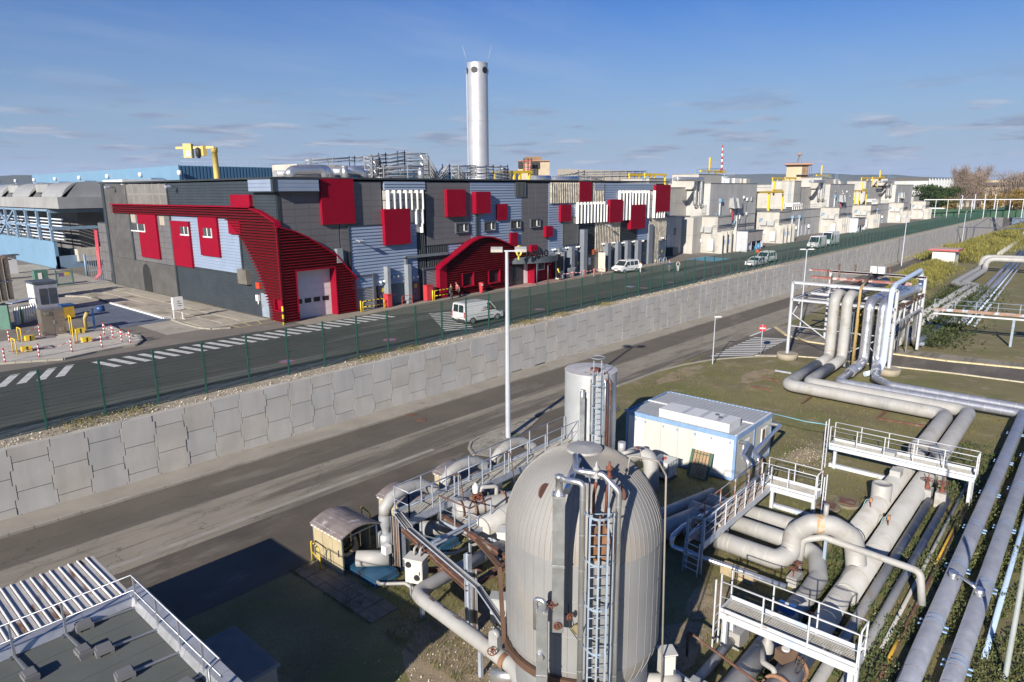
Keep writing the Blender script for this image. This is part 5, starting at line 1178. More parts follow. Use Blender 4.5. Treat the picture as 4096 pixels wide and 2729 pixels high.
def text(par, s, size, loc, rot, m, name='lettering', ext=.004, align='LEFT'):
    cu = bpy.data.curves.new(name, 'FONT'); cu.body = s; cu.size = size; cu.extrude = ext; cu.align_x = align; cu.resolution_u = 2
    o = bpy.data.objects.new(name, cu); dg = bpy.context.evaluated_depsgraph_get()
    C.objects.link(o); bpy.context.view_layer.update(); me = bpy.data.meshes.new_from_object(o.evaluated_get(bpy.context.evaluated_depsgraph_get())); C.objects.unlink(o); bpy.data.objects.remove(o)
    me.materials.clear(); me.materials.append(m); o = bpy.data.objects.new(name, me); C.objects.link(o)
    o.parent = par; o.location = V(loc)-wl(par); o.rotation_euler = rot; return o
text(cab, 'OFFICIEL', .17, (KX0+.012,20.25,KT-.5), (R(90),0,R(-90)), cabb)
# silver pipes over the end of the cabin
pipe('insulated_pipe', [(39.0,14.0,-1.75),(39.0,13.2,-1.7),(33.9,12.75,-1.7),(33.4,12.3,-1.8),(33.4,12.3,-3.0)], .11, alu, 'upper shiny pipe running past the cabin end wall and turning down', fil=.25, step=1.0, sm_=seam_g)
pipe('insulated_pipe', [(34.6,13.9,-1.6),(34.5,13.3,-1.55),(33.0,13.0,-1.65),(32.75,12.6,-1.8),(32.7,12.5,-3.0)], .11, alu, 'lower shiny pipe bending down beside the cabin corner', fil=.25, step=1.0, sm_=seam_g)
pipe('handrail_pipe', [(33.3,12.2,-2.75),(26.0,11.95,-2.6),(24.75,11.9,-2.7)], .10, alu, 'long shiny pipe running along the left side of the sloping walkway', step=1.1, sm_=seam_g, n=14)
pipe('insulated_pipe', [(33.3,12.0,-3.0),(26.0,12.75,-2.9),(25.0,12.72,-2.95),(24.9,12.7,-3.35),(24.95,12.4,-3.4),(25.1,7.75,-3.4)], .12, alu, 'shiny pipe running low across the grass in front of the thick curled pipe', fil=.22, step=1.4, sm_=seam_g)
# IBC tote and pallets
t = thing('plastic_tote', (31.6,16.6,lowz(31.6)), 'white plastic liquid tote in a wire cage on a pallet, by the cabin wall', 'container')
ix, iy, ig = 32.2, 17.1, lowz(32)
part(t, 'bladder', MB().box(ix-.52,ix+.52,iy-.5,iy+.5,ig+.2,ig+1.12), mat('tote_white', (.58,.58,.54), .4, 0, var=.08)); part(t, 'cap', MB().cyl((ix,iy,ig+1.12),(ix,iy,ig+1.18),.12,14), mat('cap_red', (.5,.04,.02), .5))
for i in range(5): 
    z = ig+.25+i*.21; part(t, 'cage_bar', MB().tube([(ix-.56,iy-.54,z),(ix+.56,iy-.54,z),(ix+.56,iy+.54,z),(ix-.56,iy+.54,z),(ix-.56,iy-.54,z)], .014, 5), steel)
for i in range(5):
    for x, y in ((ix-.56,iy-.54+i*.27),(ix-.56+i*.28,iy-.54)): part(t, 'cage_bar', MB().beam((x,y,ig+.2),(x,y,ig+1.12),.024), steel)
for i in range(3): part(t, 'pallet_skid', MB().box(ix-.6,ix+.6,iy-.55+i*.48,iy-.42+i*.48,ig,ig+.14), steel_d)
part(t, 'label_sticker', MB().box(ix-.58,ix-.575,iy-.38,iy-.02,ig+.55,ig+.95), mat('label_dark', (.10,.13,.16), .6))
woodm = mat('pallet_wood', (.30,.21,.12), .85, 0, var=.25, scale=4, stain=((.08,.10,.06), .6, 2)); woodg = mat('pallet_green', (.06,.11,.075), .8, 0, var=.2, scale=3)
t = thing('leaning_pallet', (33.2,15.9,ig), 'weathered wooden pallet with green edge boards leaning by the plastic tote', 'pallet')
for i in range(7): x0 = 33.35; y = 15.05+i*.19; part(t, 'board', MB().beam((33.3,y,ig+.02),(33.85,y,ig+1.45),.15,.03,up=(1,0,0)), woodm if 0 < i < 6 else woodg)
for u in (.1,.5,.9): part(t, 'crossbar', MB().beam((33.36+.5*u,15.0,ig+1.43*u),(33.36+.5*u,16.25,ig+1.43*u),.09,.07), woodg)
t = thing('flat_pallet', (31.0,13.2,lowz(31)), 'broken dark green pallet lying in the shade by the sloping walkway', 'pallet')
for i in range(5): part(t, 'board', MB().beam((30.6+i*.27,13.0,lowz(31)+.14),(30.3+i*.27,14.4,lowz(31)+.14),.13,.03), woodg)
for y in (13.1,13.7,14.25): part(t, 'crossbar', MB().beam((30.5,y,lowz(31)+.06),(31.8,y-.2,lowz(31)+.06),.08,.1), woodg)
# pipe elbow with valve behind the dome, lying between tank and cabin
pe = pipe('elbow_pipe', [(25.0,18.5,-1.9),(30.3,17.6,-1.9),(30.3,16.9,-2.0),(30.2,16.7,-4.1)], .40, clad, 'thick dull pipe elbow turning down to the ground between dome and cabin', fil=.55, step=1.3, n=22, seg=3)
part(pe, 'stub', MB().cyl((28.9,17.85,-1.5),(28.9,17.85,-.95),.2,14), MT['bonnet_grey']); part(pe, 'side_stub', MB().cyl((28.4,17.5,-1.35),(29.2,17.2,-1.35),.1,12), clad); handwheel(pe, (29.3,17.1,-1.2), (0,0,1), .12)
# thick runs on the ground behind the dome
pipe('ground_pipe', [(21.0,14.6,-3.2),(28.4,12.9,-3.2)], .45, clad, 'thick shaded pipe on the ground just right of the dome', step=1.4, n=22)
pipe('ground_pipe', [(22.0,15.6,-3.3),(31.0,13.6,-3.3)], .30, clad, 'slimmer shaded pipe behind the thick one right of the dome', step=1.4, n=18)
# ---------------------------------------------------------------- long parallel pipes (towards the lower right corner)
def longpipe(y, x0, x1, r, z, m, label, step=1.25, clamps=(), sm_=None, group=None, extra=None, n=20, name='ground_pipe'):
    P = [V((x0,y,z)), V((x1,y,z))] if extra is None else [V((x0,y,z)), V((x1,y,z))]+[V(e) for e in extra]
    return pipe(name, P, r, m, label, step=step, sm_=sm_, clamps=[((c,y,z),(1,0,0),1) for c in clamps], n=n, group=group, fil=max(.5,r*1.8))
longpipe(2.9, 12, 57.0, .315, -3.4, clad_g, 'spiral-banded grey pipe with blue clamps, left of the two at the lower right', step=.98, clamps=(21.3,26.2,31.2,35.6,40.5,46,52), sm_=seam_m, extra=[(57.3,15.2,-3.4),(61.7,15.25,-3.4)], n=26)
longpipe(1.87, 12, 58.6, .30, -3.4, clad_g, 'spiral-banded grey pipe with blue clamps, right of the two at the lower right', step=.98, clamps=(24.2,30.2,36.5,42,48), sm_=seam_m, extra=[(58.9,11.7,-3.4),(60.6,13.2,-3.4),(63.1,13.6,-3.35)], n=26)
br = thing('bridging_pipe', (30,2.4,-3.0), 'small shiny pipe linking the two spiral-banded pipes through round caps', 'pipe')
for y, x in ((2.85,29.6),(1.9,28.9)): part(br, 'cap', MB().cyl((x,y,-3.15),(x,y,-2.85),.17,18), zinc)
part(br, 'pipe_run', MB().tube(fillet([V((29.45,2.75,-2.95)), V((29.3,2.6,-2.8)), V((28.9,2.15,-2.8)), V((28.85,1.98,-2.95))], .1, 4), .06, 12), alu)
longpipe(1.27, 25.6, 50, .095, -3.62, mat('pale_blue_pipe', (.36,.47,.62), .5, 0, var=.1, scale=2, stain=((.5,.55,.6), .6, 2)), 'thin pale blue pipe sunk in weeds at the right edge', step=None, n=12)
longpipe(5.15, 12, 38.3, .19, -3.62, clad, 'narrow pale pipe beside the thick twins, left of the pair in the weeds', step=1.5, n=16)
longpipe(4.47, 12, 38.6, .16, -3.62, clad, 'narrow pale pipe, right of the pair in the weeds', step=1.5, n=16)
longpipe(4.05, 24, 44, .07, -3.72, clad, 'thinnest pale pipe half buried under weeds', step=None, n=10)
ypipe = mat('yellow_pipe', (.46,.28,.03), .6, 0, var=.15, scale=3)
pipe('yellow_pipe', [(23.2,3.72,-3.66),(25.5,3.72,-3.62)], .055, ypipe, 'short yellow pipe in the weeds beside the spiral-banded pipes', cat='pipe', n=10)
pipe('yellow_pipe', [(31.5,3.72,-3.7),(38,3.72,-3.72)], .05, ypipe, 'longer yellow pipe glimpsed in the weeds by the far deck', n=8)
pipe('rusty_pipe', [(14,3.75,-3.66),(44,3.62,-3.8)], .06, rust_m, 'long dark rusty pipe lying along the spiral-banded pipe', n=8)
pipe('rusty_pipe', [(15.5,4.1,-3.66),(24.5,4.0,-3.72)], .035, rust_m, 'thin dark rusty pipe in the weeds in front', n=6)
# the two thick pale pipes: from the bend near the rack pipes down to the valves, then on towards the camera
B1, B2 = 6.88, 5.8; ZP = -3.35
pl1 = longpipe(B1, 31.0, 53.2, .47, ZP, clad, 'thick dull pipe, left of the two running away under the far deck', step=1.35, n=28, extra=[(53.6,18.0,ZP),(61.6,18.15,ZP)])
pl2 = longpipe(B2, 26.0, 55.0, .45, ZP, clad, 'thick dull pipe, right of the two running away under the far deck', step=1.35, n=28, extra=[(55.35,16.9,ZP),(61.6,17.05,ZP)])
part(pl1, 'valve_drum', MB().lathe((35.6,B1,ZP), [(.46,0),(.46,.98),(.40,1.02),(.38,.94),(0,.93)], 28), clad)
part(pl1, 'valve_box', MB().box(38.3,39.0,B1-.25,B1+.25,ZP+.3,ZP+.75), clad); part(pl1, 'wall_box', MB().box(39.3,39.9,B1+.3,B1+.9,ZP+.85,ZP+1.35), MT['box_grey'])
for x, y, t_ in ((33.6,B1,pl1),(32.2,B2,pl2)):
    part(t_, 'thermometer', MB().tube([(x,y,ZP+.45),(x,y,ZP+.75)], .025, 6), valve_m); part(t_, 'thermometer_head', MB().obox((x,y,ZP+.85), .07,.05,.09), mat('brass_brown', (.40,.20,.08), .6)); part(t_, 'wire', MB().tube(fillet([V((x-.05,y,ZP+.9)), V((x-.35,y+.15,ZP+.95)), V((x-.45,y+.25,ZP+.5))], .1, 3), .012, 5), mat('wire_cyan', (.3,.5,.5), .6))
part(pl1, 'collar', MB().cyl((30.8,B1,ZP),(31.0,B1,ZP),.49,28), clad)
# vertical loops over the pipes near the far deck
pipe('over_pipe', [(42.8,B1+.05,ZP+.2),(42.8,B1+.05,ZP+1.05),(42.2,B1-1.0,ZP+1.15),(41.0,B2-.45,ZP+1.15),(40.3,B2-.65,ZP+1.1),(40.3,B2-.75,ZP-.2)], .26, clad, 'thick pipe hopping over the twin pipes behind the far deck', fil=.4, step=.9, n=18)
for i, y in enumerate((5.35,4.7)):
    t = thing('gate_valve', (38.35,y,-3.9), 'rusty red gate valve on a grey box, %s of the two below the far deck' % ('left' if i == 0 else 'right'), 'valve')
    part(t, 'valve_box', MB().box(38.0,38.65,y-.24,y+.24,-3.9,-3.1), clad); part(t, 'yoke', MB().lathe((38.3,y,-3.1), [(.14,0),(.10,.12),(.06,.35),(.09,.45),(.03,.5),(.02,.85)], 10), valve_m)
    handwheel(t, (38.3,y,-2.6), (0,0,1), .26)
# thick curled (omega) pipe in front
om = [V((26.3,12.6,-3.05)), V((26.35,8.6,-3.1)), V((27.0,8.3,-2.95)), V((27.2,8.3,-2.1)), V((27.3,7.7,-1.5)), V((27.55,6.9,-1.42)), V((28.0,6.25,-1.9)), V((28.1,6.1,-2.6)), V((27.9,5.95,-3.25)), V((26.9,5.95,-3.42)), V((23.4,5.92,-3.35))]
omp = pipe('curled_pipe', om, .40, clad, 'very thick pale pipe rearing up in an arch, rust stain on top', fil=.42, n=28, seg=3)
b = MB()
for p, q in zip(om, om[1:]):
    d = (q-p).normalized(); m_ = (p+q)/2; b.tube([m_-d*.012, m_+d*.012], .408, 28, caps=False)
seams(omp, [om[0], om[1]], .40, .9, seam_m); seams(omp, [om[-2], om[-1]], .40, 1.1, seam_m); part(omp, 'joint_rings', b, seam_m, kind='stuff')
part(omp, 'rust_collar', MB().tube([V((27.33,7.5,-1.46)), V((27.45,7.22,-1.44))], .404, 28, caps=False), mat('rust_stain', (.40,.27,.13), .7, 0, var=.2, scale=5, stain=((.44,.42,.37), .5, 3)))
part(omp, 'stub', MB().cyl((27.45,7.2,-1.1),(27.45,7.2,-.55),.10,12), clad)
for y, m in ((12.2,MT['rust_flange']),(11.9,rust_m),(11.4,MT['rust_flange'])): part(omp, 'flange', MB().tube([(26.3,y-.04,-3.05),(26.3,y+.04,-3.05)], .43, 26), m)
part(omp, 'gearbox', MB().obox((25.9,11.6,-2.45), .22,.2,.18), mat('gearbox_brown', (.14,.09,.06), .7)); handwheel(omp, (25.55,11.5,-2.55), (-1,-.3,0), .26, mat('dark_iron', (.06,.05,.045), .7))
part(omp, 'bypass', MB().tube(fillet([V((26.1,12.3,-2.8)), V((26.1,12.3,-2.3)), V((26.2,11.7,-2.25)), V((26.2,11.1,-2.3)), V((26.2,11.05,-2.8))], .14, 4), .10, 12), clad); handwheel(omp, (26.3,12.0,-1.95), (0,0,1), .14)
pipe('second_pipe', [(28.4,13.5,-3.1),(28.35,8.5,-3.15),(28.2,7.6,-3.3),(26.6,7.0,-3.4),(24.9,6.95,-3.4),(23.3,6.93,-3.35)], .36, clad, 'second thick pipe passing behind the arch and bending to the valves in front', fil=.6, step=1.1, n=24, seg=3)
pipe('third_pipe', [(29.9,13.3,-3.2),(30.0,8.2,-3.2),(31,6.88,-3.35)], .36, clad, 'third thick pipe furthest behind the arch', fil=.6, step=1.3, n=22)
pipe('crossing_pipe', [(27.1,7.95,-3.6),(27.15,7.9,-2.25),(27.4,7.2,-1.98),(27.5,6.0,-2.1),(27.2,3.65,-2.05),(27.1,3.45,-3.3)], .135, clad, 'slim pale pipe under the arch crossing right over the weeds and dropping down', fil=.3, step=1.2, n=16)
t = thing('arch_stand', (27.8,7.1,-3.8), 'blue steel post carrying the slim pipe under the arch', 'post'); part(t, 'post', MB().beam((27.7,7.15,-3.85),(27.7,7.15,-2.0),.12), pb_blue); part(t, 'bracket', MB().obox((27.6,7.15,-2.05),.12,.14,.08), rust_m)
t = thing('valve_pair', (26.2,8.3,-3.85), 'pair of small rusty handwheel valves on a grey block under the arch', 'valve'); part(t, 'block', MB().box(25.8,26.6,7.6,8.0,-3.8,-3.35), clad); 
for x in (25.95,26.45): handwheel(t, (x,7.8,-3.0), (0,0,1), .16); part(t, 'stem', MB().beam((x,7.8,-3.4),(x,7.8,-3.0),.05), valve_m)
solo('stone_block', MB().box(24.9,25.35,9.0,10.4,-3.78,-3.35), mat('stone_buff', (.36,.29,.18), .9, 0, var=.2, scale=3, bump=.5), 'rough buff stone block on the grass below the arch', 'stone')
# pipes in the bottom centre right, under the near deck
nb1 = longpipe(6.98, 10, 24.2, .37, -3.35, clad, 'thick pipe under the near deck, left of the pair', step=1.15, n=26)
nb2 = longpipe(5.9, 10, 24.4, .42, -3.35, clad, 'thick pipe under the near deck, right of the pair', step=1.15, n=26)
longpipe(8.05, 13, 22.5, .16, -3.45, clad, 'slim pipe left of the thick pair at the bottom', step=1.5, n=14)
for t_, y, r in ((nb1,6.98,.37),(nb2,5.9,.42)): part(t_, 'end_collar', MB().cyl((22.2,y,-3.35),(22.45,y,-3.35),r+.05,28), mat('collar_blue_grey', (.30,.34,.40), .5, .2))
cv = thing('clamp_valve', (20.1,6.3,-3.0), 'heavy rust-brown butterfly valve with gearbox, below the near deck', 'valve')
part(cv, 'body', MB().obox((20.2,6.05,-2.72), .33,.17,.2, R(-25)), mat('gearbox_brown', (.14,.09,.06))); part(cv, 'dial', MB().cyl((20.1,6.05,-2.52),(20.1,6.05,-2.47),.13,14), whitem)
handwheel(cv, (20.0,5.55,-2.75), (-.2,-1,0), .3, MT['dark_iron']); handwheel(cv, (20.35,6.75,-2.25), (0,0,1), .16)
part(cv, 'bonnet', MB().lathe((20.3,6.7,-3.0), [(.2,0),(.2,.3),(.14,.4),(.1,.62)], 14), clad); part(cv, 'bypass', MB().tube(fillet([V((20.2,6.85,-2.75)), V((19.4,6.5,-2.8)), V((19.3,6.1,-2.8)), V((19.3,6.05,-3.2))], .12, 4), .09, 12), clad)
for x in (19.2,20.55): part(cv, 'flange', MB().cyl((x-.06,5.9,-3.35),(x+.06,5.9,-3.35),.50,28), MT['rust_flange'])
handwheel(cv, (22.9,6.2,-2.8), (0,0,1), .2); part(cv, 'actuator', MB().obox((22.9,7.0,-2.85), .15,.3,.14), mat('actuator_blue', (.03,.12,.35), .4)); part(cv, 'dial', MB().cyl((22.9,7.0,-2.71),(22.9,7.0,-2.67),.07,12), whitem)
pipe('weld_frame_pipe', [(19.2,9.0,-3.7),(19.2,9.0,-2.75),(18.0,5.2,-2.75),(18.0,4.8,-3.7)], .045, rust_m, 'rusty pipe rail standing in front of the near deck', n=10, fil=.1)
pp = pipe('jacketed_pipe', [(16.9,8.5,-3.72),(16.9,8.5,-2.55),(16.6,6.9,-2.55),(16.6,6.7,-3.0)], .09, mat('pipe_grey_jacket', (.42,.45,.48), .5, .3), 'bent grey pipe with square boxes at the bottom edge right of the tank', n=14, fil=.14)
for y in (7.55,7.2): part(pp, 'box', MB().obox((16.72,y,-2.5), .16,.12,.16), MT['box_grey'])
part(pp, 'dial', MB().cyl((16.5,7.2,-2.5),(16.53,7.2,-2.5),.1,12), mat('brass_dull', (.35,.30,.18)))
solo('concrete_box', MB().box(20.6,21.5,7.75,8.35,-3.75,-3.1), clad, 'grey box cover on the slim pipe behind the near deck leg', 'box')
# ---------------------------------------------------------------- decks
def deck(name, x0, x1, y0, y1, z, label, legs, m=pb_white, rs=1.3, ladder=None, gm=grating_m, fh=1.1):
    t = thing(name, ((x0+x1)/2,(y0+y1)/2,lowz(x0)), label, 'platform')
    n = max(1, int((y1-y0)/1.4))
    for i in range(n): part(t, 'grating', grate(x0+.05,x1-.05,y0+.05+(y1-y0-.1)*i/n,y0+.03+(y1-y0-.1)*(i+1)/n,z,.075,.075,.008), gm)
    for y in (y0,y1-.04): part(t, 'kick_plate', MB().box(x0,x1,y,y+.04,z-.2,z+.1), m)
    part(t, 'side_beam', MB().box(x0-.04,x0,y0,y1,z-.26,z-.02), m); part(t, 'kick_plate', MB().box(x0-.02,x0+.01,y0,y1,z,z+.13), m)
    part(t, 'side_beam', MB().box(x1,x1+.04,y0,y1,z-.26,z-.02), m); part(t, 'kick_plate', MB().box(x1-.01,x1+.02,y0,y1,z,z+.15), m)
    rail(t, [(x0,y1,z),(x0,y0,z)], fh, rs, .024, m); rail(t, [(x1,y1,z),(x1,y0,z),(x0+.2,y0,z)], fh, rs, .024, m)
    for lx, ly in legs: part(t, 'leg', MB().ibeam((lx,ly,lowz(lx)),(lx,ly,z-.26),.16,.16,.02), m)
    return t
dk1 = deck('near_deck', 19.95,20.85,3.95,8.25,-2.0,'white-painted steel deck with handrails at the lower right corner, nearest of the three',[(20.1,8.1),(20.7,8.1),(20.1,4.1),(20.7,4.1)])
part(dk1, 'ladder_rail', MB().beam((20.1,8.5,lowz(20)),(20.1,8.5,-1.0),.05), pb_white); part(dk1, 'ladder_rail', MB().beam((20.55,8.5,lowz(20)),(20.55,8.5,-1.0),.05), pb_white)
for i in range(5): part(dk1, 'rung', MB().beam((20.1,8.5,-3.4+i*.32),(20.55,8.5,-3.4+i*.32),.025), pb_white)
dk2 = deck('far_deck', 39.1,40.0,3.5,10.45,-2.25,'long white steel deck with handrails crossing over the twin thick pipes',[(39.9,10.3),(39.9,3.65),(39.3,3.65)])
part(dk2, 'base_beam', MB().beam((40.0,10.6,lowz(40)+.15),(40.0,6.9,lowz(40)+.15),.2,.22), pb_white)
for x in (39.2,39.75): part(dk2, 'ladder_rail', MB().beam((x,10.75,lowz(40)),(x,10.75,-.95),.05), pb_white)
for i in range(6): part(dk2, 'rung', MB().beam((39.2,10.75,-3.6+i*.3),(39.75,10.75,-3.6+i*.3),.03), pb_white)
dk3 = deck('middle_deck', 31.6,32.5,8.85,11.4,-2.3,'rust-flecked deck at the head of the sloping walkway, beside the cabin corner',[(32.4,11.1),(32.4,9.1)])
part(dk3, 'base_beam', MB().beam((32.6,11.2,lowz(32)+.1),(32.6,9.0,lowz(32)+.1),.2,.2), pb_white)
for x in (32.0,32.4): part(dk3, 'ladder_rail', MB().beam((x,8.6,lowz(32)),(x,8.6,-1.3),.05), pb_white)
for i in range(6): part(dk3, 'rung', MB().beam((32.0,8.6,-3.6+i*.3),(32.4,8.6,-3.6+i*.3),.03), pb_white)
# walkway leading to it
wk2 = thing('sloping_walkway', (28,11.3,-2.4), 'long rusty-railed walkway running from the dome side up to the cabin corner', 'walkway')
for i in range(5): part(wk2, 'grating', grate(24.4+i*1.44,24.4+(i+1)*1.44-.02,10.95,11.65,-2.02-.3+.0,.1,.1), mat('grating_rusty', (.36,.30,.26), .8, .1, var=.2, scale=3))
for y in (10.92,11.66): part(wk2, 'side_beam', MB().box(24.3,31.6,y,y+.05,-2.6,-2.3), pb_white)
rail(wk2, [(24.3,10.94,-2.3),(31.6,10.94,-2.3)], 1.05, 1.0, .024, pb_white, 2); rail(wk2, [(24.3,11.7,-2.3),(32.3,11.7,-2.3)], 1.05, 1.6, .024, mat('rust_rail', (.26,.13,.09), .8, 0, var=.3, scale=3, stain=((.42,.46,.52), .5, 2)))
for x, y in ((24.3,11.0),(24.3,11.68)): part(wk2, 'leg', MB().beam((x,y,lowz(24)),(x,y,-1.3),.08), pb_blue)
for i in range(5): part(wk2, 'rung', MB().beam((24.05,11.65,-3.5+i*.28),(23.95,11.0,-3.5+i*.28),.03), pb_white)
part(wk2, 'ladder_rail', MB().beam((24.05,11.7,lowz(24)),(24.2,11.7,-2.3),.04), pb_blue); part(wk2, 'ladder_rail', MB().beam((23.95,11.0,lowz(24)),(24.1,11.0,-2.3),.04), pb_white)
for x in (27.5,30.5): part(wk2, 'leg', MB().beam((x,11.3,lowz(x)),(x,11.3,-2.5),.1), pb_white)
solo('hose_line', MB().tube([(39.5,13.9,-1.25),(39.6,12.0,-1.35),(39.7,10.8,-1.3)], .02, 6), mat('hose_cyan', (.20,.50,.60), .5), 'thin cyan hose strung from the cabin corner to the far deck', 'hose')
for i, (x, y) in enumerate(((34.2,8.95),(35.3,8.3))):
    t = thing('manhole_ring', (x,y,lowz(x)), 'square rusty manhole cover in a mossy concrete ring, %s of the two' % ('left' if i == 0 else 'right'), 'manhole')
    part(t, 'ring', MB().cyl((x,y,lowz(x)),(x,y,lowz(x)+.18),.62,22), mat('mossy_concrete', (.17,.15,.10), .95, 0, var=.2, scale=3)); part(t, 'cover', MB().obox((x,y,lowz(x)+.2),.38,.38,.02,.1), rust_m)
# ================================================================== PIPE RACK over the side road
rk = thing('pipe_rack', (70,17.5,lowz(70)), 'tall white and rust steel pipe rack bridging the side road', 'rack')
RX = (65.7, 71.0, 77.1); RY = (13.3, 22.2); RT2 = 3.3
rw = mat('rack_white', (.44,.46,.49), .6, 0, var=.08, scale=1.5, stain=[(RUST, .63, 1.6, (1,1,1), .85), ((.34,.06,.05), .66, .7)])
rr2 = mat('rack_red_beam', (.28,.12,.10), .7, 0, var=.2, scale=2, stain=((.58,.58,.58), .54, 1.5))
for x in (65.7, 77.1):
    for y in RY: part(rk, 'column', MB().ibeam((x,y,lowz(x)+.3),(x,y,RT2),.24,.24,.03), rw)
for x in (65.7,): 
    for y in RY:
        t = solo('column_footing', MB().cyl((x,y,lowz(x)),(x,y,lowz(x)+.55),.95,26), mat('footing', (.33,.29,.22), .9, 0, var=.15, scale=1, bump=.3), 'round concrete footing under the rack column %s' % ('at the right' if y < 15 else 'beside the no-entry sign'), 'footing')
for x in RX: part(rk, 'top_beam', MB().ibeam((x,RY[0],RT2),(x,RY[1],RT2),.24,.26,.03), rw if x != 71.0 else rr2)
part(rk, 'top_beam', MB().ibeam((77.1,13.2,RT2+.02),(77.1,24.5,RT2+.02),.2,.2,.03), rr2)
for y in RY: part(rk, 'side_beam', MB().ibeam((65.7,y,1.6),(77.1,y,1.6),.2,.24,.03), rw if y > 15 else rust_m); 
part(rk, 'side_beam', MB().ibeam((65.7,17.6,RT2-.1),(77.1,17.6,RT2-.1),.18,.2,.03), rust_m)
for x in RX: part(rk, 'cross_beam', MB().ibeam((x,RY[0],1.65),(x,RY[1],1.65),.2,.22,.03), rw)
for y in RY:
    for a, c in ((65.7,68.6),(77.1,74.2)): part(rk, 'brace', MB().beam((a,y,-.2),(c,y,1.5),.1), rw)
part(rk, 'brace', MB().beam((65.7,22.2,.4),(65.7,18.6,-1.9),.08), rw); part(rk, 'brace', MB().beam((65.7,13.3,-.5),(65.7,17.5,-3.2),.08), rw); part(rk, 'tie', MB().beam((65.7,22.2,-.9),(65.7,13.3,-.9),.07), rw); part(rk, 'tie', MB().beam((65.7,16.0,-.9),(65.7,13.3,-3.9),.06), rw)
for x in (67.5,69.3,72.5,74,75.5): part(rk, 'hanger', MB().beam((x,13.3,.4),(x,13.3,1.6),.12), rw)
part(rk, 'lower_chord', MB().ibeam((65.7,13.3,.3),(77.1,13.3,.3),.16,.16,.03), rw)
for i, x in enumerate((67,68.3,69.6,70.9,72.2,73.5,74.8,76)): part(rk, 'walk_slat', MB().beam((x,14.0,1.55),(x,21.5,1.55),.3,.05), mat('rack_slat', (.48,.49,.50), .6, .2, var=.1))
for y, x in ((20.8,71.2),(19.7,71.2),(21.5,77.4),(19.9,77.4),(18.9,66),(16.6,77.4)): part(rk, 'stub_post', MB().beam((x,y,RT2),(x,y,RT2+.85),.14), rust_m)
for y, r, m, ztop, lab in ((18.15,.46,clad,2.35,'left of the two dull thick pipes rising onto the rack'),(17.05,.45,clad,2.3,'right of the two dull thick pipes rising onto the rack')):
    x = 61.9; pipe('riser', [(x-.8,y,ZP),(64.9,y,-3.3),(64.9,y,2.1),(65.7,y,2.55),(78,y,2.5)], r, clad, lab, fil=.75, step=2.2, n=24, group='thick pipes rising onto the rack')
for y, r, lab in ((15.25,.42,'left of the two shiny silver pipes rising onto the rack'),(14.15,.40,'right of the two shiny silver pipes rising onto the rack')):
    pipe('riser', [(61.0 if r > .41 else 62.4,15.25 if r > .41 else 13.55,-3.4),(65.0,y,-3.2),(65.0,y,1.9),(65.8,y,2.25),(77.6,y-.3,2.2),(78.2,y-.4,1.6),(78.3,y-.4,-3.3),(79.5,y-.4,-3.9),(96,y-.4,-4.1)], r, alu, lab, fil=.8, step=1.5, sm_=seam_g, n=24, group='thick pipes rising onto the rack')
pbp = mat('pale_blue_riser', (.50,.60,.75), .5, 0, var=.05)
pipe('riser', [(63.2,14.6,-3.9),(64.5,13.75,-3.7),(64.9,13.6,-3.0),(64.9,13.6,2.9),(65.1,13.6,3.4),(66.5,13.7,3.7),(78.0,14.0,3.9),(78.6,14.0,3.5),(78.6,13.6,-3.6),(80,13.4,-4.0),(130,14.2,-4.4)], .22, pbp, 'pale blue painted pipe leading up and over the rack', fil=.5, n=18)
pipe('riser', [(64.9,16.1,-3.9),(64.95,16.1,3.2),(66.0,16.2,3.5),(74.5,17.6,3.7)], .12, mat('ochre_pipe', (.40,.28,.12), .6, 0, var=.1, scale=2), 'thin ochre pipe standing beside the silver pipes and slanting over the rack', fil=.4, n=12)
pipe('riser', [(64.8,16.75,-3.9),(64.8,16.75,1.5),(66,17.0,2.0),(73,17.6,2.0)], .11, pb_white, 'thin white pipe between the dull and silver risers', fil=.3, n=12)
for i, y in enumerate((16.55,16.4)): pipe('riser', [(64.9,y,-4.0),(64.9,y,1.2)], .035, steel_d, 'thin dark conduit, %s of the pair among the risers' % ('left' if i == 0 else 'right'), n=6)
rnd2 = random.Random(5)
tg = thing('pipe_bundle', (76,17,lowz(76)), 'tangle of many thin dark and pale pipes dropping inside the rack', 'pipes')
for i in range(26):
    x = rnd2.uniform(67,76.6); y = rnd2.uniform(13.9,18.5); part(tg, 'thin_pipe', MB().tube(fillet([V((x,y,lowz(x))), V((x,y,rnd2.uniform(-.2,1.5))), V((x+rnd2.uniform(-1.5,1.5),y+rnd2.uniform(-1.5,1.5),1.4))], .3, 3), rnd2.choice((.03,.05,.08)), 7), rnd2.choice((steel_d,pb_blue,alu,clad,steel_d,ypipe)))
for i in range(8):
    z = rnd2.uniform(-.5,1.2); x = rnd2.uniform(68,76); part(tg, 'thin_pipe', MB().tube([(x,13.6,z),(x,19.5,z)], rnd2.choice((.03,.05)), 6), rnd2.choice((steel_d,pb_blue,steel)))
for i, y in enumerate((18.9,18.2)): solo('lamp_box', MB().obox((74.5,y-1.5,RT2+.75),.3,.3,.35), cabw, 'white box standing on the rack top, %s one' % ('left' if i == 0 else 'right'), 'box')
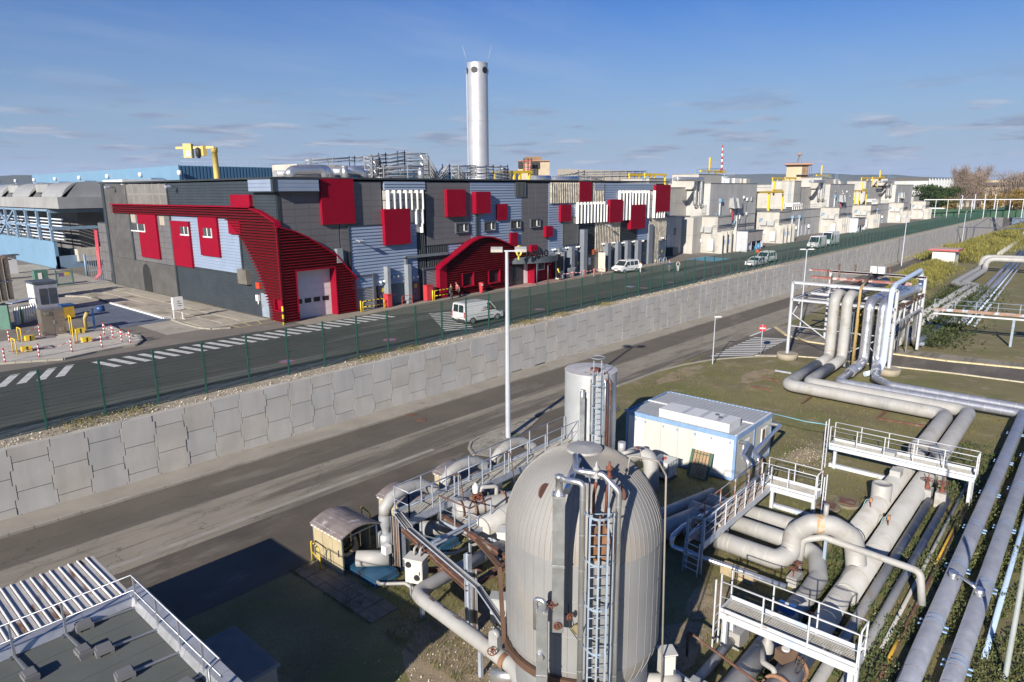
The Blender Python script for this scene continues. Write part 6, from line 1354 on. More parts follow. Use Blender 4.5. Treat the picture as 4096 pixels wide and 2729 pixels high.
# horizontal supports, rails lying on the grass
def railbeam(k, a, c, label, m=rust_m):
    p = low(k, *a, .08); q = low(k, *c, .08); return solo('rail_beam', MB().ibeam(p, q, .14, .14, .02), m, label, 'beam')
railbeam('y3', (210,1008), (345,1030), 'blue-grey steel beam on the grass under the bend of the thick dull pipes', steel)
railbeam('y3', (92,1068), (250,1095), 'rusty steel beam sticking out left of the thick pipe bend')
railbeam('y3', (0,1138), (172,1170), 'rusty steel beam lying on the grass furthest left of the bend')
railbeam('y3', (430,1285), (545,1210), 'rusty beam pointing at the camera under the dull pipes')
railbeam('y3', (1070,1410), (1500,1480), 'long rusty beam on the grass in front of the thick pipe corner')
railbeam('y3', (1070,1405), (1165,1325), 'short rusty beam joined at an angle to the long one')
for i, (a, c) in enumerate((((1370,795),(1465,812)),((1460,718),(1555,735)),((1560,645),(1655,658)),((1645,580),(1745,592)),((1730,515),(1820,528)),((1800,462),(1890,475)),((1880,415),(1955,428)))):
    railbeam('y3', a, c, 'rusty sleeper beam under the pale blue pipe, number %s away from the rack' % ['one','two','three','four','five','six','seven'][i])
# far pipes beyond the rack
for y, x1, o_, lab in ((16.8,133,0,'rear pale pipe beyond the rack, jogging and turning off to the right edge'),(15.5,134.5,-4.5,'front pale pipe beyond the rack, jogging and turning off to the right edge')):
    pipe('far_pipe', [(77,y,-3.8),(x1,y,-4.1),(x1+4,y+2.6,-4.1),(171+o_,y+3.1,-4.5),(173+o_,y+3.1,-2.3),(176+o_,-30,-2.0)], .52, clad, lab, fil=1.6, step=3.0, n=18)
pipe('far_pipe', [(220,21.8,-5.2),(300,24,-5.6),(303,24,-3.6),(306,-60,-3.6)], .6, clad, 'pale pipe far off, turning right near the yellow bushes', fil=2.0, n=12, step=None)
for i, (y, r) in enumerate(((13.3,.30),(12.3,.36),(11.6,.12),(10.9,.15))):
    pipe('far_pipe', [(96,y,-4.1),(230,y+5,-5.0)], r, clad_g if i < 2 else pbp if i == 2 else steel, ('spiral-banded pipe beyond the rack, narrower','spiral-banded pipe beyond the rack, thicker','pale blue line beyond the rack','grey line furthest right beyond the rack')[i], n=12, step=1.3 if i < 2 else None)
# footbridge / pipe trestle
tr = thing('pipe_trestle', (100,10,lowz(100)), 'low rust and blue trestle with handrail crossing from the rack to the right edge', 'trestle')
a = atz('f2', 795, 1245, -.9); a = V((85.5,13.6,-1.0)); c = V((85.5+6,-22,-1.1))
part(tr, 'beam', MB().beam(a, c, .3, .3), mat('trestle_rust', (.28,.18,.13), .8, 0, var=.2, scale=2, stain=((.42,.50,.60), .52, 1.2))); part(tr, 'beam', MB().beam(a+V((0,0,-.45)), c+V((0,0,-.45)), .2, .16), pb_white)
for h in (.6,1.1): part(tr, 'handrail', MB().tube([a+V((0,0,h)), c+V((0,0,h))], .03, 6), pb_blue)
for i in range(20): p = a.lerp(c, i/19); part(tr, 'post', MB().beam(p, p+V((0,0,1.1)), .06), pb_blue)
for u in (.2,.34,.62,.9): p = a.lerp(c, u); part(tr, 'leg', MB().beam((p.x,p.y,lowz(p.x)),(p.x,p.y,-1.5),.22), pb_blue)
p = a.lerp(c, .29); part(tr, 'box', MB().obox(p+V((0,0,.4)),.5,.9,.25,.17), cabw)
# ================================================================== lamp posts, signs, hydrants, huts
lpm = mat('lamp_pole', (.50,.54,.60), .45, .3, var=.06)
LP = thing('lamp_post', (31.13,27.87,lowz(31)), 'tall lamp post with twin rectangular heads standing on the gravel island', 'lamp post')
bx, by, bz = 31.13, 27.87, lowz(31)
part(LP, 'pole', MB().lathe((bx,by,0), [(.17,bz),(.165,bz+3),(.10,8.35)], 10, sm=False), lpm); part(LP, 'base', MB().box(bx-.25,bx+.25,by-.25,by+.25,bz,bz+.05), lpm)
dl_ = V((-.45,.9,0)).normalized(); top = V((bx,by,8.35))
part(LP, 'cross_arm', MB().beam(top-RT*.55+V((0,0,.0)), top+RT*.75+V((0,0,.02)), .08), lpm)
for s, u in ((-1,-.62),(1,.85)):
    h = part(LP, 'lamp_head', MB().obox(top+V((RT.x,RT.y,0))*u+V((0,0,.10)), .36,.26,.09, math.atan2(RT.y,RT.x), R(14)), mat('lamp_housing', (.50,.48,.43), .5, .1))
    part(h, 'lens', MB().obox(top+V((RT.x,RT.y,0))*u+V((0,0,-.0))+V((0,0,.0)), .30,.2,.015, math.atan2(RT.y,RT.x), R(14)), mat('lamp_glass', (.28,.29,.30), .25, .3))
def slimlamp(x, y, gz_, top, label, arm=1.0, az=0.4, dbl=False, r=.07):
    t = thing('street_lamp', (x,y,gz_), label, 'street lamp'); part(t, 'pole', MB().lathe((x,y,0), [(r,gz_),(r*.6,top)], 8), lpm)
    d = V((math.cos(az), math.sin(az), 0)); 
    for s in ((1,-1) if dbl else (1,)): part(t, 'arm', MB().tube([V((x,y,top)), V((x,y,top))+d*arm*s*.7+V((0,0,.08))], r*.45, 6), lpm); part(t, 'lamp_head', MB().obox(V((x,y,top+.08))+d*arm*s, .3,.12,.05, az), lampw)
    return t
slimlamp(58.73,26.64,lowz(58.7),.35,'short slim lamp post on the grass corner by the crosswalk',arm=.25,az=R(-40),r=.06)
slimlamp(80.5,26.0,lowz(80.5),5.15,'slim lamp post behind the pipe rack, left side',arm=.5,az=R(135),dbl=True,r=.10)
slimlamp(173.6,35.1,lowz(173),5.75,'slim lamp post beside the lower road beyond the first row of parked vans',arm=.8,az=R(135),dbl=True,r=.12)
slimlamp(256.5,35.6,lowz(256),4.55,'slim lamp post at the far lower road near the yellow bushes',arm=.6,az=R(200),r=.13)
t = thing('lamp_post', (25.0,.62,-3.76), 'grey tapering pole slanting up the right edge of the picture', 'pole'); part(t, 'pole', MB().lathe((25.0,.62,0), [(.085,-3.78),(.075,.4),(.05,5.2)], 10), mat('pole_zinc', (.40,.44,.44), .5, .3)); part(t, 'arm', MB().tube([V((25.0,.62,5.2)), V((25.3,-.3,5.3))], .03, 6), lpm)
ns = thing('no_entry_sign', (64.9,24.5,lowz(65)), 'red no-entry disc on a slim post beside the crosswalk', 'road sign')
part(ns, 'post', MB().cyl((64.9,24.5,lowz(65)),(64.9,24.5,-.95),.035,8), steel); d = V((-.66,-.75,0)).normalized()
part(ns, 'disc', MB().cyl(V((64.9,24.5,-1.35)), V((64.9,24.5,-1.35))+V((-.9,-.43,0))*.03, .36, 24), mat('sign_red', (.45,.02,.03), .4)); part(ns, 'bar', MB().obox(V((64.9,24.5,-1.35))+V((-.9,-.43,0))*.035, .012,.26,.06, math.atan2(-.43,-.9)), lampw)
P = low('f2', 126, 760); hy = thing('hydrant', P, 'red hydrant with a white band at the foot of the panel wall', 'hydrant'); hx, hy_ = P.x, P.y
part(hy, 'body', MB().lathe((hx,hy_,P.z), [(.3,0),(.3,.7),(.33,.75),(.33,1.5),(.2,1.65),(0,1.7)], 14), mat('hydrant_red', (.50,.04,.05), .5)); part(hy, 'band', MB().lathe((hx,hy_,P.z), [(.34,.55),(.34,.7)], 14), whitem)
P2 = low('f2', 1900, 225); h2 = thing('hydrant', P2, 'far red hydrant by the dark trestle leg', 'hydrant'); part(h2, 'body', MB().lathe(P2, [(.4,0),(.4,1.7),(0,1.9)], 12), MT['hydrant_red'])
ht = thing('small_hut', (186,30,lowz(186)), 'little white hut with a red-edged flat roof among the yellow-green bushes', 'hut')
part(ht, 'walls', MB().box(178.9,184,25.8,30.2,lowz(180)-.2,-1.9), mat('hut_white', (.62,.60,.55), .7, 0, var=.06)); part(ht, 'roof', MB().box(178.2,184.8,25.1,30.9,-1.9,-1.55), mat('roof_red', (.42,.09,.09), .7)); part(ht, 'roof_top', MB().box(178.4,184.6,25.3,30.7,-1.549,-1.5), mat('roof_pink', (.45,.33,.30), .8))
# dark lattice gantry over the lower road, far right
ga = thing('gantry', (250,20,lowz(250)), 'dark steel lattice gantry spanning the lower road in the distance', 'gantry')
gm_ = mat('gantry_dark', (.055,.06,.085), .7)
gx = 262
for y in (35.5,33.6): part(ga, 'leg', MB().beam((gx,y,lowz(gx)),(gx,y,-.6),.35), gm_)
for z, y0_, y1_ in ((-.5,-40,38),(2.6,-36,24)): part(ga, 'chord', MB().beam((gx,y0_,z),(gx,y1_,z),.3), gm_)
for i in range(9): y = 34-i*7.5; part(ga, 'lattice_bar', MB().beam((gx,y,-.5),(gx,y-3.7,2.6),.22), gm_); part(ga, 'lattice_bar', MB().beam((gx,y-3.7,2.6),(gx,y-7.5,-.5),.22), gm_)
# ---- second portal (curved red hood over the entrance)
pa = [atY('z2', *q, FA-.7) for q in ((1612,1118),(1700,1040),(1800,960),(1880,895),(1940,862),(1990,848),(2060,852),(2130,878),(2240,925))]+[atY('z3', *q, FA-.7) for q in ((120,932),(190,962),(300,1010),(420,1080))]
pa = [(p.x, p.z) for p in pa]; ax1 = pa[-1][0]
jx0 = pa[0][0]; jx1 = atY('z2', 1690, 1350, FA-.7).x
poly_a = [(jx1, .05)] + [(jx1, pa[1][1]-.3)] + pa[1:] + [(ax1, .05)]
slx0, slx1 = 64.0, ax1
hw = []
for a, c in (((1820,1172),(1915,1262)),((2045,1150),(2140,1232))): r = RF('z2', a, c, FA-.7); hw.append((r[0],r[1],r[2],r[3]))
slats(poly_a, 'F', FA-.35, .35, holes=hw+[(63.9, ax1+1, 0, 3.4)])
part(main, 'portal_wall', MB().prism([(x,FA-.33,z) for x, z in [(jx0+.1,.05),(jx0+.1,pa[0][1])]+pa[1:]+[(ax1,.05)]], (0,.3,0)) if False else MB().box(jx1,63.8,FA-.33,FA,.05,3.0), redb)
ribbon([(x, FA, z+.06) for x, z in pa], .1, (0,-1.15,0), up=.16)
part(main, 'portal_jamb', MB().box(jx0+.15,jx1,FA-.75,FA,.05,pa[0][1]+.1), red)
for h in hw:
    b = MB(); x0,x1,z0,z1 = h; b.box(x0,x1,FA-.28,FA-.26,z0,z1); b.box(x1,x1+.08,FA-.75,FA-.26,z0-.1,z1+.1); b.box(x0-.08,x0,FA-.75,FA-.26,z0-.1,z1+.1); b.box(x0,x1,FA-.95,FA-.26,z0-.12,z0); w = part(main, 'window_niche', b, red); part(w, 'pane', MB().box(x0+.1,x0+.7,FA-.3,FA-.285,z0+.1,z1-.1), glass)
# ---- entrance: curved canopy, posts, red wall, doors, sign
en = thing('entrance_canopy', (68.5,55.5,0), 'curved dark grey canopy on slim posts over the red entrance wall', 'canopy')
c0, r0 = V((69.2,60.6,0)), 6.0; z0 = atY('z3', 300, 1078, 55.2).z; z1 = z0+.75
arc = [(c0.x+r0*1.0*math.sin(a), c0.y-r0*math.cos(a)) for a in [R(-52)+R(104)*i/16 for i in range(17)]]
b = MB(); b.prism([(x,y,z0) for x, y in arc], (0,0,z1-z0)); part(en, 'fascia', b, mat('canopy_grey', (.085,.10,.115), .45, .2))
b = MB(); b.poly([(x,y,z1+.005) for x, y in arc]); part(en, 'canopy_top', b, mat('canopy_top', (.16,.18,.20), .6))
for q in ((315,1265),(410,1250)): P = atz('z3', *q, 0); part(en, 'post', MB().cyl((P.x,P.y,0),(P.x,P.y,z0),.07,10), steel_d)
part(en, 'entrance_step', MB().prism([(63.4,57,.0),(63.4,56.3,0),(66,54.9,0),(72.4,55.0,0),(73.5,57,0)], (0,0,.05)), mat('pink_paving', (.36,.23,.20), .9, var=.1))
part(en, 'red_wall', MB().box(68.0,73.4,FA-.12,FA,.05,z0), red); part(en, 'red_return', MB().box(67.9,68.0,FA-1.3,FA,.05,z0), red)
wn = part(en, 'window', MB().box(70.0,71.5,FA-.16,FA-.12,1.5,3.1), whitem); part(wn, 'pane', MB().box(70.15,71.35,FA-.18,FA-.16,1.62,2.98), glass)
part(en, 'door_frame', MB().box(64.0,67.2,FA-.1,FA,.05,z0), black)
for i in range(3): part(en, 'glass_door', MB().box(64.15+i*1.0,65.05+i*1.0,FA-.14,FA-.1,.1,z0-.4), glass)
part(en, 'white_wall', MB().box(67.2,67.9,FA-.14,FA,.05,z0), whitem)
for z in (2.05,2.65): part(en, 'notice', MB().box(72.6,73.0,FA-.16,FA-.12,z,z+.4), whitem)
sg = thing('entrance_sign', (69,55,z1), 'black letter sign with a yellow ring emblem standing on the entrance canopy', 'sign')
P = atY('z3', 160, 1010, 55.0); yl = mat('sign_yellow', (.72,.62,.10), .4)
pts = []
for i in range(25):
    a = 2*math.pi*i/24; rr_ = .62*(1+.13*math.cos(a-1.2)); pts.append(V((P.x+.02+rr_*.72*math.sin(a), 55.0, z1+1.05+rr_*.95*math.cos(a))))
part(sg, 'ring', MB().tube(pts, .12, 8, caps=False), yl); part(sg, 'ring_stem', MB().beam((P.x,55.0,z1),(P.x,55.0,z1+.5),.16), yl)
P2 = atY('z3', 218, 1020, 54.8); text(sg, 'orano', 1.9, (P2.x,54.75,z1+.05), (R(90),0,0), mat('letter_black', (.012,.012,.014), .5), 'lettering', .06)
# ---- small things along the front
def cabinet_simple(name, x, y, w, d, h, m, label, cat, z=0.0):
    t = thing(name, (x,y,z), label, cat); part(t, 'body', MB().box(x-w/2,x+w/2,y-d/2,y+d/2,z+.05,z+h), m); part(t, 'door', MB().box(x-w/2+.05,x+w/2-.05,y-d/2-.02,y-d/2,z+.15,z+h-.08), m); part(t, 'lid', MB().box(x-w/2-.04,x+w/2+.04,y-d/2-.05,y+d/2,z+h,z+h+.06), m); return t
cabinet_simple('hose_cabinet', 50.0, 56.6, .95, .6, 1.7, MT['hydrant_red'] if 'hydrant_red' in MT else mat('hydrant_red', (.50,.04,.05), .5), 'red hose cabinet between the dark doors and the second roller shutter', 'cabinet')
cabinet_simple('hose_cabinet', 44.3, 56.6, .6, .7, 1.35, MT['hydrant_red'], 'red cabinet behind the yellow and black barrier by the first shutter', 'cabinet')
t = thing('litter_bin', (57.8,55.9,0), 'slim red bin on the pavement in front of the curved portal', 'bin'); part(t, 'body', MB().lathe((57.8,55.9,0), [(.2,.05),(.3,1.1),(.3,1.25),(0,1.3)], 12), MT['hydrant_red']); part(t, 'flap', MB().box(57.6,57.8,55.58,55.62,.95,1.12), whitem)
def barrier(x, y, w, label, h=1.05, rz=0.0):
    t = thing('safety_barrier', (x,y,0), label, 'barrier'); d = V((math.cos(rz), math.sin(rz), 0))
    a, c = V((x,y,0))-d*w/2, V((x,y,0))+d*w/2; up = V((0,0,h))
    part(t, 'hoop', MB().tube(fillet([a, a+up, c+up, c], .2, 4), .055, 10), yb2); part(t, 'mid_bar', MB().tube([a+up*.45, c+up*.45], .045, 8), yb2)
    for i in range(4):
        for hh in (1.0,.45): p = (a+up*hh).lerp(c+up*hh, .2+.2*i); part(t, 'black_band', MB().cyl(p-d*.1, p+d*.1, .06 if hh == 1.0 else .05, 10), black)
    p = a-d*.25; part(t, 'bollard', MB().cyl(p, p+V((0,0,1.15)), .07, 10), yb2)
yb2 = mat('barrier_yellow', (.72,.50,.03), .45)
barrier(42.2, 56.3, 2.7, 'yellow and black barrier in front of the first roller shutter beside the red portal'); barrier(51.9, 56.2, 2.7, 'yellow and black barrier in front of the second roller shutter')
t = thing('bollard', (31.87,56.19,0), 'single yellow and black bollard standing at the corner of the red skirt', 'bollard'); part(t, 'post', MB().cyl((31.87,56.19,0),(31.87,56.19,1.75),.09,12), yb2)
for z in (.3,1.0): part(t, 'black_band', MB().cyl((31.87,56.19,z),(31.87,56.19,z+.3),.095,12), black)
t = thing('bike_hoops', (46.6,56.2,0), 'low thin rust-red metal rail in front of the double doors', 'rail')
for x in (45.9,47.3): part(t, 'post', MB().beam((x,56.2,0),(x,56.2,1.0),.05), MT['stamp_red'])
for z in (.5,1.0): part(t, 'bar', MB().beam((45.9,56.2,z),(47.3,56.2,z),.05), MT['stamp_red'])
for k_, x in enumerate((98.2,99.6,101.0)): t = thing('bike_hoop', (x,55.2,0), 'grey steel bike hoop by the right end of the hall, %s of three' % ('left','middle','right')[k_], 'bike hoop', 'bike hoops at the end of the hall'); part(t, 'hoop', MB().tube(fillet([V((x-.45,55.2,0)),V((x-.45,55.2,1.0)),V((x+.45,55.2,1.0)),V((x+.45,55.2,0))], .4, 5), .05, 8), steel)
t = thing('tape_line', (76,54.8,0), 'sagging red and white barrier tape strung between posts outside the entrance', 'tape')
tp = [(73.3,55.9),(75.2,55.1),(77.6,54.9),(80.1,54.9),(81.4,53.9)]
for i, (x, y) in enumerate(tp): part(t, 'post', MB().cyl((x,y,0),(x,y,1.1),.05,8), MT['stamp_red'])
for a, c in zip(tp, tp[1:]):
    for i in range(6):
        u, v = i/6, (i+1)/6; s = lambda w: 1.0-.9*w*(1-w)
        part(t, 'tape', MB().beam((a[0]+(c[0]-a[0])*u,a[1]+(c[1]-a[1])*u,s(u)),(a[0]+(c[0]-a[0])*v,a[1]+(c[1]-a[1])*v,s(v)),.02,.09), whitem if i % 2 else MT['hydrant_red'])
t = cabinet_simple('switch_cabinet', 73.9, 56.4, 1.1, .7, 3.6, mat('cabinet_pale', (.50,.49,.46), .6), 'tall cream and dark cabinet standing right of the entrance', 'cabinet'); part(t, 'grille', MB().box(73.6,74.2,56.0,56.03,1.2,3.2), black)
solo('leaning_board', MB().beam((75.3,56.2,.75),(77.0,56.2,.75),.06,1.4,up=(0,-.3,1)), mat('board_grey', (.42,.43,.44), .6), 'pale grey board leaning against the wall right of the entrance', 'board')
t = thing('banner', (72.2,55.4,0), 'narrow black banner with a yellow mark by the entrance posts', 'banner'); part(t, 'cloth', MB().box(71.9,72.7,55.35,55.38,.4,3.6), black); part(t, 'mark', MB().tube([(72.0,55.32,1.7),(72.3,55.32,1.2),(72.6,55.32,1.0)],.09,6), yl)
t = thing('traffic_barrier', (78.2,54.5,0), 'low red and white works barrier beside the tape', 'barrier')
for x in (79.2,81.2): part(t, 'post', MB().beam((x,54.4,0),(x,54.4,1.0),.06), steel)
for z in (.5,.95): part(t, 'bar', MB().beam((79.2,54.4,z),(81.2,54.4,z),.06), MT['stamp_red'])
# ================================================================== ROOF of the hall
RZ = TOP+.13
def at3(k, q, Y): return atY(k, *q, Y)
def roofduct(k, pts, Y, r, m, label, fil=None): return pipe('roof_duct', [at3(k, q, Y) for q in pts], r, m, label, cat='duct', fil=fil or r*1.6, step=2.0, sm_=seam_g, n=16)
roofduct('f3', ((110,315),(145,262),(400,252),(430,320)), 61.0, .48, alu, 'silver roof duct arching over the parapet above the big red box')
roofduct('f3', ((225,300),(240,262),(440,248),(475,320)), 64.5, .45, alu, 'second silver roof duct just behind the first')
roofduct('f3', ((580,275),(720,268),(765,320)), 61.5, .55, alu, 'broad silver roof duct left of the tray stacks')
roofduct('f3', ((480,285),(780,262),(845,320)), 66.0, .6, alu, 'silver roof duct bending down behind the broad one')
roofduct('f3', ((0,296),(420,296)), 63.0, .4, mat('duct_grey_roof', (.40,.41,.42), .5, .4), 'low dull duct lying along the roof edge at the left')
roofduct('z3', ((280,352),(420,352)), 60, .42, alu, 'low shiny duct along the parapet right of the yellow frame'); roofduct('z3', ((430,358),(660,356)), 61, .40, alu, 'second low shiny duct along the parapet, further right')
for i, q in enumerate(((598,318),(1248,322))): P = at3('f3', q, 60.5); t = thing('roof_vent', P, 'short shiny vent stub on the roof edge, %s one' % ('left' if i == 0 else 'right'), 'vent'); part(t, 'stub', MB().cyl((P.x,P.y,RZ),(P.x,P.y,RZ+1.15),.36,14), alu); part(t, 'cap', MB().cyl((P.x,P.y,RZ+1.15),(P.x,P.y,RZ+1.2),.40,14), alu)
a = at3('f3', (185,205), 78); c = at3('f3', (755,215), 78); t = thing('plant_room', ((a.x+c.x)/2,82,RZ), 'long pale concrete plant room on the roof behind the ducts', 'plant room')
n = 8
for i in range(n): part(t, 'wall_panel', MB().box(a.x+(c.x-a.x-3)*i/n+.03,a.x+(c.x-a.x-3)*(i+1)/n-.03,78,84,RZ,a.z), concrete)
galv_d = mat('galvanised_dull', (.27,.28,.29), .7, .1, var=.15)
def rack(name, k, pts, Y, rows, label, dz=.42, dep=.5):
    """stack of cable trays climbing and descending; pts give the top line"""
    P = [at3(k, q, Y) for q in pts]; t = thing(name, (P[0].x,Y,RZ), label, 'pipe rack')
    for j in range(rows):
        Q = [p-V((0,0,j*dz)) for p in P]
        for a, c in zip(Q, Q[1:]):
            if max(a.z, c.z) < RZ+.1: continue
            part(t, 'tray', MB().beam(a, c, dep, .10), steel if j % 2 else galv_d); part(t, 'pipe_run', MB().tube([a+V((0,-.5,.16)), c+V((0,-.5,.16))], .06, 6), galv_d)
            if j % 2 == 0: part(t, 'pipe_run', MB().tube([a+V((0,.6,.05)), c+V((0,.6,.05))], .09, 6), alu)
    for a, c in zip(P, P[1:]):
        nn = max(1, int((c-a).length/2.6))
        for i in range(nn+1):
            p = a.lerp(c, i/nn)
            if p.z > RZ+.4:
                for dy in (-.6,.7): part(t, 'upright', MB().beam((p.x,p.y+dy,RZ),(p.x,p.y+dy,p.z+.4),.08), galv_d)
    return t
rack('tray_rack', 'f3', ((280,178),(660,160),(800,150)), 86, 2, 'thin high tray rack above the pale roof plant room')
rack('tray_rack', 'f3', ((790,150),(920,140),(1080,122),(1275,132)), 66, 6, 'tall stack of grey pipe and cable trays, highest thing on the roof before the chimney')
rack('tray_rack', 'f3', ((800,178),(870,182),(960,312)), 63, 4, 'bundle of trays sloping down at the left of the tall stack', .5)
rack('tray_rack', 'f3', ((1275,132),(1385,318)), 64, 5, 'bundle of trays sloping steeply down right of the tall stack', .45)
rack('tray_rack', 'f3', ((900,245),(1300,235)), 62, 3, 'low tray rack in front of the tall stack', .5)
rack('tray_rack', 'f3', ((1400,318),(1465,232)), 66, 3, 'trays sloping up left of the chimney', .4)
rack('tray_rack', 'f3', ((1465,232),(1700,232)), 66, 4, 'tray stack directly left of the chimney foot')
rack('tray_rack', 'f3', ((1680,240),(1840,238),(1965,238),(2010,330)), 66, 5, 'tray stack in front of the chimney foot, falling to the right', .42)
rack('tray_rack', 'f3', ((1545,240),(1610,315)), 63, 3, 'short dark slanting trays left of the chimney', .4)
rack('tray_rack', 'z3', ((490,330),(640,318),(700,300),(1240,296)), 75, 3, 'long low tray rack along the right half of the roof', .45)
rack('tray_rack', 'z3', ((640,330),(860,355)), 68, 2, 'low tray line just above the silver cladding')
cr = thing('roof_crane', at3('z1', (1858,350), 72), 'yellow jib crane with motor standing on the left part of the roof', 'crane'); P = at3('z1', (1858,350), 72); Tp = at3('z1', (1835,95), 72)
ycr = mat('crane_yellow_pale', (.58,.44,.13), .5); yst = mat('crane_yellow', (.70,.47,.02), .5)
part(cr, 'mast', MB().lathe((P.x,P.y,0), [(.30,RZ),(.28,Tp.z-.4),(.34,Tp.z-.4),(.34,Tp.z+.1)], 16), ycr)
j0 = V((P.x-.4,P.y,Tp.z+.1)); rgt = V((RT.x,RT.y,0)).normalized()
part(cr, 'jib', MB().beam(j0+rgt*.4, j0-rgt*3.6+V((0,0,-.05)), .16, .24), ycr); part(cr, 'counter_box', MB().obox(j0-rgt*2.3+V((0,0,-.35)), .42,.3,.72, math.atan2(rgt.y,rgt.x)), ycr); part(cr, 'plate', MB().obox(j0-rgt*2.25+V((-.22,-.25,-.65)), .25,.04,.28, math.atan2(rgt.y,rgt.x)), whitem)
part(cr, 'motor', MB().lathe(j0-rgt*1.3+V((0,0,-.9)), [(.1,-.2),(.25,0),(.28,.4),(.25,.8),(.1,.9)], 12), black); part(cr, 'hoist', MB().obox(j0-rgt*.7+V((0,0,-.35)), .2,.25,.5, 0), ycr)
def goalframe(k, pts, Y, label, w=.32):
    P = [at3(k, q, Y) for q in pts]; t = thing('yellow_gantry', P[0], label, 'gantry')
    a, c = P[0], P[1]; part(t, 'beam', MB().beam(a, c, w*1.2), yst); part(t, 'beam', MB().beam(a+V((0,3,0)), c+V((0,3,0)), w), yst)
    for u in (.08,.5,.92):
        p = a.lerp(c, u); q = P[2].z; part(t, 'leg', MB().beam(p, (p.x,p.y,q), w), yst); part(t, 'leg', MB().beam(p+V((0,3,0)), (p.x,p.y+3,q), w), yst)
    return t
goalframe('z3', ((70,298),(268,295),(268,360)), 66, 'yellow frame on the roof right of the chimney')
ch = thing('chimney', (0,0,0), 'very tall round silver chimney with two dark round openings at the top', 'chimney')
dch = ray('D', 1099, 300); dist = 112; hh = math.hypot(dch.x, dch.y); cxx, cyy = dch.x/hh*dist, dch.y/hh*dist; rc = 45*1.7408/2*dist/2700*1.0
tz = HC+ray('D', 1098, 146).z/math.hypot(*ray('D', 1098, 146).xy)*dist
ch.location = (cxx, cyy, RZ); WL[ch.name] = V((cxx, cyy, RZ))
steelch = mat('chimney_steel', (.55,.56,.58), .42, .55, var=.05, scale=.4)
part(ch, 'shaft', MB().lathe((cxx,cyy,0), [(rc,RZ),(rc,tz)], 48), steelch); part(ch, 'lip', MB().lathe((cxx,cyy,0), [(rc+.03,tz-.15),(rc+.05,tz),(rc-.1,tz+.05),(rc-.2,tz-.4),(0,tz-.5)], 48), steelch)
for z in (RZ+(tz-RZ)*.52,): part(ch, 'joint_ring', MB().lathe((cxx,cyy,z), [(rc+.01,-.06),(rc+.04,-.03),(rc+.04,.03),(rc+.01,.06)], 48), steelch)
for a_ in (-.15,1.02,2.2,-1.3,3.4):
    aa = math.atan2(-cyy,-cxx)-.15+a_*.93; p = V((cxx+rc*math.cos(aa), cyy+rc*math.sin(aa), tz-1.15)); o = V((math.cos(aa), math.sin(aa), 0)); part(ch, 'opening', MB().cyl(p-o*.15, p+o*.03, .5, 22), black)
for s in (-1,1): part(ch, 'lightning_rod', MB().tube([V((cxx,cyy,tz))+rgt*s*rc*.9, V((cxx,cyy,tz+2.6))+rgt*s*rc*1.4], .03, 5), steel)
part(ch, 'ladder', MB().beam(V((cxx,cyy,RZ))-rgt*(rc+.05), V((cxx,cyy,tz-1))-rgt*(rc+.05), .2, .1), steel)
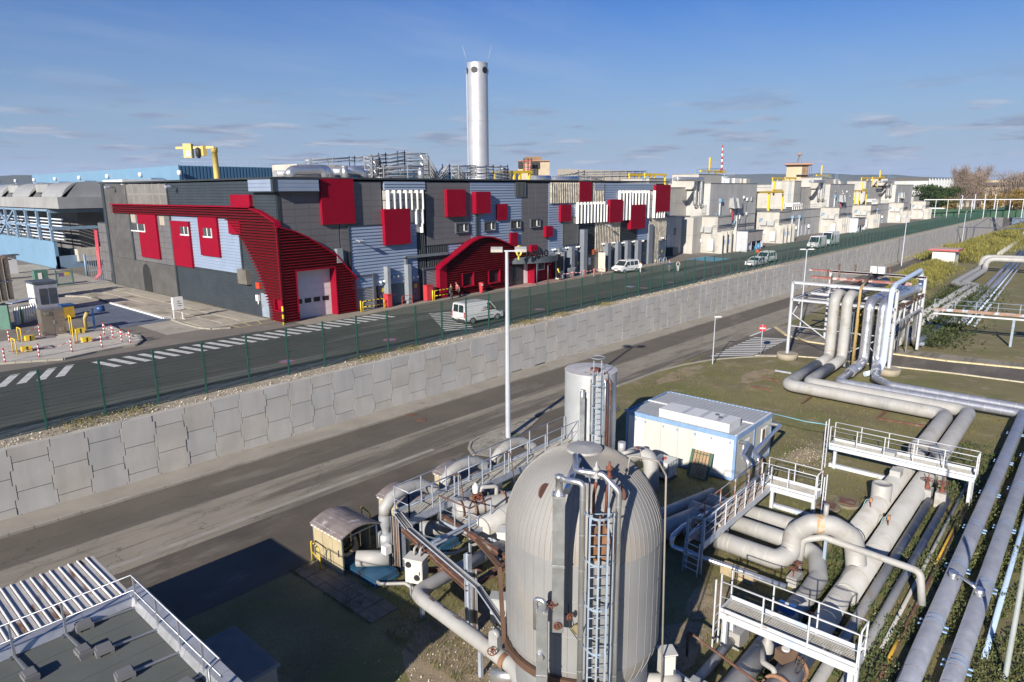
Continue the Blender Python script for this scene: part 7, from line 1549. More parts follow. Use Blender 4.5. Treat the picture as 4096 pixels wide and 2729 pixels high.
# ================================================================== VEHICLES
vwhite = mat('car_white', (.66,.67,.67), .35, 0, var=.03, coat=.6); tyre = mat('tyre', (.02,.02,.02), .85); rim = mat('wheel_rim', (.35,.36,.38), .4, .6); trim = mat('bumper_black', (.035,.035,.038), .6); cglass = mat('car_glass', (.02,.03,.035), .08, 0, var=.2, spec=1.0); lred_ = mat('tail_light', (.45,.02,.02), .3); lwh = mat('head_light', (.65,.66,.66), .15)
def vehicle(name, pos, rz, label, cat, L_, W_, H_, belt, hood, screen, rear, wheels, wr=.32, panel=False, side_win=(), rear_glass=True, dark_low=True, letter=None):
    """x forward from the rear bumper; hood=(x_front_low,z),(x_cowl,z); screen=(x_base,x_top); rear=(x_top)"""
    t = thing(name, pos, label, cat); w = W_/2; O = V(pos)
    def pl(pts): return [V((x-L_/2, y, z))+O for x, y, z in pts]
    # lower body with wheel arches cut as a profile
    prof = [(0.05,.32)]
    for wx in wheels:
        for i in range(7): a = math.pi-math.pi*i/6; prof.append((wx+(wr+.07)*math.cos(a), .32+(wr+.02)*math.sin(a)*.95))
    prof += [(L_-.12,.30),(L_-.02,.50),(L_-.06,hood[0][1]-.10),(L_-.22,hood[0][1]),(hood[1][0],hood[1][1]),(hood[1][0],belt),(0.0+rear*.2,belt),(0.0,.75),(0.02,.45)]
    b = MB(); n = len(prof)
    ws = [w-.05 if z < .4 or x > L_-.15 else w for x, z in prof]
    Lf = pl([(x, -q, z) for (x, z), q in zip(prof, ws)]); Rt = pl([(x, q, z) for (x, z), q in zip(prof, ws)])
    b.idx(Lf+Rt, [tuple(range(n)), tuple(range(n, 2*n))[::-1]]+[(i, i+n, (i+1) % n+n, (i+1) % n) for i in range(n)])
    part(t, 'body', b, vwhite)
    # cabin
    ti = .14; up = [(rear*.2+.02,belt),(hood[1][0],belt),(screen[1],H_-.06),(screen[1]-.3,H_),(rear+.25,H_),(rear+.05,H_-.08)]
    b = MB(); m = len(up); yw = [w-.01, w-.01, w-ti, w-ti-.04, w-ti-.04, w-ti]
    Lf = pl([(x, -q, z) for (x, z), q in zip(up, yw)]); Rt = pl([(x, q, z) for (x, z), q in zip(up, yw)])
    b.idx(Lf+Rt, [tuple(range(m)), tuple(range(m, 2*m))[::-1]]+[(i, i+m, (i+1) % m+m, (i+1) % m) for i in range(m)]); part(t, 'cabin', b, vwhite)
    # windscreen, slightly proud
    a, c = (hood[1][0],belt), (screen[1],H_-.06); nx, nz_ = (c[1]-a[1]), -(c[0]-a[0]); ln = math.hypot(nx, nz_); nx, nz_ = nx/ln*.012, nz_/ln*.012
    def lerp2(u): return (a[0]+(c[0]-a[0])*u+nx, a[1]+(c[1]-a[1])*u+nz_, (w-.01)+(-ti+.01)*u)
    p, q = lerp2(.06), lerp2(.92); part(t, 'windscreen', MB().poly(pl([(p[0],-p[2]+.08,p[1]),(p[0],p[2]-.08,p[1]),(q[0],q[2]-.08,q[1]),(q[0],-q[2]+.08,q[1])])), cglass)
    if rear_glass:
        a2, c2 = (rear*.2+.02,belt), (rear+.05,H_-.08)
        f = lambda u: (a2[0]+(c2[0]-a2[0])*u-.012, a2[1]+(c2[1]-a2[1])*u)
        p, q = f(.12), f(.9); ww = w-.14
        if panel:
            for s in (-1,1): part(t, 'rear_window', MB().poly(pl([(p[0],s*.05,p[1]),(p[0],s*(ww-.1),p[1]),(q[0],s*(ww-.16),q[1]),(q[0],s*.05,q[1])])), cglass)
        else: part(t, 'rear_window', MB().poly(pl([(p[0],-ww+.05,p[1]),(p[0],ww-.05,p[1]),(q[0],ww-.13,q[1]),(q[0],-ww+.13,q[1])])), cglass)
    for (xa, xb) in side_win:
        for s in (-1,1):
            z0_, z1_ = belt+.04, H_-.16; y_ = lambda z: w-.01-(ti-.01)*(z-belt)/(H_-.06-belt)+.012
            sl = (hood[1][0]-screen[1])/(H_-.06-belt); lim = lambda z: hood[1][0]-.12-sl*(z-belt)
            part(t, 'side_window', MB().poly(pl([(xa,s*y_(z0_),z0_),(min(xb,lim(z0_)),s*y_(z0_),z0_),(min(xb,lim(z1_)),s*y_(z1_),z1_),(xa+.04,s*y_(z1_),z1_)])), cglass)
    for wx in wheels:
        for s in (-1,1):
            c = V((wx-L_/2, s*(w-.12), wr))+O; tw = part(t, 'wheel', MB().cyl(c+V((0,-.11,0)), c+V((0,.11,0)), wr, 20), tyre); part(tw, 'rim', MB().cyl(c+V((0,s*.10,0)), c+V((0,s*.125,0)), wr*.62, 14), rim)
    part(t, 'front_bumper', MB().obox(V((L_/2-.03,0,.42))+O, .06,w-.06,.13), trim if dark_low else vwhite); part(t, 'rear_bumper', MB().obox(V((-L_/2+.03,0,.42))+O, .06,w-.04,.12), trim)
    part(t, 'grille', MB().obox(V((L_/2-.035,0,.68))+O, .012,w*.45,.05), trim)
    part(t, 'number_plate', MB().obox(V((L_/2+.035,0,.46))+O, .005,.26,.055), lampw); part(t, 'number_plate', MB().obox(V((-L_/2-.035,.25,.55))+O, .005,.26,.055), lampw)
    for s in (-1,1):
        part(t, 'headlight', MB().obox(V((L_/2-.10,s*(w-.2),.74))+O, .07,.16,.09, s*-.35), lwh); part(t, 'tail_light', MB().obox(V((-L_/2+.03,s*(w-.09),belt-.12))+O, .05,.06,.26 if panel else .16), lred_)
        part(t, 'mirror', MB().obox(V((hood[1][0]-L_/2-.15,s*(w+.12),belt+.1))+O, .06,.11,.1), trim if s < 0 else trim); part(t, 'door_handle', MB().obox(V((hood[1][0]-L_/2-1.05,s*(w+.008),belt-.16))+O, .1,.012,.02), trim)
        part(t, 'sill_strip', MB().obox(V((0,s*(w+.004),.62))+O, (wheels[1]-wheels[0])/2-wr-.15,.012,.03), trim)
    if letter:
        text(t, letter, .34, (O.x-.25,O.y-w-.012,O.z+1.28), (R(90),0,0), mat('van_letter_grey', (.08,.09,.10), .5)); part(t, 'logo', MB().obox(V((.62,-w-.012,1.38))+O, .13,.006,.1), mat('van_logo_orange', (.5,.12,.02), .5)); part(t, 'stripe', MB().obox(V((.1,-w-.01,1.18))+O, .55,.005,.02), MT['stamp_red'])
    t.rotation_euler = (0,0,rz); return t
vehicle('panel_van', (44.75,43.75,.01), R(-5), 'white panel van driving along the upper road, seen from behind through the fence', 'van', 4.8, 1.95, 1.98, 1.05, ((4.75,.88),(3.95,1.12)), (3.95,3.15), .05, (.95,4.0), .34, panel=True, side_win=((2.75,3.9),), letter='CIMAT')
vehicle('family_van', (86.3,53.6,.01), R(172), 'white family van parked by the hall doors with a man in white beside it', 'car', 4.3, 1.83, 1.84, 1.05, ((4.25,.85),(3.55,1.08)), (3.55,2.75), .1, (.75,3.45), .31, side_win=((.35,1.2),(1.3,2.1),(2.2,3.3)))
vehicle('hatchback', (106.5,42.1,.01), R(176), 'white hatchback parked nose left behind the fence, in front of a white family van', 'car', 4.06, 1.73, 1.45, .92, ((4.0,.75),(3.0,.98)), (3.0,2.2), .35, (.7,3.25), .31, side_win=((.75,1.5),(1.6,2.7)), dark_low=False)
vehicle('family_van', (112.6,42.9,.01), R(176), 'white family van parked directly behind the white hatchback', 'car', 4.3, 1.83, 1.84, 1.05, ((4.25,.85),(3.55,1.08)), (3.55,2.75), .1, (.75,3.45), .31, side_win=((.35,1.2),(1.3,2.1),(2.2,3.3)))
vehicle('large_van', (146.3,45.4,.01), R(178), 'big white van with dark windscreen, nearer of the two parked past the cars', 'van', 5.5, 2.07, 2.5, 1.2, ((5.4,1.0),(4.7,1.3)), (4.7,3.95), .05, (1.0,4.6), .36, side_win=((3.4,4.5),))
vehicle('large_van', (156.0,45.8,.01), R(178), 'tall white high-roof van parked behind the big white van', 'van', 6.2, 2.07, 2.9, 1.25, ((6.1,1.0),(5.4,1.3)), (5.4,4.6), .05, (1.1,5.2), .36, side_win=((4.0,5.2),))
# ================================================================== PEOPLE
def skinmesh(name, V_, E_, rad, m, parent, lv=1):
    me = bpy.data.meshes.new(name); L_ = wl(parent); me.from_pydata([tuple(V(v)) for v in V_], E_, []); o = bpy.data.objects.new(name, me); C.objects.link(o)
    md = o.modifiers.new('s', 'SKIN'); md.use_smooth_shade = True
    for i, r_ in enumerate(rad): me.skin_vertices[0].data[i].radius = (r_, r_) if not isinstance(r_, tuple) else r_
    me.skin_vertices[0].data[0].use_root = True; sb = o.modifiers.new('u', 'SUBSURF'); sb.levels = lv; sb.render_levels = lv
    bpy.context.view_layer.update(); nm = bpy.data.meshes.new_from_object(o.evaluated_get(bpy.context.evaluated_depsgraph_get())); o.modifiers.clear(); o.data = nm; nm.materials.clear(); nm.materials.append(m); o.parent = parent; return o
skin = mat('skin', (.42,.25,.18), .6, var=.05)
def person(pos, rz, label, top, legs, head='hair', headc=(.05,.03,.02), stride=.28, arm='swing', vest=None, h=1.75):
    t = thing('person', pos, label, 'person'); s = h/1.75
    P = [(0,0,.96),(0,0,1.12),(0,0,1.36),(0,0,1.47),(.01,0,1.58),(.01,0,1.72),
         (0,.10,.90),(stride*.5,.10,.50),(stride*.9-.02,.10,.10),(stride*.9+.12,.10,.05), (0,-.10,.90),(-stride*.15,-.10,.50),(-stride*.9,-.10,.12),(-stride*.9+.12,-.10,.05),
         (0,.19,1.38),(-.08,.24,1.10),(.02,.25,.88),(.03,.25,.80), (0,-.19,1.38),(.05,-.24,1.10),(.12 if arm == 'swing' else .02,-.24,.88),(.14 if arm == 'swing' else .02,-.24,.80)]
    if arm == 'phone': P[19] = (.10,-.27,1.16); P[20] = (.20,-.14,1.38); P[21] = (.17,-.09,1.50)
    if arm == 'pull': P[19] = (-.14,-.24,1.12); P[20] = (-.26,-.24,.93); P[21] = (-.30,-.24,.86)
    E_ = [(0,1),(1,2),(2,3),(3,4),(4,5),(0,6),(6,7),(7,8),(8,9),(0,10),(10,11),(11,12),(12,13),(2,14),(14,15),(15,16),(16,17),(2,18),(18,19),(19,20),(20,21)]
    rad = [.13,.12,.145,.055,.075,.085,.085,.062,.04,.035,.085,.062,.04,.035,.06,.042,.032,.03,.06,.042,.032,.03]
    for hb, sg_ in ((17,1),(21,-1)):                      # four fingers and a thumb on each hand
        b0 = V(P[hb]); d0 = (V(P[hb])-V(P[hb-1])).normalized(); sd_ = V((1,0,0)) if abs(d0.x) < .8 else V((0,0,1))
        for k_ in range(4): P.append(tuple(b0+d0*(.07+.01*(k_ in (1,2)))+sd_*(-.03+.02*k_))); E_.append((hb, len(P)-1)); rad.append(.009)
        P.append(tuple(b0+sd_*.05+d0*.02)); E_.append((hb, len(P)-1)); rad.append(.010)
    P = [tuple(V(p)*s) for p in P]; rad = [r_*s for r_ in rad]
    skinmesh('body', P, E_, rad, skin, t)
    def sub(name, ids, ex, m):
        ids = list(ids); mp = {i: k for k, i in enumerate(ids)}; skinmesh(name, [P[i] for i in ids], [(mp[a], mp[c]) for a, c in E_ if a in mp and c in mp], [rad[i]+ex for i in ids], m, t)
    sub('trousers', (0,6,7,8,10,11,12), .022, legs); sub('jacket', (1,0,2,14,15,16,18,19,20), .03, top) if vest is None else (sub('shirt', (1,0,2,14,15,16,18,19,20), .02, top), sub('vest', (1,0,2), .045, vest))
    for i, j in ((8,9),(12,13)): a, c = V(P[i]), V(P[j]); part_local(t, 'shoe', MB().beam(a+V((-.04,0,-.05)), c+V((.06,0,-.02)), .09, .07), black)
    hd = V(P[5])-V((0,0,.035*s)); hm = mat('hair_%02d' % int(headc[0]*99), headc, .8)
    b = MB(); b.lathe(hd, [(.0,.115),(.06,.10),(.10,.05),(.108,.0),(.09,-.04)] if head != 'cap' else [(.0,.11),(.08,.09),(.112,.02),(.112,-.01)], 14)
    if head == 'cap': b.beam(hd+V((.07,0,.0)), hd+V((.19,0,-.01)), .14, .015)
    part_local(t, 'cap' if head == 'cap' else 'hair', b, hm)
    part_local(t, 'nose', MB().beam(hd+V((.075,0,-.03)), hd+V((.115,0,-.05)), .02), skin)
    for s_ in (-1,1): part_local(t, 'eye', MB().obox(hd+V((.088,s_*.032,-.005)), .006,.012,.008), black)
    part_local(t, 'mouth', MB().obox(hd+V((.088,0,-.085)), .005,.022,.005), mat('lips', (.25,.08,.07), .6))
    t.rotation_euler = (0,0,rz); return t
def part_local(t, name, mb, m): me = mesh(mb, name, m, (0,0,0)); o = bpy.data.objects.new(name, me); C.objects.link(o); o.parent = t; return o
cw_ = lambda n, c: mat('cloth_'+n, c, .85, var=.08)
person((86.84,51.49,0), R(200), 'person in white overalls beside the parked white family van, hand raised to the face', cw_('white', (.62,.61,.58)), cw_('white', (.62,.61,.58)), stride=.1, arm='phone')
person((91.15,49.06,0), R(20), 'person in a blue jacket, grey trousers and red cap walking right, left of two walkers', cw_('blue', (.04,.07,.16)), cw_('grey', (.14,.17,.18)), head='cap', headc=(.42,.03,.03))
person((91.78,47.96,0), R(20), 'person in a dark vest over white sleeves and white trousers, right of two walkers', cw_('white', (.62,.61,.58)), cw_('white', (.62,.61,.58)), head='cap', headc=(.03,.04,.06), vest=cw_('navy', (.02,.03,.05)))
person((52.05,55.09,0), R(-10), 'person in dark jacket and jeans walking past the yellow and black barrier', cw_('dark', (.03,.035,.03)), cw_('jeans', (.03,.05,.10)), headc=(.08,.05,.03), arm='pull')
t = person((54.4,56.02,0), R(170), 'person in a dusty red hooded coat bending forward in front of the curved portal', cw_('dusty_red', (.34,.10,.10)), cw_('dark', (.03,.035,.03)), headc=(.30,.08,.08), stride=.15); t.rotation_euler = (0, R(18), R(170))
# ================================================================== CONCRETE PROCESS BLOCKS (three repeats, 75 m apart)
cA = mat('block_concrete', (.43,.415,.38), .85, var=.10, scale=.35, bump=.15, bscale=20, streak=((.27,.255,.23), .5, .9), stain=((.33,.31,.27), .60, .4))
cB = mat('block_concrete_grey', (.43,.425,.41), .85, var=.12, scale=.3, bump=.15, bscale=20, streak=((.25,.245,.23), .5, .8))
hoodm = mat('hood_grey', (.36,.37,.37), .5, .3, var=.1); dpipe = mat('downpipe_pale', (.50,.52,.55), .5, .3); hopb = mat('hopper_blue', (.15,.27,.40), .6); dgl = mat('door_pale_grey', (.46,.48,.50), .55)
capm = mat('coping_grey', (.22,.22,.21), .7); redp = mat('pipe_red', (.42,.05,.07), .5)
def wallbox(t, name, x0, x1, y0, y1, z0, z1, m, cap=True):
    """poured concrete block: lifts separated by recessed joints"""
    n = max(1, int(round((z1-z0)/3.3)))
    for i in range(n): part(t, name, MB().box(x0, x1, y0, y1, z0+(z1-z0)*i/n+(.03 if i else 0), z0+(z1-z0)*(i+1)/n), m)
    if n > 1: part(t, 'joint_core', MB().box(x0+.04, x1-.04, y0+.04, y1-.04, z0, z1-.1), capm)
    if cap: part(t, 'coping', MB().box(x0-.08, x1+.08, y0-.08, y1+.08, z1+.004, z1+.12), capm)
def downpipe(t, x, y, z1, z0=0.0, face='F'):
    d = (0,-.16,0) if face == 'F' else (-.16,0,0); part(t, 'downpipe', MB().beam((x+d[0],y+d[1],z0),(x+d[0],y+d[1],z1-.4),.26), dpipe); part(t, 'hopper', MB().box(x+d[0]*1.5-.35,x+d[0]*1.5+.35,y+d[1]*1.5-.32,y+d[1]*1.5+.32,z1-.6,z1+.1), hopb)
def hood(t, x, y0, z, w=1.3, d=.55, h=1.1, face='L'):
    if face == 'L': pts = [(x,y0,z+h),(x,y0,z),(x-d,y0,z-.0),(x-d*.55,y0,z+h)]; part(t, 'vent_hood', MB().prism(pts, (0,w,0)), hoodm)
    else: pts = [(y0,x,z+h),(y0,x,z),(y0,x-d*1.2,z-.2),(y0,x-d*.8,z+h)]; part(t, 'vent_hood', MB().prism(pts, (w,0,0)), hoodm)
def block_b(t, x0, x1, y0=56.4, z=6.8, first=False, grey=False):
    """low block with two hoods on its sunlit side and finned doorways on the road side"""
    wallbox(t, 'wall', x0, x1, y0, 61.5, 0, z, cA)
    part(t, 'string_course', MB().box(x0-.05,x1+.02,y0-.05,61,4.6,4.68), capm)
    for i in range(2): hood(t, x0, y0+1.0+i*1.65, 3.9, 1.45)
    part(t, 'wall_box', MB().box(x0-.35,x0,y0+.6,y0+1.7,.5,2.5), whitem); part(t, 'wall_box', MB().box(x0-.3,x0,y0+2.9,y0+3.3,2.0,2.6), whitem)
    part(t, 'conduit', MB().tube(fillet([V((x0-.1,y0+.35,.2)), V((x0-.1,y0+.35,2.9)), V((x0-.1,y0+.9,3.2)), V((x0-.1,y0+.9,5.2)), V((x0-.1,y0-.1,5.3)), V((x1,y0-.1,5.3))], .2, 3), .06, 7), hoodm)
    part(t, 'conduit', MB().tube(fillet([V((x0-.1,y0+.55,.2)), V((x0-.1,y0+.55,2.7)), V((x0-.1,y0+1.1,3.0)), V((x0-.1,y0+1.1,5.0)), V((x0-.1,y0-.1,5.0)), V((x1,y0-.1,5.0))], .2, 3), .06, 7), hoodm)
    n = 3; w = (x1-x0)/n
    for i in range(n+1): part(t, 'door_fin', MB().box(x0+i*w-.2 if i else x0, x0+i*w+.2, y0-1.15, y0, 0, 4.1 if i else 4.0), cA)
    for i in range(n): part(t, 'door', MB().box(x0+i*w+.3, x0+(i+1)*w-.3, y0-.06, y0, .1, 2.9), dgl); part(t, 'notice', MB().box(x0+(i+1)*w-.21,x0+(i+1)*w-.2,y0-.95,y0-.45,1.6,2.5), mat('notice_blue', (.20,.26,.36), .6)) if i < n-1 else None
    part(t, 'extinguisher', MB().cyl((x0+w+.4,y0-.9,.1),(x0+w+.4,y0-.9,1.0),.16,10), MT['hydrant_red'])
    downpipe(t, x0-.0, y0+4.3, 5.4)
def yellow_gantry(t, x0, x1, y, z0, z1, cross=True):
    for yy in (y, y+3.5):
        part(t, 'gantry_beam', MB().beam((x0,yy,z1),(x1,yy,z1),.3,.42), yst)
        for x in (x0+.3,(x0+x1)/2-.4,x1-.3): part(t, 'gantry_leg', MB().beam((x,yy,z0),(x,yy,z1-.2),.3), yst)
    if cross: cx = x0+(x1-x0)*.62; part(t, 'gantry_mast', MB().beam((cx,y,z1-.8),(cx,y,z1+2.6),.32), yst); part(t, 'gantry_cross_beam', MB().beam((cx-3.3,y-.8,z1+.45),(cx+3.3,y-.8,z1+.45),.28,.35), yst)
def chiller(t, x, y, z, n=4, L_=7.0):
    part(t, 'chiller', MB().box(x,x+L_,y,y+2.2,z+.75,z+1.5), whitem)
    for i in range(6): part(t, 'chiller_post', MB().box(x+i*L_/5.1,x+i*L_/5.1+.18,y-.04,y+.14,z,z+1.5), whitem)
    part(t, 'chiller_coil', MB().box(x+.4,x+L_-.4,y+.3,y+1.9,z+.1,z+.74), steel_d)
    for i in range(n): part(t, 'fan', MB().cyl((x+L_*(i+.5)/n,y+1.1,z+1.5),(x+L_*(i+.5)/n,y+1.1,z+1.75),.75,16), whitem); part(t, 'fan_grille', MB().cyl((x+L_*(i+.5)/n,y+1.1,z+1.75),(x+L_*(i+.5)/n,y+1.1,z+1.76),.62,16), steel_d)
def guardrail(t, pts, h=1.1, m=None):
    P = [V(p) for p in pts]
    for hh in (h, h*.5): part(t, 'guard_rail', MB().tube([p+V((0,0,hh)) for p in P], .035, 5), m or hopb)
    for a, c in zip(P, P[1:]):
        n = max(1, int((c-a).length/1.6))
        for i in range(n+1): p = a.lerp(c, i/n); part(t, 'guard_post', MB().beam(p, p+V((0,0,h)), .06), m or hopb)
def ladder2(t, x, y, z0, z1, m=None):
    m = m or hopb
    for s in (-.25,.25): part(t, 'ladder_rail', MB().beam((x,y+s,z0),(x,y+s,z1),.07), m)
    z = z0+.4
    while z < z1: part(t, 'rung', MB().beam((x,y-.25,z),(x,y+.25,z),.04), m); z += .5
def module(k, name_a, name_b, full=True):
    o = 75.0*k; A = thing('concrete_building', (140+o,61,0), name_a, 'building'); 
    block_b(A, 122.9+o, 129.2+o)
    wallbox(A, 'upper_wall', 128.7+o, 152.0+o, 61.0, 82, 0, 13.1, cB); wallbox(A, 'roof_tower', 127.8+o, 138.4+o, 63.2, 69, 12.0, 14.9, cA)
    wallbox(A, 'rear_block', 117.0+o, 128.6+o, 66.0, 80, 0, 12.3, cA); wallbox(A, 'stair_tower', 111.8+o, 117.0+o, 65.0, 71, 0, 13.95, cA)
    part(A, 'string_course', MB().box(128.72+o,152.05+o,60.93,61,6.6,6.72), capm); part(A, 'conduit', MB().tube([(129.3+o,60.9,4.6),(152+o,60.9,4.6)], .09, 6), hoodm); part(A, 'conduit', MB().tube([(129.3+o,60.9,4.2),(152+o,60.9,4.2)], .09, 6), hoodm)
    for i, x in enumerate((133.2,141.8)): downpipe(A, x+o, 61, 10.0 if i < 2 else 5, 6.7 if i == 0 else 0)
    for x in (138.0,140.6): hood(A, 61.0, x+o, 8.2, 1.2, 1.0, 1.9, 'F')
    for i in range(3): part(A, 'red_pipe', MB().tube(fillet([V((139.2+o+i*.22,60.8,8.1)), V((139.2+o+i*.22,60.8,5.2+i*.2)), V((136.5+o,60.8,5.2+i*.2))], .2, 2), .09, 6), redp)
    for x in (134.5,137.0,143.5,146.0): part(A, 'door', MB().box(x+o,x+1.5+o,60.92,61,.1,2.7), dgl)
    for i, y in enumerate((62.3,63.5)):
        part(A, 'wall_duct', MB().tube(fillet([V((117.5+o,y,13.9)) if i == 0 else V((127.6+o,y+.0,14.0)), V((127.3+o+i*.0,y,13.9)), V((127.3+o,y,9.0)), V((128.6+o,y,8.6))], .5, 4), .34, 14), alu)
    part(A, 'wall_duct', MB().tube([(117.2+o,62.8,13.9),(128.4+o,62.8,13.9)], .4, 14), alu)
    guardrail(A, [(128+o,63.3,15.0),(138+o,63.3,15.0),(138+o,68.8,15.0)]); ladder2(A, 139.0+o, 62.6, 13.1, 17.2)
    ladder2(A, 111.6+o, 66.0, 7, 14.2)
    yellow_gantry(A, 118.5+o, 127.0+o, 70, 12.4, 14.9, cross=False)
    cr_ = V((142.5+o,68,13.1)); part(A, 'crane_mast', MB().beam(cr_, cr_+V((0,0,5.6)), .32), yst); part(A, 'crane_mast', MB().beam(cr_+V((3.2,0,0)), cr_+V((3.2,0,2.6)), .3), yst); part(A, 'crane_beam', MB().beam(cr_+V((-4.3,0,2.7)), cr_+V((8.2,0,2.7)), .4,.55), yst)
    r_ = random.Random(k)                         # pipe racks over the roof
    for j in range(5): part(A, 'roof_pipe', MB().tube([(139+o,71,13.6+j*.36),(156.5+o,71,13.6+j*.36),(159.5+o,71,13.5)], .09, 6), steel); part(A, 'tray', MB().beam((139.5+o,70.3,13.75+j*.36),(157+o,70.3,13.75+j*.36),.5,.07), galv_d)
    for i in range(9): part(A, 'upright', MB().beam((140+i*2.1+o,70.1,13.1),(140+i*2.1+o,70.1,15.5),.12), steel)
    for i in range(4): part(A, 'slanting_tray', MB().beam((156.5+i*.9+o,69.8,15.4),(159.2+i*.9+o,69.8,12.9),.6,.12), steel)
    for i in range(7): x = 140+r_.random()*14+o; part(A, 'roof_unit', MB().box(x,x+1.0+r_.random()*1.5,63.5+i*.37,65.5+i*.41,13.23+i*.004,13.9+r_.random()*.8), whitem if i % 2 else cA)
    for i in range(16):
        x = 129.5+r_.random()*21+o; z = r_.uniform(1,11); part(A, 'wall_fitting', MB().box(x, x+r_.uniform(.2,.7), 60.78, 60.99, z, z+r_.uniform(.2,.9)), (whitem,hoodm,hopb)[i%3])
        if i % 3 == 0: part(A, 'cable', MB().tube([(x+.1,60.9,z),(x+.1,60.9,max(.2,z-r_.uniform(2,6)))], .05, 5), steel_d)
    for i in range(6): y = 62+i*3.0; part(A, 'facade_fitting', MB().box(116.7+o,116.99+o,66.2+i*.7,66.5+i*.7,7.5+r_.random()*4,8+r_.random()*4.5) if i < 5 else MB().box(128.4+o,128.69+o,61.6,62.5,7.2,9.0), hoodm)
    # second half
    B = thing('concrete_building', (170+o,61,0), name_b, 'building')
    block_b(B, 154.3+o, 161.6+o)
    wallbox(B, 'low_wall', 161.6+o, 197.0+o, 61.0, 76, 0, 6.6, cB); wallbox(B, 'rear_wall', 152.1+o, 186.0+o, 76.1, 86, 0, 12.8, cB)
    part(B, 'string_course', MB().box(161.6+o,197+o,60.93,61,4.55,4.65), capm)
    for x in (165.2,175.5,180.5): downpipe(B, x+o, 61, 5.3)
    for x in (166.5,169.3,172.0,183,186,189): part(B, 'door', MB().box(x+o,x+1.5+o,60.92,61,.1,2.6), dgl)
    for x in (168.5,178.5,188): part(B, 'wall_lamp', MB().box(x+o-.2,x+o+.2,60.6,61,1.9,2.7), whitem)
    part(B, 'slit_window', MB().box(184.5+o,184.9+o,60.9,61,3.0,4.6), steel_d)
    if k == 0 or full: yellow_gantry(B, 155.5+o, 172.5+o, 62.5, 6.7, 11.2)
    part(B, 'wall_duct', MB().tube(fillet([V((153.3+o,62.5,7)), V((153.3+o,62.5,10.4)), V((157+o,63.5,10.4))], .6, 4), .45, 12), alu)
    chiller(B, 179+o, 62.2, 6.7); guardrail(B, [(180+o,61.3,6.75),(196+o,61.3,6.75)], m=hoodm)
    for i in range(3): part(B, 'roof_pipe', MB().tube([(158+o,74,8+i*.4),(176+o,74,8+i*.4)], .13, 7), steel)
    return A, B
module(0, 'nearest tall concrete block right of the hall, red pipes on its long wall', 'low concrete block carrying the large yellow lifting frame, nearer one')
module(1, 'second tall concrete block, twin shiny ducts on its sunlit side', 'second low concrete block with a yellow lifting frame, further along the row')
A3 = thing('concrete_building', (290,61,0), 'last tall concrete block of the row, in front of the far grey shed', 'building'); o = 150.0
block_b(A3, 271.5, 278); wallbox(A3, 'upper_wall', 279, 304.9, 61.0, 80, 0, 13.1, cB); wallbox(A3, 'roof_tower', 276.5, 287, 63.5, 69, 12.9, 15.2, cA); wallbox(A3, 'rear_block', 262, 278.9, 65.5, 80, 0, 12.4, cA); wallbox(A3, 'stair_tower', 255, 261.9, 65, 71, 6.75, 14.3, cA)
for x in (284,291): downpipe(A3, x, 61, 10.2)
for x in (286.5,289.0): hood(A3, 61.0, x, 8.4, 1.2, 1.0, 1.9, 'F')
for y in (62.3,63.5): part(A3, 'wall_duct', MB().tube(fillet([V((264,y,14.2)), V((277.3,y,14.2)), V((277.3,y,9.2)), V((278.9,y,9.0))], .5, 4), .36, 12), alu)
yellow_gantry(A3, 266, 282, 66, 12.4, 15.6, cross=True); guardrail(A3, [(276.5,63.5,15.3),(287,63.5,15.3)]); ladder2(A3, 258, 64.9, 7, 15)

B3 = thing('concrete_building', (309,61,0), 'farthest small concrete block at the end of the row, yellow beam behind it', 'building'); block_b(B3, 308.7, 315.5, 56.5); wallbox(B3, 'rear_wall', 312, 322, 61.6, 70, 0, 8.5, cA); yellow_gantry(B3, 306, 322, 66, 6.7, 11.5)
# recess between hall and first block
RC = thing('concrete_building', (113,61.9,0), 'low shaded concrete wall between the hall and the first block, chiller on its roof', 'building')
wallbox(RC, 'low_wall', 104.9, 122.4, 61.9, 65, 0, 6.9, cB); wallbox(RC, 'corner_wall', 119.3, 122.9, 59.6, 61.9, 0, 6.8, cA, cap=False)
chiller(RC, 106.5, 62.3, 7.0, 3, 8.5); part(RC, 'hood', MB().prism([(113.5,62.0,10.6),(113.5,62.0,8.6),(112.2,62.0,10.0),(112.4,62.0,11.0)], (0,2.2,0)), hoodm)
for i in range(4): part(RC, 'roof_pipe', MB().tube([(105,64.5,9.8-i*.3),(112.5,64.5,9.8-i*.3)], .1, 6), steel)
downpipe(RC, 110.5, 61.9, 5.4); part(RC, 'steps', MB().box(113,115,60.2,61.9,0,1.5), steel_d); part(RC, 'door', MB().box(113.4,114.6,61.8,61.9,1.5,3.8), dgl); part(RC, 'door', MB().box(106.3,108.6,61.8,61.9,.1,2.9), doorb); part(RC, 'window', MB().box(116.2,117.0,61.8,61.9,3.6,4.9), steel_d)
part(RC, 'street_light', MB().beam((109,61.8,5.7),(110.8,60.6,6.0),.1), dpipe); part(RC, 'lamp_head', MB().obox((110.9,60.5,6.0),.5,.18,.08,-.5), lampw)
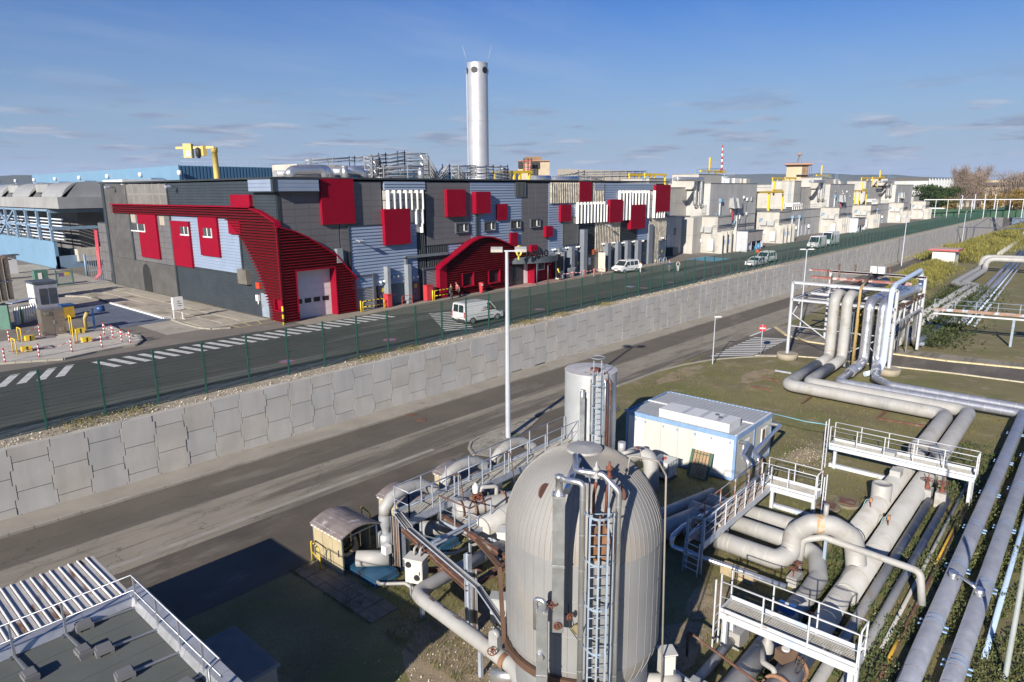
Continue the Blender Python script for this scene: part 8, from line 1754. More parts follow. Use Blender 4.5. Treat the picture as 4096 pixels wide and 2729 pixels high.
# cooling units on the ground
for x, lab in ((129.5,'boxy cooling unit on legs in front of the first block, blue drum beside it'),(204.5,'second boxy cooling unit on legs further along the row')):
    t = thing('cooling_unit', (x+3.5,54,0), lab, 'cooling unit'); part(t, 'housing', MB().box(x,x+7.6,53.2,55.6,1.9,3.8), mat('coil_grey', (.36,.33,.30), .7)); part(t, 'frame', MB().box(x-.1,x+.1,53.1,55.7,0,3.9), dpipe); part(t, 'side_panel', MB().box(x+7.6,x+7.75,53.1,55.7,.5,3.9), dpipe); part(t, 'top', MB().box(x,x+7.7,53.1,55.7,3.82,3.95), steel_d)
    for i in range(4): part(t, 'leg', MB().beam((x+i*2.4,53.3,0),(x+i*2.4,53.3,1.9),.12), steel)
    part(t, 'compressor', MB().box(x+1.2,x+4,53.8,55,.2,1.4), whitem); part(t, 'compressor', MB().cyl((x+4.6,54.2,.7),(x+7.2,54.2,.7),.4,12), black)
for i, (c, lab) in enumerate(((mat('drum_blue', (.05,.22,.42), .4),'blue oil drum beside the first cooling unit'),(MT['drum_blue'],'second blue drum beside the first cooling unit'))): solo('oil_drum', MB().cyl((131.2+i*1.1,52.0,0),(131.2+i*1.1,52.0,.95+.6*i),.35,14), c, lab, 'drum')
solo('spill_pallet', MB().box(129.6,131.9,50.8,51.6,0,.55), mat('spill_red', (.45,.09,.04), .6), 'low red and blue spill pallet below the blue drums', 'pallet')
# ================================================================== FAR BACKGROUND
def far(k, x, y, dist):
    d = ray(k, x, y); return CAM + d*(dist/math.hypot(d.x, d.y))
def farbox(t, name, k, x0, x1, ytop, dist, m, depth=12, zb=0.0, ytop2=None):
    a = far(k, x0, ytop, dist); c = far(k, x1, ytop2 or ytop, dist); z = (a.z+c.z)/2; u = V((c.x-a.x, c.y-a.y, 0)); n_ = V((-u.y, u.x, 0)).normalized()
    if n_.dot(V((a.x,a.y,0))) < 0: n_ = -n_
    return part(t, name, MB().prism([(a.x,a.y,zb),(c.x,c.y,zb),(c.x,c.y,z),(a.x,a.y,z)], n_*depth), m)
tan = mat('render_tan', (.48,.40,.27), .85, var=.07, scale=.1, streak=((.33,.27,.18), .4, .3)); tcap = mat('brick_orange', (.36,.20,.13), .8, var=.15)
T = thing('tan_tower', far('z3', 290, 340, 190), 'tan rendered tower with rusty red stair scaffold, right of the yellow roof frame', 'tower')
farbox(T, 'body', 'z3', 155, 340, 205, 190, tan, 8); farbox(T, 'side', 'z3', 341, 425, 203, 190, mat('render_tan_shade', (.42,.35,.25), .85), 8); farbox(T, 'roof_slab', 'z3', 150, 428, 198, 189.5, tcap, 9, zb=far('z3', 290, 205, 189.5).z+.01); farbox(T, 'plant_box', 'z3', 215, 360, 165, 191, mat('rusty_boards', (.22,.14,.08), .8, var=.3, scale=.6), 7, zb=15)  # side wall uses a darker tan, its shade painted into the colour
for i in range(7): a = far('z3', 205, 185+i*17, 186); c = far('z3', 268, 190+i*17, 186); part(T, 'stair_flight', MB().beam(a, c, .5, .22), redp if i % 2 else rust_m)
for x in (205,240,268): a = far('z3', x, 300, 186); c = far('z3', x, 178, 186); part(T, 'stair_post', MB().beam(a, c, .3), rust_m)
for x in (173,285,320): a = far('z3', x, 238, 189.8); part(T, 'window', MB().obox(a, .55,.3,.8, -YAW), black)
T = thing('tan_tower', far('z4', 400, 340, 330), 'tan tower with an overhanging orange flat roof and antenna, behind the concrete blocks', 'tower')
farbox(T, 'body', 'z4', 318, 450, 232, 330, tan, 14); farbox(T, 'side', 'z4', 451, 505, 232, 330, mat('rusty_boards', (.22,.14,.08)), 14); farbox(T, 'roof_slab', 'z4', 300, 540, 222, 328, tcap, 16, zb=far('z4', 400, 235, 328).z)
for x0, x1 in ((395,425),(445,428),(410,427)): part(T, 'mast', MB().beam(far('z4', x0, 215, 330), far('z4', x1, 150, 330), .25), steel_d)
part(T, 'antenna', MB().cyl(far('z4', 427, 155, 330), far('z4', 427, 138, 330), .9, 8), tcap); farbox(T, 'balcony', 'z4', 398, 525, 318, 328, steel_d, 2, zb=far('z4', 400, 323, 328).z)
for x in (470,490,510,528): part(T, 'cable', MB().beam(far('z4', x, 235, 327), far('z4', x, 345, 327), .12), rust_m)
G_ = thing('long_concrete_building', far('z3', 800, 300, 240), 'long low grey-brown concrete building behind the roof trays', 'building'); 
for i in range(14): farbox(G_, 'wall_panel', 'z3', 492+i*44.5+1, 492+(i+1)*44.5-1, 271 if i < 4 else 272+i, 240, mat('panel_brown_grey', (.27,.245,.20), .9, var=.1), 12)
M1 = thing('radio_mast', far('z3', 1900, 300, 260), 'thin red and white banded radio mast above the concrete blocks', 'mast')
a = far('z3', 1897, 285, 262); c = far('z3', 1907, 65, 262)
for i in range(9): part(M1, 'mast_section', MB().cyl(a.lerp(c, i/9), a.lerp(c, (i+1)/9), .42-.025*i, 6), whitem if i % 2 else redp)
part(M1, 'mast_base', MB().beam((a.x,a.y,0), a, .6), steel)
SH_ = thing('grey_shed', far('z4', 1450, 450, 420), 'big pale grey metal shed with dark roof and sawtooth edge', 'building')
ms = mat('shed_pale', (.40,.42,.43), .6, .1, var=.05, scale=.05); msr = mat('shed_roof_dark', (.085,.08,.075), .8)
farbox(SH_, 'wall', 'z4', 1000, 1540, 376, 440, ms, 40); farbox(SH_, 'roof', 'z4', 945, 1540, 348, 442, msr, 60, zb=far('z4', 1300, 376, 440).z-.5)
for i in range(9):
    x0 = 1535+i*25; zb = 0; a = far('z4', x0, 372-0, 438); 
    farbox(SH_, 'bay', 'z4', x0+1, x0+24.5, 372, 438, ms, 50); p = far('z4', x0+1, 372, 438); q = far('z4', x0+24.5, 372, 438); r_ = far('z4', x0+8, 348, 438); part(SH_, 'sawtooth', MB().prism([p, q, r_], V((p.x,p.y,0)).normalized()*50), ms)
farbox(SH_, 'white_lintel', 'z4', 1240, 1560, 518, 415, whitem, 6, zb=far('z4', 1400, 530, 415).z)
TB = thing('tan_building', far('z4', 2100, 450, 520), 'long tan building behind the bare poplars at the right', 'building')
farbox(TB, 'wall', 'z4', 2000, 2354, 368, 520, tan, 30); farbox(TB, 'wall', 'z4', 1700, 2000, 400, 530, mat('wall_grey_far', (.33,.32,.29), .8), 30)
for i in range(14): a = far('z4', 2015+i*25, 400, 518); part(TB, 'window', MB().obox(a, .8,.6,.9, -YAW), steel_d)
# blue building with its rib cladding, left rear
blb = mat('blue_cladding', (.15,.27,.39), .55, 0, var=.05, scale=.2); bld = mat('blue_cladding_dark', (.05,.13,.22), .55, 0, var=.06); bst = mat('blue_steel', (.20,.30,.42), .5, .1, var=.08)
BB = thing('blue_building', (60,150,0), 'long bright blue building behind the grey hall with darker ribbed end', 'building')
zt = far('z1', 1525, 245, 172).z; pc = far('z1', 1525, 245, 172); bxw = pc.x
# left face runs along the depth axis, ribbed face runs to the right
yend = atX('z1', 272, 322, bxw).y; zt = atX('z1', 1525, 240, bxw).z
part(BB, 'wall', MB().box(bxw, bxw+60, pc.y, min(yend, pc.y+420), 0, zt), blb)
w0 = 60; n = 60; pr = MB()
for i in range(150): x = bxw+.1+i*.8; pr.box(x, x+.45, pc.y-.18, pc.y, 5, zt-.1)
part(BB, 'ribs', pr, bld, kind='stuff'); part(BB, 'end_wall', MB().box(bxw+.05, bxw+125, pc.y-.05, pc.y+30, 0, zt-.05), bld)
part(BB, 'parapet', MB().box(bxw-.1, bxw+.1, pc.y-.2, pc.y, 0, zt+.2), blb)
guardrail(BB, [(bxw+1,pc.y+1,zt),(bxw+55,pc.y+1,zt)], 2.0, steel); 
for i in range(9): y = pc.y+8+i*22; part(BB, 'blue_cowl', MB().cyl((bxw-2,y,zt-9),(bxw-2,y,zt-4.6),.8,10), steel); part(BB, 'cowl_box', MB().box(bxw-3.4,bxw-.6,y-1.2,y+1.2,zt-4.6,zt-2.6), bst); part(BB, 'wall_lamp', MB().lathe((bxw-.3,y-9,zt-1.6), [(.0,-.6),(.5,-.4),(.5,.4),(0,.6)], 10), whitem)
# blue lattice building with the ventilation ducts
VB = thing('vent_building', (33,150,0), 'blue framed building with huge curved grey ventilation ducts at the left edge', 'building')
vx = 33.4; ve = 127.9; V0 = lambda k, x, y: atX(k, x, y, vx)
zl = V0('z1', 470, 895).z; zu = V0('z1', 430, 625).z; zd = V0('z1', 650, 615).z; zr = V0('z1', 650, 512).z; yl_ = 330
part(VB, 'blue_wall', MB().box(vx, vx+.5, ve, yl_, 0, zl), blb); part(VB, 'blue_return', MB().box(vx+.02, vx+14, ve-.0, ve+.5, 0, 2.0), bst)
b = MB(); k_ = 0; y = ve
while y < yl_: part(VB, 'frame_post', MB().beam((vx,y+.2,zl),(vx,y+.2,zu),.5,.35), bst); y += 6.6+.0*k_
for z in (zu, (zl+zu)/2-.1): part(VB, 'frame_beam', MB().beam((vx,ve,z),(vx,yl_,z),.35), bst)
for y in (ve+20,): part(VB, 'frame_brace', MB().beam((vx,y,zl),(vx,y+13,zu),.3), bst); part(VB, 'frame_brace', MB().beam((vx,y+13,zl),(vx,y,zu),.3), bst)
for z in (zu-.2,(zl+zu)/2-.4): part(VB, 'frame_beam', MB().beam((vx,ve,z),(vx+30,ve,z),.5), bst)
for x in (8,14,20): part(VB, 'frame_post', MB().beam((vx+x,ve,0),(vx+x,ve,zu),.35), bst)
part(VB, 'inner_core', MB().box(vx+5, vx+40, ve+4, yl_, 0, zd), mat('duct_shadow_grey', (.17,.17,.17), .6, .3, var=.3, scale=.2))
for j in range(7): part(VB, 'inner_pipe', MB().tube([(vx+2.2,ve+2,zu-1.6-j*.55),(vx+2.2,yl_,zu-1.6-j*.55)], .16, 6), steel)
ductg = mat('vent_duct_grey', (.42,.42,.405), .5, .4, var=.12, scale=.25, streak=((.24,.24,.23), .4, .3))
ye = atX('z1', 780, 560, vx+.0).y
part(VB, 'plenum', MB().box(vx-.6, vx+7, ve-7.5, yl_, zd, zr), ductg)
zt2 = V0('z1', 780, 365).z
for i in range(11):
    y0 = ve-6+i*17.5; L_ = 15.8
    b = MB(); pts = [(vx+6.2+.0,zr),(vx+.3,zr)]+[(vx+.3+3.2*(1-math.cos(a)), zt2-3.2+3.2*math.sin(a)) for a in [math.pi/2*q/7 for q in range(8)]]+[(vx+9,zt2),(vx+9,zr)]
    b.prism([(x,y0,z) for x, z in pts], (0,L_-5.2,0)); part(VB, 'curved_duct', b, ductg)
    b = MB(); b.box(vx+1.6,vx+9,y0+L_-5.2,y0+L_+1.7,zt2-1.6,zt2-.3); part(VB, 'lintel_duct', b, ductg); part(VB, 'window', MB().box(vx+2.4,vx+2.6,y0+L_-5.0,y0+L_+1.5,zr,zt2-1.7), bst); part(VB, 'pane', MB().box(vx+2.3,vx+2.38,y0+L_-4.2,y0+L_-1.8,zr+.2,zt2-2.0), mat('pane_sky', (.30,.42,.56), .3)); part(VB, 'pane', MB().box(vx+2.3,vx+2.38,y0+L_-1.4,y0+L_+1.0,zr+.2,zt2-2.0), MT['pane_sky'])
for q in ((1,0),): part(VB, 'white_tank', MB().box(vx+10,vx+24,ve-4,ve+5,zt2-2.5,zt2+.4), whitem)
part(VB, 'big_elbow', MB().tube(fillet([V((vx+10,ve-3,zu-1)), V((vx+7,ve-3,zu-5.5)), V((vx+10,ve-3,zl+.3)), V((vx+10,ve-3,1.5))], 1.5, 4), 1.5, 14), ductg)
part(VB, 'pale_base', MB().box(vx+3,vx+22,ve-1,ve+3,1.0,3.0), concrete)
# annex right behind the hall's far corner with red pipes and green gates
an = thing('annex', (36,106,0), 'narrow dark tiled annex at the far corner of the hall', 'building')
for i in range(3):
    for j in range(6): part(an, 'wall_tile', MB().box(33.0,33.2,101.0+i*1.4,102.35+i*1.4,.2+j*1.3,1.45+j*1.3), mgrey)
part(an, 'core', MB().box(33.1,38,101,105.2,0,8.1), dgrey)
rp = thing('red_standpipes', (35.5,113.4,0), 'cluster of bright red vertical pipes beside the dark annex', 'pipes')
for i in range(3): part(rp, 'pipe_run', MB().tube(fillet([V((32.0,105.6+i*.4,.2)), V((32.7,105.5+i*.4,.9)), V((32.9,105.5+i*.4,7.0))], .3, 3), .11, 8), redp)
# hills, trees, bushes
hb = MB(); hm = mat('hill_forest', (.055,.065,.05), .95, var=.3, scale=.002)
def ridge(k, pts, dist, zb=0.0):
    P = [far(k, x, y, dist) for x, y in pts]; Q = []
    for a, c in zip(P, P[1:]):
        for i in range(6): p = a.lerp(c, i/6); p.z += noise.noise(p*.004)*14; Q.append(p)
    Q.append(P[-1]); b = MB(); away = V((P[len(P)//2].x, P[len(P)//2].y, 0)).normalized()
    top = Q; foot = [V((p.x,p.y,-10))-away*(p.z*2.2) for p in Q]; back = [V((p.x,p.y,p.z*.6))+away*900 for p in Q]; mid = [a.lerp(c, .55)+V((0,0,noise.noise(a*.006)*12)) for a, c in zip(foot, top)]; n = len(Q)
    b.idx(foot+mid+top+back, [(i+k_*n, i+1+k_*n, i+1+(k_+1)*n, i+(k_+1)*n) for k_ in range(3) for i in range(n-1)], True); return b
structure('hills', ridge('D', [(-250,408),(-60,405),(30,403),(75,405),(130,410),(300,415),(700,418)], 5200), hm)
structure('hills', ridge('D', [(1560,412),(1680,402),(1760,400),(1860,399),(1890,397),(1905,399),(1960,404),(2000,402),(2050,403),(2100,405),(2200,410),(2330,416),(2700,424)], 6500), hm)
structure('hills', ridge('D', [(1100,421),(1300,416),(1500,413),(1600,408),(1690,404),(1800,401),(1880,402),(2000,409),(2353,414)], 7800), hm)

hz = MB(); hz.box(-900, 16000, -4000, 16000, -12, 420); hv = bpy.data.materials.new('haze_air'); hv.use_nodes = True; q = hv.node_tree; q.nodes.clear(); ho = q.nodes.new('ShaderNodeOutputMaterial'); pv = q.nodes.new('ShaderNodeVolumePrincipled'); pv.inputs['Color'].default_value = (.62,.76,1,1); pv.inputs['Density'].default_value = 6e-5; q.links.new(pv.outputs[0], ho.inputs['Volume']); solo('haze', hz, hv, kind='stuff')
# ================================================================== NEAR BUILDING (its shadow falls over the yard)
nbg = thing('near_building', (3,19,-3.6), 'low building with grey felt roof and rusty ribbed white strip, lower left', 'building')
felt = mat('roof_felt', (.105,.115,.105), .95, 0, var=.12, scale=.6, bump=.3, bscale=30, fine=.2, stain=((.07,.07,.06), .62, .8)); flash = mat('roof_flashing', (.50,.51,.52), .40, .6, var=.14, scale=2.5)
part(nbg, 'walls', MB().box(-14,6.42,14.0,21.1,-3.7,-.40), mat('near_wall', (.35,.33,.29), .8)); part(nbg, 'walls', MB().box(-14,6.36,21.1,25.05,-3.7,-.42), MT['near_wall'])
for i in range(8): part(nbg, 'felt_strip', MB().box(-14,6.05,14.3+i*.82,14.3+(i+1)*.82-.012,-.38,-.30+(i%2)*.006), felt)
for i in range(9): part(nbg, 'flashing', MB().prism([(6.02,13.8+i*.86,-.28),(6.12,13.8+i*.86,-.06),(6.5,13.8+i*.86,.0),(6.56,13.8+i*.86,-.22)], (0,.85,0)), flash)
for i in range(12): part(nbg, 'flashing', MB().prism([(6.5-(i+1)*1.7,20.82,-.28),(6.5-(i+1)*1.7,20.9,-.10),(6.5-(i+1)*1.7,21.28,-.05),(6.5-(i+1)*1.7,21.34,-.26)], (1.69,0,0)), flash)
rw2 = mat('ribbed_roof_white', (.46,.43,.40), .7, 0, var=.08, scale=1.5, stain=((.16,.07,.025), .54, .75, (3.2,.55,1), .95))
for i in range(40):
    x = 6.3-i*.27; part(nbg, 'roof_pan', MB().box(x-.225,x,21.3,25.1,-.40,-.33), rw2); part(nbg, 'seam', MB().prism([(x-.265,21.5,-.40),(x-.225,21.5,-.285),(x-.205,21.5,-.285),(x-.165,21.5,-.35)], (0,3.6,0)), mat('seam_white', (.58,.57,.55), .6))
gr = thing('roof_guardrail', (6.1,20.7,-.3), 'free-standing silver guardrail round the felt roof at the lower left', 'guardrail')
cor = V((6.1,20.75,-.28)); e0 = V((-13,20.75,-.28)); e1_ = V((6.1,15.05,-.28)); galv = mat('rail_alu', (.36,.38,.41), .4, .6, var=.08)
for h in (1.05,.55): part(gr, 'rail', MB().tube([e0+V((0,0,h)), cor+V((0,0,h)), e1_+V((0,0,h))], .024, 8), galv)
part(gr, 'rail', MB().tube([e1_+V((0,0,1.05)), e1_+V((-.35,-.15,1.05)), e1_+V((-.35,-.15,.0))], .024, 8), galv)
cwm = mat('weight_grey', (.15,.15,.155), .8, 0, var=.1)
def post(p, w):
    part(gr, 'post', MB().beam(p, p+V((0,0,1.05)), .06, .05), galv); part(gr, 'foot', MB().obox(p+V((0,0,-.0)), .10,.09,.03), steel_d); part(gr, 'arm', MB().beam(p+V((0,0,.05)), w+V((0,0,.08)), .045), galv)
    rz_ = math.atan2(w.y-p.y, w.x-p.x); cwt = part(gr, 'counterweight', MB().obox(w+V((0,0,.11)), .22,.17,.06, rz_), cwm); part(cwt, 'weight_top', MB().obox(w+V((0,0,.195)), .18,.13,.028, rz_), cwm)
    for sx in (-.17,.17): part(cwt, 'weight_foot', MB().obox(w+Matrix.Rotation(rz_,3,'Z')@V((sx,0,.02)), .045,.15,.04, rz_), cwm)
for y in (20.6,19.0,17.5,16.1): post(V((6.1,y,-.28)), V((4.72,y+.12,-.28)))
for x in (4.27,3.04,1.7,.35): post(V((x,20.75,-.28)), V((x+.05,19.45,-.28)))
post(V((5.75,14.95,-.28)), V((5.6,16.0,-.28)))
lt = thing('lean_to_shed', (7.9,18,-3.6), 'small lean-to with bluish corrugated roof in the shade beside the near building', 'shed')
for i in range(18): x = 0; y = 16.62+i*.158; part(lt, 'corrugation', MB().prism([(7.3,y,-1.62),(7.3,y+.08,-1.55),(7.3,y+.158,-1.62)], (1.15,0,0)), mat('corrugated_bluish', (.22,.215,.20), .6, .2, var=.15, scale=2))
part(lt, 'walls', MB().box(7.35,8.35,16.7,19.4,-3.7,-1.66), mat('lean_wall', (.26,.28,.30), .7))
# ================================================================== LEFT YARD
rwp = mat('post_red', (.48,.03,.04), .5)
zp = lambda q, z=0.0: atz('z5', *q, z)
bases = [(40,980),(75,820),(310,940),(315,778),(565,898),(800,862),(818,762),(885,785),(955,820),(1022,828)]
wheres = ('at the left end of the island kerb','behind the yellow boxes at the far left','in the front row between the yellow boxes','touching the left edge of the stainless cabinet','beside the two little grey sockets','nearest the rounded end of the island, front row','first of the back row beside the blue bay','second of the back row beside the blue bay','third of the back row by the curved kerb','last post at the island tip')
pts_ = []
for q, w_ in zip(bases, wheres):
    P = zp(q, .13); pts_.append(P); t = thing('chain_post', P, 'red and white chain post '+w_, 'post', 'red and white posts on the island')
    for i in range(7): part(t, 'band', MB().cyl(P+V((0,0,i*.15)), P+V((0,0,(i+1)*.15)), .055, 10), rwp if i % 2 == 0 else whitem)
for i, (a, c) in enumerate(((0,2),(2,4),(4,5),(6,7),(7,8),(8,9),(5,9),(1,3))):
    A_, B_ = pts_[a]+V((0,0,.95)), pts_[c]+V((0,0,.95)); t = thing('chain', A_, 'sagging red and white plastic chain, span %s of the island posts' % ('one','two','three','four','five','six','seven','eight')[i], 'chain'); n = 14
    for j in range(n):
        f = lambda u: A_.lerp(B_, u)+V((0,0,-1.6*u*(1-u)*.9)); part(t, 'link', MB().beam(f(j/n), f((j+.95)/n), .035), rwp if (j//2) % 2 else whitem)
def yhoop(q0, q1, label, h=1.15):
    a, c = zp(q0, .13), zp(q1, .13); t = thing('hoop_guard', a, label, 'guard'); part(t, 'hoop', MB().tube(fillet([a, a+V((0,0,h)), c+V((0,0,h)), c], .1, 3), .045, 8), yb2)
yhoop((105,905), (135,918), 'yellow hoop by the lower left yellow box'); yhoop((148,812), (176,824), 'yellow hoop left of the stainless cabinet'); yhoop((556,752), (575,768), 'taller yellow hoop right of the stainless cabinet', 1.6); yhoop((582,832), (608,820), 'yellow hoop beside the pipe outlet on the island')
for i, (q, w_) in enumerate((((210,895),'at the lower left'),((235,808),'left of the stainless cabinet'),((678,822),'in the middle of the island'),((628,750),'by the blue valve'))):
    P = zp(q, .13); t = thing('wheel_chock', P, 'small yellow and black chock box on a grating '+w_, 'chock'); part(t, 'body', MB().obox(P+V((0,0,.22)), .32,.22,.2), yb2); part(t, 'black_stripe', MB().obox(P+V((0,-.225,.22)), .05,.01,.2, 0), black); part(t, 'plate', MB().obox(P+V((.5,.3,.01)), 1.3,.6,.02, -.1), mat('grate_grey', (.24,.22,.21), .7, .2))
ss = mat('stainless_brushed', (.34,.29,.24), .35, .75, var=.1, scale=.8)
t = thing('stainless_cabinet', (16.6,67.4,.05), 'large brown-grey stainless steel double-door cabinet on the island', 'cabinet'); part(t, 'body', MB().box(15.75,17.45,66.9,68.1,.1,2.4), ss)
for i in range(2): dd = part(t, 'door', MB().box(15.78+i*.84,16.58+i*.84,66.86,66.9,.2,2.35), ss)
part(t, 'vent', MB().box(16.0,16.3,66.75,66.86,1.95,2.2), silver); part(t, 'vent', MB().box(16.95,17.25,66.75,66.86,.45,.75), silver); part(t, 'handle', MB().box(16.6,16.63,66.8,66.86,1.1,1.4), steel)
t = thing('switch_cabinet', (26.9,66.8,0), 'white switch cabinet on white legs standing alone in the yard', 'cabinet'); part(t, 'box', MB().box(26.35,27.3,66.4,66.75,1.0,2.2), whitem)
for x in (26.4,27.2): part(t, 'leg', MB().beam((x,66.6,0),(x,66.6,1.05),.1), whitem); part(t, 'foot', MB().beam((x,66.1,0.03),(x,67.1,.03),.1,.06), whitem)
for i in range(8): part(t, 'button', MB().box(26.75+(i%3)*.14,26.80+(i%3)*.14,66.37,66.4,1.35+(i//3)*.22,1.41+(i//3)*.22), black)
t = thing('glass_kiosk', (20,82,0), 'grey kiosk with glazed door and flat roof at the left', 'kiosk'); kg = mat('kiosk_grey', (.30,.31,.35), .5, .1)
part(t, 'body', MB().box(18.9,20.9,81.2,83.8,0,3.0), kg); part(t, 'roof', MB().box(18.8,21.0,81.1,83.9,3.0,3.2), steel_d); part(t, 'door_glass', MB().box(19.3,19.9,81.15,81.2,.9,2.5), glass); part(t, 'door_glass', MB().box(20.1,20.7,81.15,81.2,.9,2.5), glass); part(t, 'side_panel', MB().box(18.85,18.9,81.3,83.6,.2,2.9), whitem)
t = thing('gas_bottle_rack', (16.7,76,0), 'rack of tall white and grey gas bottles behind the stainless cabinet', 'gas bottles')
for i in range(9): x, y = 15.8+.24*i, 75.2+.22*i; part(t, 'bottle', MB().lathe((x,y,0), [(.11,.1),(.11,1.45),(.05,1.62),(.03,1.75)], 10), (whitem,zinc,mat('bottle_green', (.05,.25,.08), .5))[i % 3 if i < 3 else 1])
part(t, 'shelf_roof', MB().prism([(15.6,75.0,2.1),(18.0,77.2,2.1),(17.6,77.7,2.15),(15.2,75.5,2.15)], (0,0,.05)), steel)
for x, y in ((15.6,75.0),(18.0,77.2)): part(t, 'post', MB().beam((x,y,0),(x,y,2.1),.08), steel)
va = thing('vaporiser', (17.5,92,0), 'bank of tall finned aluminium vaporiser columns at the left edge', 'vaporiser')
for i in range(5):
    for j in range(2): x, y = 19.3-i*.75, 92.6-i*.62+j*.8; part(va, 'finned_column', MB().lathe((x,y,0), [(.26,.3),(.26,5.2)], 8, sm=False), silver); part(va, 'cap', MB().cyl((x,y,5.2),(x,y,5.3),.3,8), zinc)
part(va, 'belt', MB().beam((19.6,92.4,2.4),(16.0,89.5,2.4),.12), steel); part(va, 'belt', MB().beam((19.6,92.4,5.3),(16.0,89.5,5.3),.5,.1), steel)
gnp = mat('green_panel', (.07,.16,.125), .6, 0, var=.1)
t = thing('green_screen', (14.4,73.6,0), 'dull green sheet metal door panel at the far left edge', 'door'); part(t, 'panel', MB().beam((14.9,73.5,1.1),(12.2,76.6,1.1),.06,2.2), gnp); part(t, 'post', MB().beam((14.9,73.45,0),(14.9,73.45,2.25),.1), green)
t = thing('green_gate', (27.5,103.2,0), 'low green steel gate with yellow and purple notices beside the hall corner', 'gate')
for i in range(12): part(t, 'bar', MB().beam((26.75+i*.15,103.2,.15),(26.75+i*.15,103.2,1.95),.035), gnp)
for z in (.15,1.95): part(t, 'rail', MB().beam((26.7,103.2,z),(28.5,103.2,z),.06), gnp)
for x in (26.65,28.55): part(t, 'post', MB().beam((x,103.2,0),(x,103.2,2.2),.14), gnp)
part(t, 'notice', MB().box(26.95,27.55,103.1,103.14,1.3,1.75), mat('notice_purple', (.12,.07,.18), .6)); part(t, 'notice', MB().box(27.6,28.2,103.1,103.14,1.4,1.8), ysm)
t = thing('green_cabinet', (25,104.4,0), 'green metal cabinet with white papers left of the green gate', 'cabinet'); part(t, 'body', MB().box(24.5,26.0,104,105.2,0,2.2), gnp); part(t, 'paper', MB().box(24.9,25.3,103.95,104.0,1.0,1.9), whitem)
for i, (x, y, w_) in enumerate(((30.2,112,'in front of the blue wall end, left one'),(33.0,120,'near the vent building, right one'))):
    t = thing('roofed_panel', (x-6,y+6,0), 'small roofed instrument panel '+w_, 'cabinet'); part(t, 'body', MB().box(x-6.6,x-5.4,y+5.6,y+6.4,0,2.7), cabw); part(t, 'roof', MB().box(x-7,x-5,y+5.2,y+6.8,2.75,2.9), steel_d)
mg = thing('mesh_gate', (34,118,0), 'grey barred gate standing in the shade under the vent building', 'gate')
for i in range(16): part(mg, 'bar', MB().beam((34.5+i*.3,118,.1),(34.5+i*.3,118,2.6),.07), steel)
for z in (.2,2.5): part(mg, 'rail', MB().beam((34.3,118,z),(39.3,118,z),.08), steel)
t = thing('small_gate', (31,101.8,0), 'light grey barred gate leaf beside the annex', 'gate')
for i in range(8): part(t, 'bar', MB().beam((30.4+i*.25,101.8,.1),(30.4+i*.25,101.8,2.0),.04), steel)
for z in (.1,2.0): part(t, 'rail', MB().beam((30.4,101.8,z),(32.15,101.8,z),.06), steel)
P = zp((745,728)); t = thing('blue_valve_stand', P, 'dark blue valve stand with round head by the blue bay', 'valve'); bv = mat('valve_blue', (.02,.07,.20), .4); part(t, 'post', MB().beam(P, P+V((0,0,2.0)), .14), bv); part(t, 'head', MB().cyl(P+V((.3,-.2,1.9)), P+V((.9,-.3,1.9)), .27, 14), bv)
P = zp((675,735)); t = thing('ochre_outlet', P, 'ochre bent outlet pipe on the island', 'pipe'); part(t, 'pipe_run', MB().tube(fillet([P, P+V((0,0,1.1)), P+V((.25,-.2,1.7))], .3, 4), .17, 12), mat('ochre', (.42,.32,.12), .6))
P = zp((535,640)); t = thing('yellow_bin', P, 'yellow grit bin with blue lid behind the stainless cabinet', 'bin'); part(t, 'body', MB().obox(P+V((0,0,.75)), .5,.5,.55), ypipe); part(t, 'lid', MB().obox(P+V((0,0,1.4)), .55,.55,.08), bv)
P = zp((683,300)); solo('blue_post', MB().cyl(P, P+V((0,0,3.2)), .16, 10), bst, 'single pale blue post standing in the far yard', 'post')
for q, w_ in (((890,345),'at the left corner of the ribbed gate'),((1195,415),'in front of the arched dark door'),((1435,465),'at the right end of the ribbed gate'),((1795,548),'in front of the dark end wall')):
    P = zp(q); t = thing('bollard_box', P, 'white box on a short dark post '+w_, 'post'); part(t, 'post', MB().beam(P, P+V((0,0,2.1)), .22), steel_d); part(t, 'box', MB().obox(P+V((0,-.1,1.9)), .3,.18,.26), whitem)
# ================================================================== VEGETATION
def leafmat(n, c, v=.35): return mat(n, c, .8, 0, var=v, scale=1.3, spec=.2)
def scatter(name, spots, m, kind='stuff', parent=None, blade=False):
    """spots: (x,y,z,size,lean) -> small leaf quads with random facing"""
    vs = []; fs = []; r = random.Random(len(spots))
    for x, y, z, s in spots:
        a = r.uniform(0, 6.283); t = r.uniform(-.9, .9); u = V((math.cos(a), math.sin(a), t*.5))*s; w = V((-math.sin(a)*.5, math.cos(a)*.5, r.uniform(.3,1.0)))*s*r.uniform(.7,1.5); n = len(vs); p = V((x,y,z))
        if blade: u = V((math.cos(a),math.sin(a),0))*s*.22; w = V((math.cos(a*3)*.45,math.sin(a*3)*.45,r.uniform(.9,1.9)))*s
        vs += [p-u*.5, p+u*.5, p+u*.25+w]; fs.append((n,n+1,n+2))
    b = MB(); b.v = [tuple(v) for v in vs]; b.f = fs; b.s = [False]*len(fs)
    return part(parent, name, b, m) if parent else solo(name, b, m, kind=kind)
rv = random.Random(11)
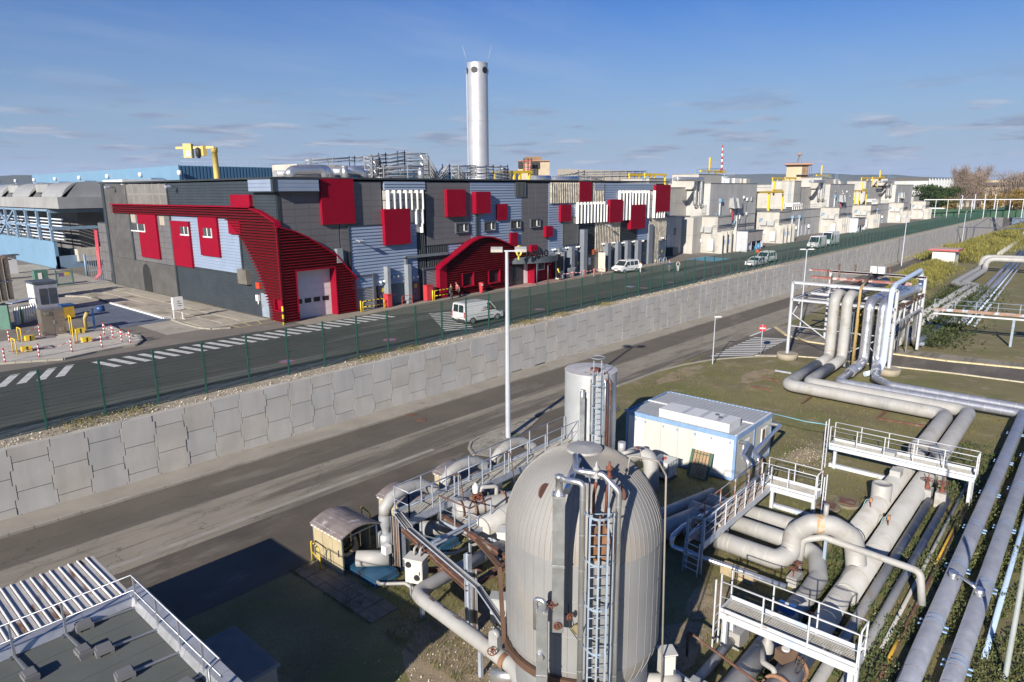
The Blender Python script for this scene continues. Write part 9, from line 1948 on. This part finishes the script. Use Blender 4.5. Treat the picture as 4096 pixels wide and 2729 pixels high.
def weedspots(n, x0, x1, y0, y1, h, s, dens=.5, sc=.6):
    o = []
    while len(o) < n:
        x = x0+(x1-x0)*rv.random()**1.5; y = rv.uniform(y0,y1); d = noise.noise(V((x*sc,y*sc,3.0)))+noise.noise(V((x*2.3,y*2.3,1)))*.6
        if d < dens-.5 or (y > 24.2 and x < 46): continue
        o.append((x, y, lowz(x)+rv.random()**1.7*h*(.5+d), s*rv.uniform(.5,1.5)))
    return o
scatter('weeds', weedspots(26000, 12, 48, .0, 2.6, .42, .075, .35), leafmat('weed_green', (.085,.10,.035)))
scatter('weeds', weedspots(26000, 12, 50, 3.2, 7.5, .38, .075, .4), leafmat('weed_dark', (.06,.085,.03)))
scatter('weed_flowers', weedspots(6000, 12, 40, .0, 6.5, .5, .045, .55), leafmat('weed_pale', (.22,.215,.13)))
scatter('grass_tufts', weedspots(42000, 13, 62, 3.0, 29, .05, .07, .38, .35), leafmat('tuft_brown', (.20,.17,.08)), blade=True)
scatter('grass_tufts', weedspots(30000, 13, 60, 2.5, 28, .05, .08, .5, .3), leafmat('tuft_green', (.12,.14,.04)), blade=True)
scatter('ivy', [(x, 14+rv.gauss(0,1.7)+(x-80)*.04, lowz(x)+abs(rv.gauss(.4,.35)), .28*rv.uniform(.6,1.4)) for x in [rv.uniform(80,135) for _ in range(12000)]], leafmat('ivy_dark', (.045,.06,.022)))
st = []
for i in range(5000):
    x = rv.uniform(4,110); st.append((x, 38.72+abs(rv.gauss(0,.9))*.8, .012, .07*rv.uniform(.5,1.6)))
scatter('verge_stones', st, mat('stone_pale', (.50,.45,.37), .9))
scatter('verge_weeds', [(x, rv.uniform(38.8,40.6), .02+rv.random()*.22, .06) for x in [rv.choice((10.5,13,29,33,47,52,60))+rv.gauss(0,.8) for _ in range(5200)]], leafmat('weed_yellow', (.22,.19,.07)))
bm1 = leafmat('bush_yellow', (.22,.20,.05), .4); bm2 = leafmat('bush_olive', (.115,.115,.035), .4)
def thicket(name, x0, x1, yf, w, h, n, s):
    a = []; c = []
    for _ in range(n):
        x = rv.uniform(x0, x1); yc = yf(x); y = yc+rv.gauss(0, w*.42); hh = h*(.6+.5*noise.noise(V((x*.12,y*.2,5)))+.25*noise.noise(V((x*.5,y*.5,2))))*max(.15, 1-((y-yc)/w)**2*.8)
        (a if noise.noise(V((x*.3,y*.3,9)))+rv.uniform(-.4,.4) > -.08 else c).append((x, y, lowz(x)+hh*rv.random()**.55, s*rv.uniform(.5,1.5)))
    scatter(name, a, bm1, blade=True); scatter(name, c, bm2, blade=True)
thicket('shrub_thicket', 98, 178, lambda x: 24.5+(x-98)*.045, 4.0, 2.7, 60000, .30)
thicket('shrub_thicket', 188, 420, lambda x: 29.5-(x-188)*.02, 7.0, 4.6, 80000, .52)
thicket('shrub_clump', 84, 97, lambda x: 21.5, 2.6, 3.0, 12000, .30)
bark = mat('bark', (.15,.12,.09), .9); twig = mat('twig_brown', (.21,.16,.125), .9, 0, var=.3, scale=.2); lg = leafmat('pine_green', (.035,.06,.018)); lo2 = leafmat('autumn_orange', (.22,.15,.04))
def tree(P, h, w, m, label, n=2600, s=.5, shape='ball', cat='tree'):
    t = thing('tree', P, label, cat, 'trees at the far right'); r = random.Random(int(P.x)); part(t, 'trunk', MB().tube([P, P+V((.2,.1,h*.45)), P+V((0,0,h*.85))], [w*.05+.12,w*.04+.08,.05], 7), bark); sp_ = []; lb = MB()
    for i in range(26):
        a = r.uniform(0,6.28); z0_ = h*(.15+.7*r.random()); up_ = .9 if shape == 'poplar' else .35; q = P+V((math.cos(a)*w*.5*r.uniform(.5,1), math.sin(a)*w*.5*r.uniform(.5,1), min(h, z0_+h*.25*up_*1.6))); lb.tube([P+V((0,0,z0_)), q], [.10,.03], 5)
        for j in range(n//26):
            k_ = r.random(); c = (P+V((0,0,z0_))).lerp(q, .3+.8*k_); sp_.append((c.x+r.gauss(0,w*.09), c.y+r.gauss(0,w*.09), c.z+r.gauss(0,h*.05), s*r.uniform(.4,1.5)))
    part(t, 'limbs', lb, bark); scatter('crown', sp_, m, parent=t, blade=shape == 'poplar' or m is twig)
def tr_at(q, qt, dist, w, m, label, **k):
    P = far('z4', q, 545, dist); P.z = 0; top = far('z4', q, qt, dist).z; tree(P, top, w, m, label, **k)
for i, (x, yt, w_) in enumerate(((1772,284,8),(1812,330,7),(1850,322,8),(1895,345,8),(1940,345,8),(1978,275,9))): tr_at(x, yt, 400+i*4, w_, twig, 'tall bare brown poplar, number %s from the left of the poplar row' % ('one','two','three','four','five','six')[i], shape='poplar', n=5200, s=.55)
tr_at(1610, 425, 395, 22, lg, 'round dark green pine in front of the grey shed', n=9000, s=.7); tr_at(1672, 515, 390, 11, lo2, 'yellow-orange bush beside the round pine', n=1800, s=.6, cat='bush')
tr_at(2055, 368, 430, 24, twig, 'bare spreading tree right of the poplars', n=2200, s=.7); tr_at(2215, 375, 425, 20, twig, 'bare spreading tree in front of the tan building', n=2400, s=.7); tr_at(2285, 330, 420, 17, twig, 'taller bare tree near the right edge', shape='poplar', n=3000, s=.9); tr_at(2325, 455, 400, 14, lo2, 'orange autumn tree at the right edge', n=2600, s=.6); tr_at(2065, 490, 400, 12, lo2, 'low orange autumn tree below the bare spreading tree', n=1500, s=.6)
fh = thing('far_pipe_bridge', far('z4', 1900, 560, 330), 'pale overhead pipe line crossing far behind the trees on posts', 'pipe bridge')
a = far('z4', 1500, 535, 330); c = far('z4', 2354, 533, 335); part(fh, 'pipe_run', MB().beam(a, c, .30), dpipe)
for i in range(9): p = a.lerp(c, i/8); part(fh, 'post', MB().beam((p.x,p.y,0), p, .22), dpipe)
hg = far('z4', 1545, 640, 345); hc = far('z4', 2354, 590, 345); solo('far_hedge_fence', MB().prism([(hg.x,hg.y,0),(hc.x,hc.y,0),(hc.x,hc.y,3.2),(hg.x,hg.y,3.2)], (.5,.5,0)), mat('hedge_green', (.03,.075,.045), .9, var=.3, scale=.3), 'dark green screened fence across the far yard', 'fence')
P = atz('z4', 1590, 668); t = thing('container', P, 'white container on the far yard beyond the last block', 'container'); part(t, 'body', MB().obox(P+V((0,3,1.7)), 1.5,6.5,1.6, 0), cabw)
for i, (x, yt) in enumerate(((1815,500),(1925,490),(2010,488),(2098,490))): P = far('z4', x, 600, 345); P.z = 0; slimlamp(P.x, P.y, 0, far('z4', x, yt, 345).z, 'far street lamp, number %s from the left in front of the poplars' % ('one','two','three','four')[i], arm=3.5, az=.3, r=.3)
dirt = mat('sandy_dirt', (.30,.235,.15), .95, 0, var=.22, scale=1.2, bump=1.0, bscale=12, fine=.4, stain=[((.13,.125,.05), .55, .9), ((.45,.42,.36), .66, 5)])
def patch(cx, cy, rx, ry, dz):
    lowsheet('dirt_patch', [(cx+rx*(1+.28*noise.noise(V((math.cos(a)*2.1,math.sin(a)*2.1,cx))))*math.cos(a), cy+ry*(1+.28*noise.noise(V((math.cos(a)*2.1,math.sin(a)*2.1,cy))))*math.sin(a)) for a in [i*math.pi/24 for i in range(48)]], dirt, dz)
patch(14.6, 14.2, 2.6, 2.9, .008); patch(19.2, 9.6, 1.9, .9, .008); patch(22.8, 9.9, 1.5, .7, .0075); patch(40.6, 12.3, 1.5, .8, .007); patch(53.5, 27.2, 4.2, .9, .007); patch(57.5, 21.8, 3.0, 1.0, .007); patch(34.8, 12.6, 1.2, .9, .007)
scatter('stones', [(x, y, lowz(x)+.01, .05*rv.uniform(.4,1.4)) for x, y in [(rv.gauss(14.8,1.8), rv.gauss(13.6,1.9)) for _ in range(1500)]+[(rv.gauss(41,1.2), rv.gauss(12.2,.7)) for _ in range(500)]], MT['stone_pale'])
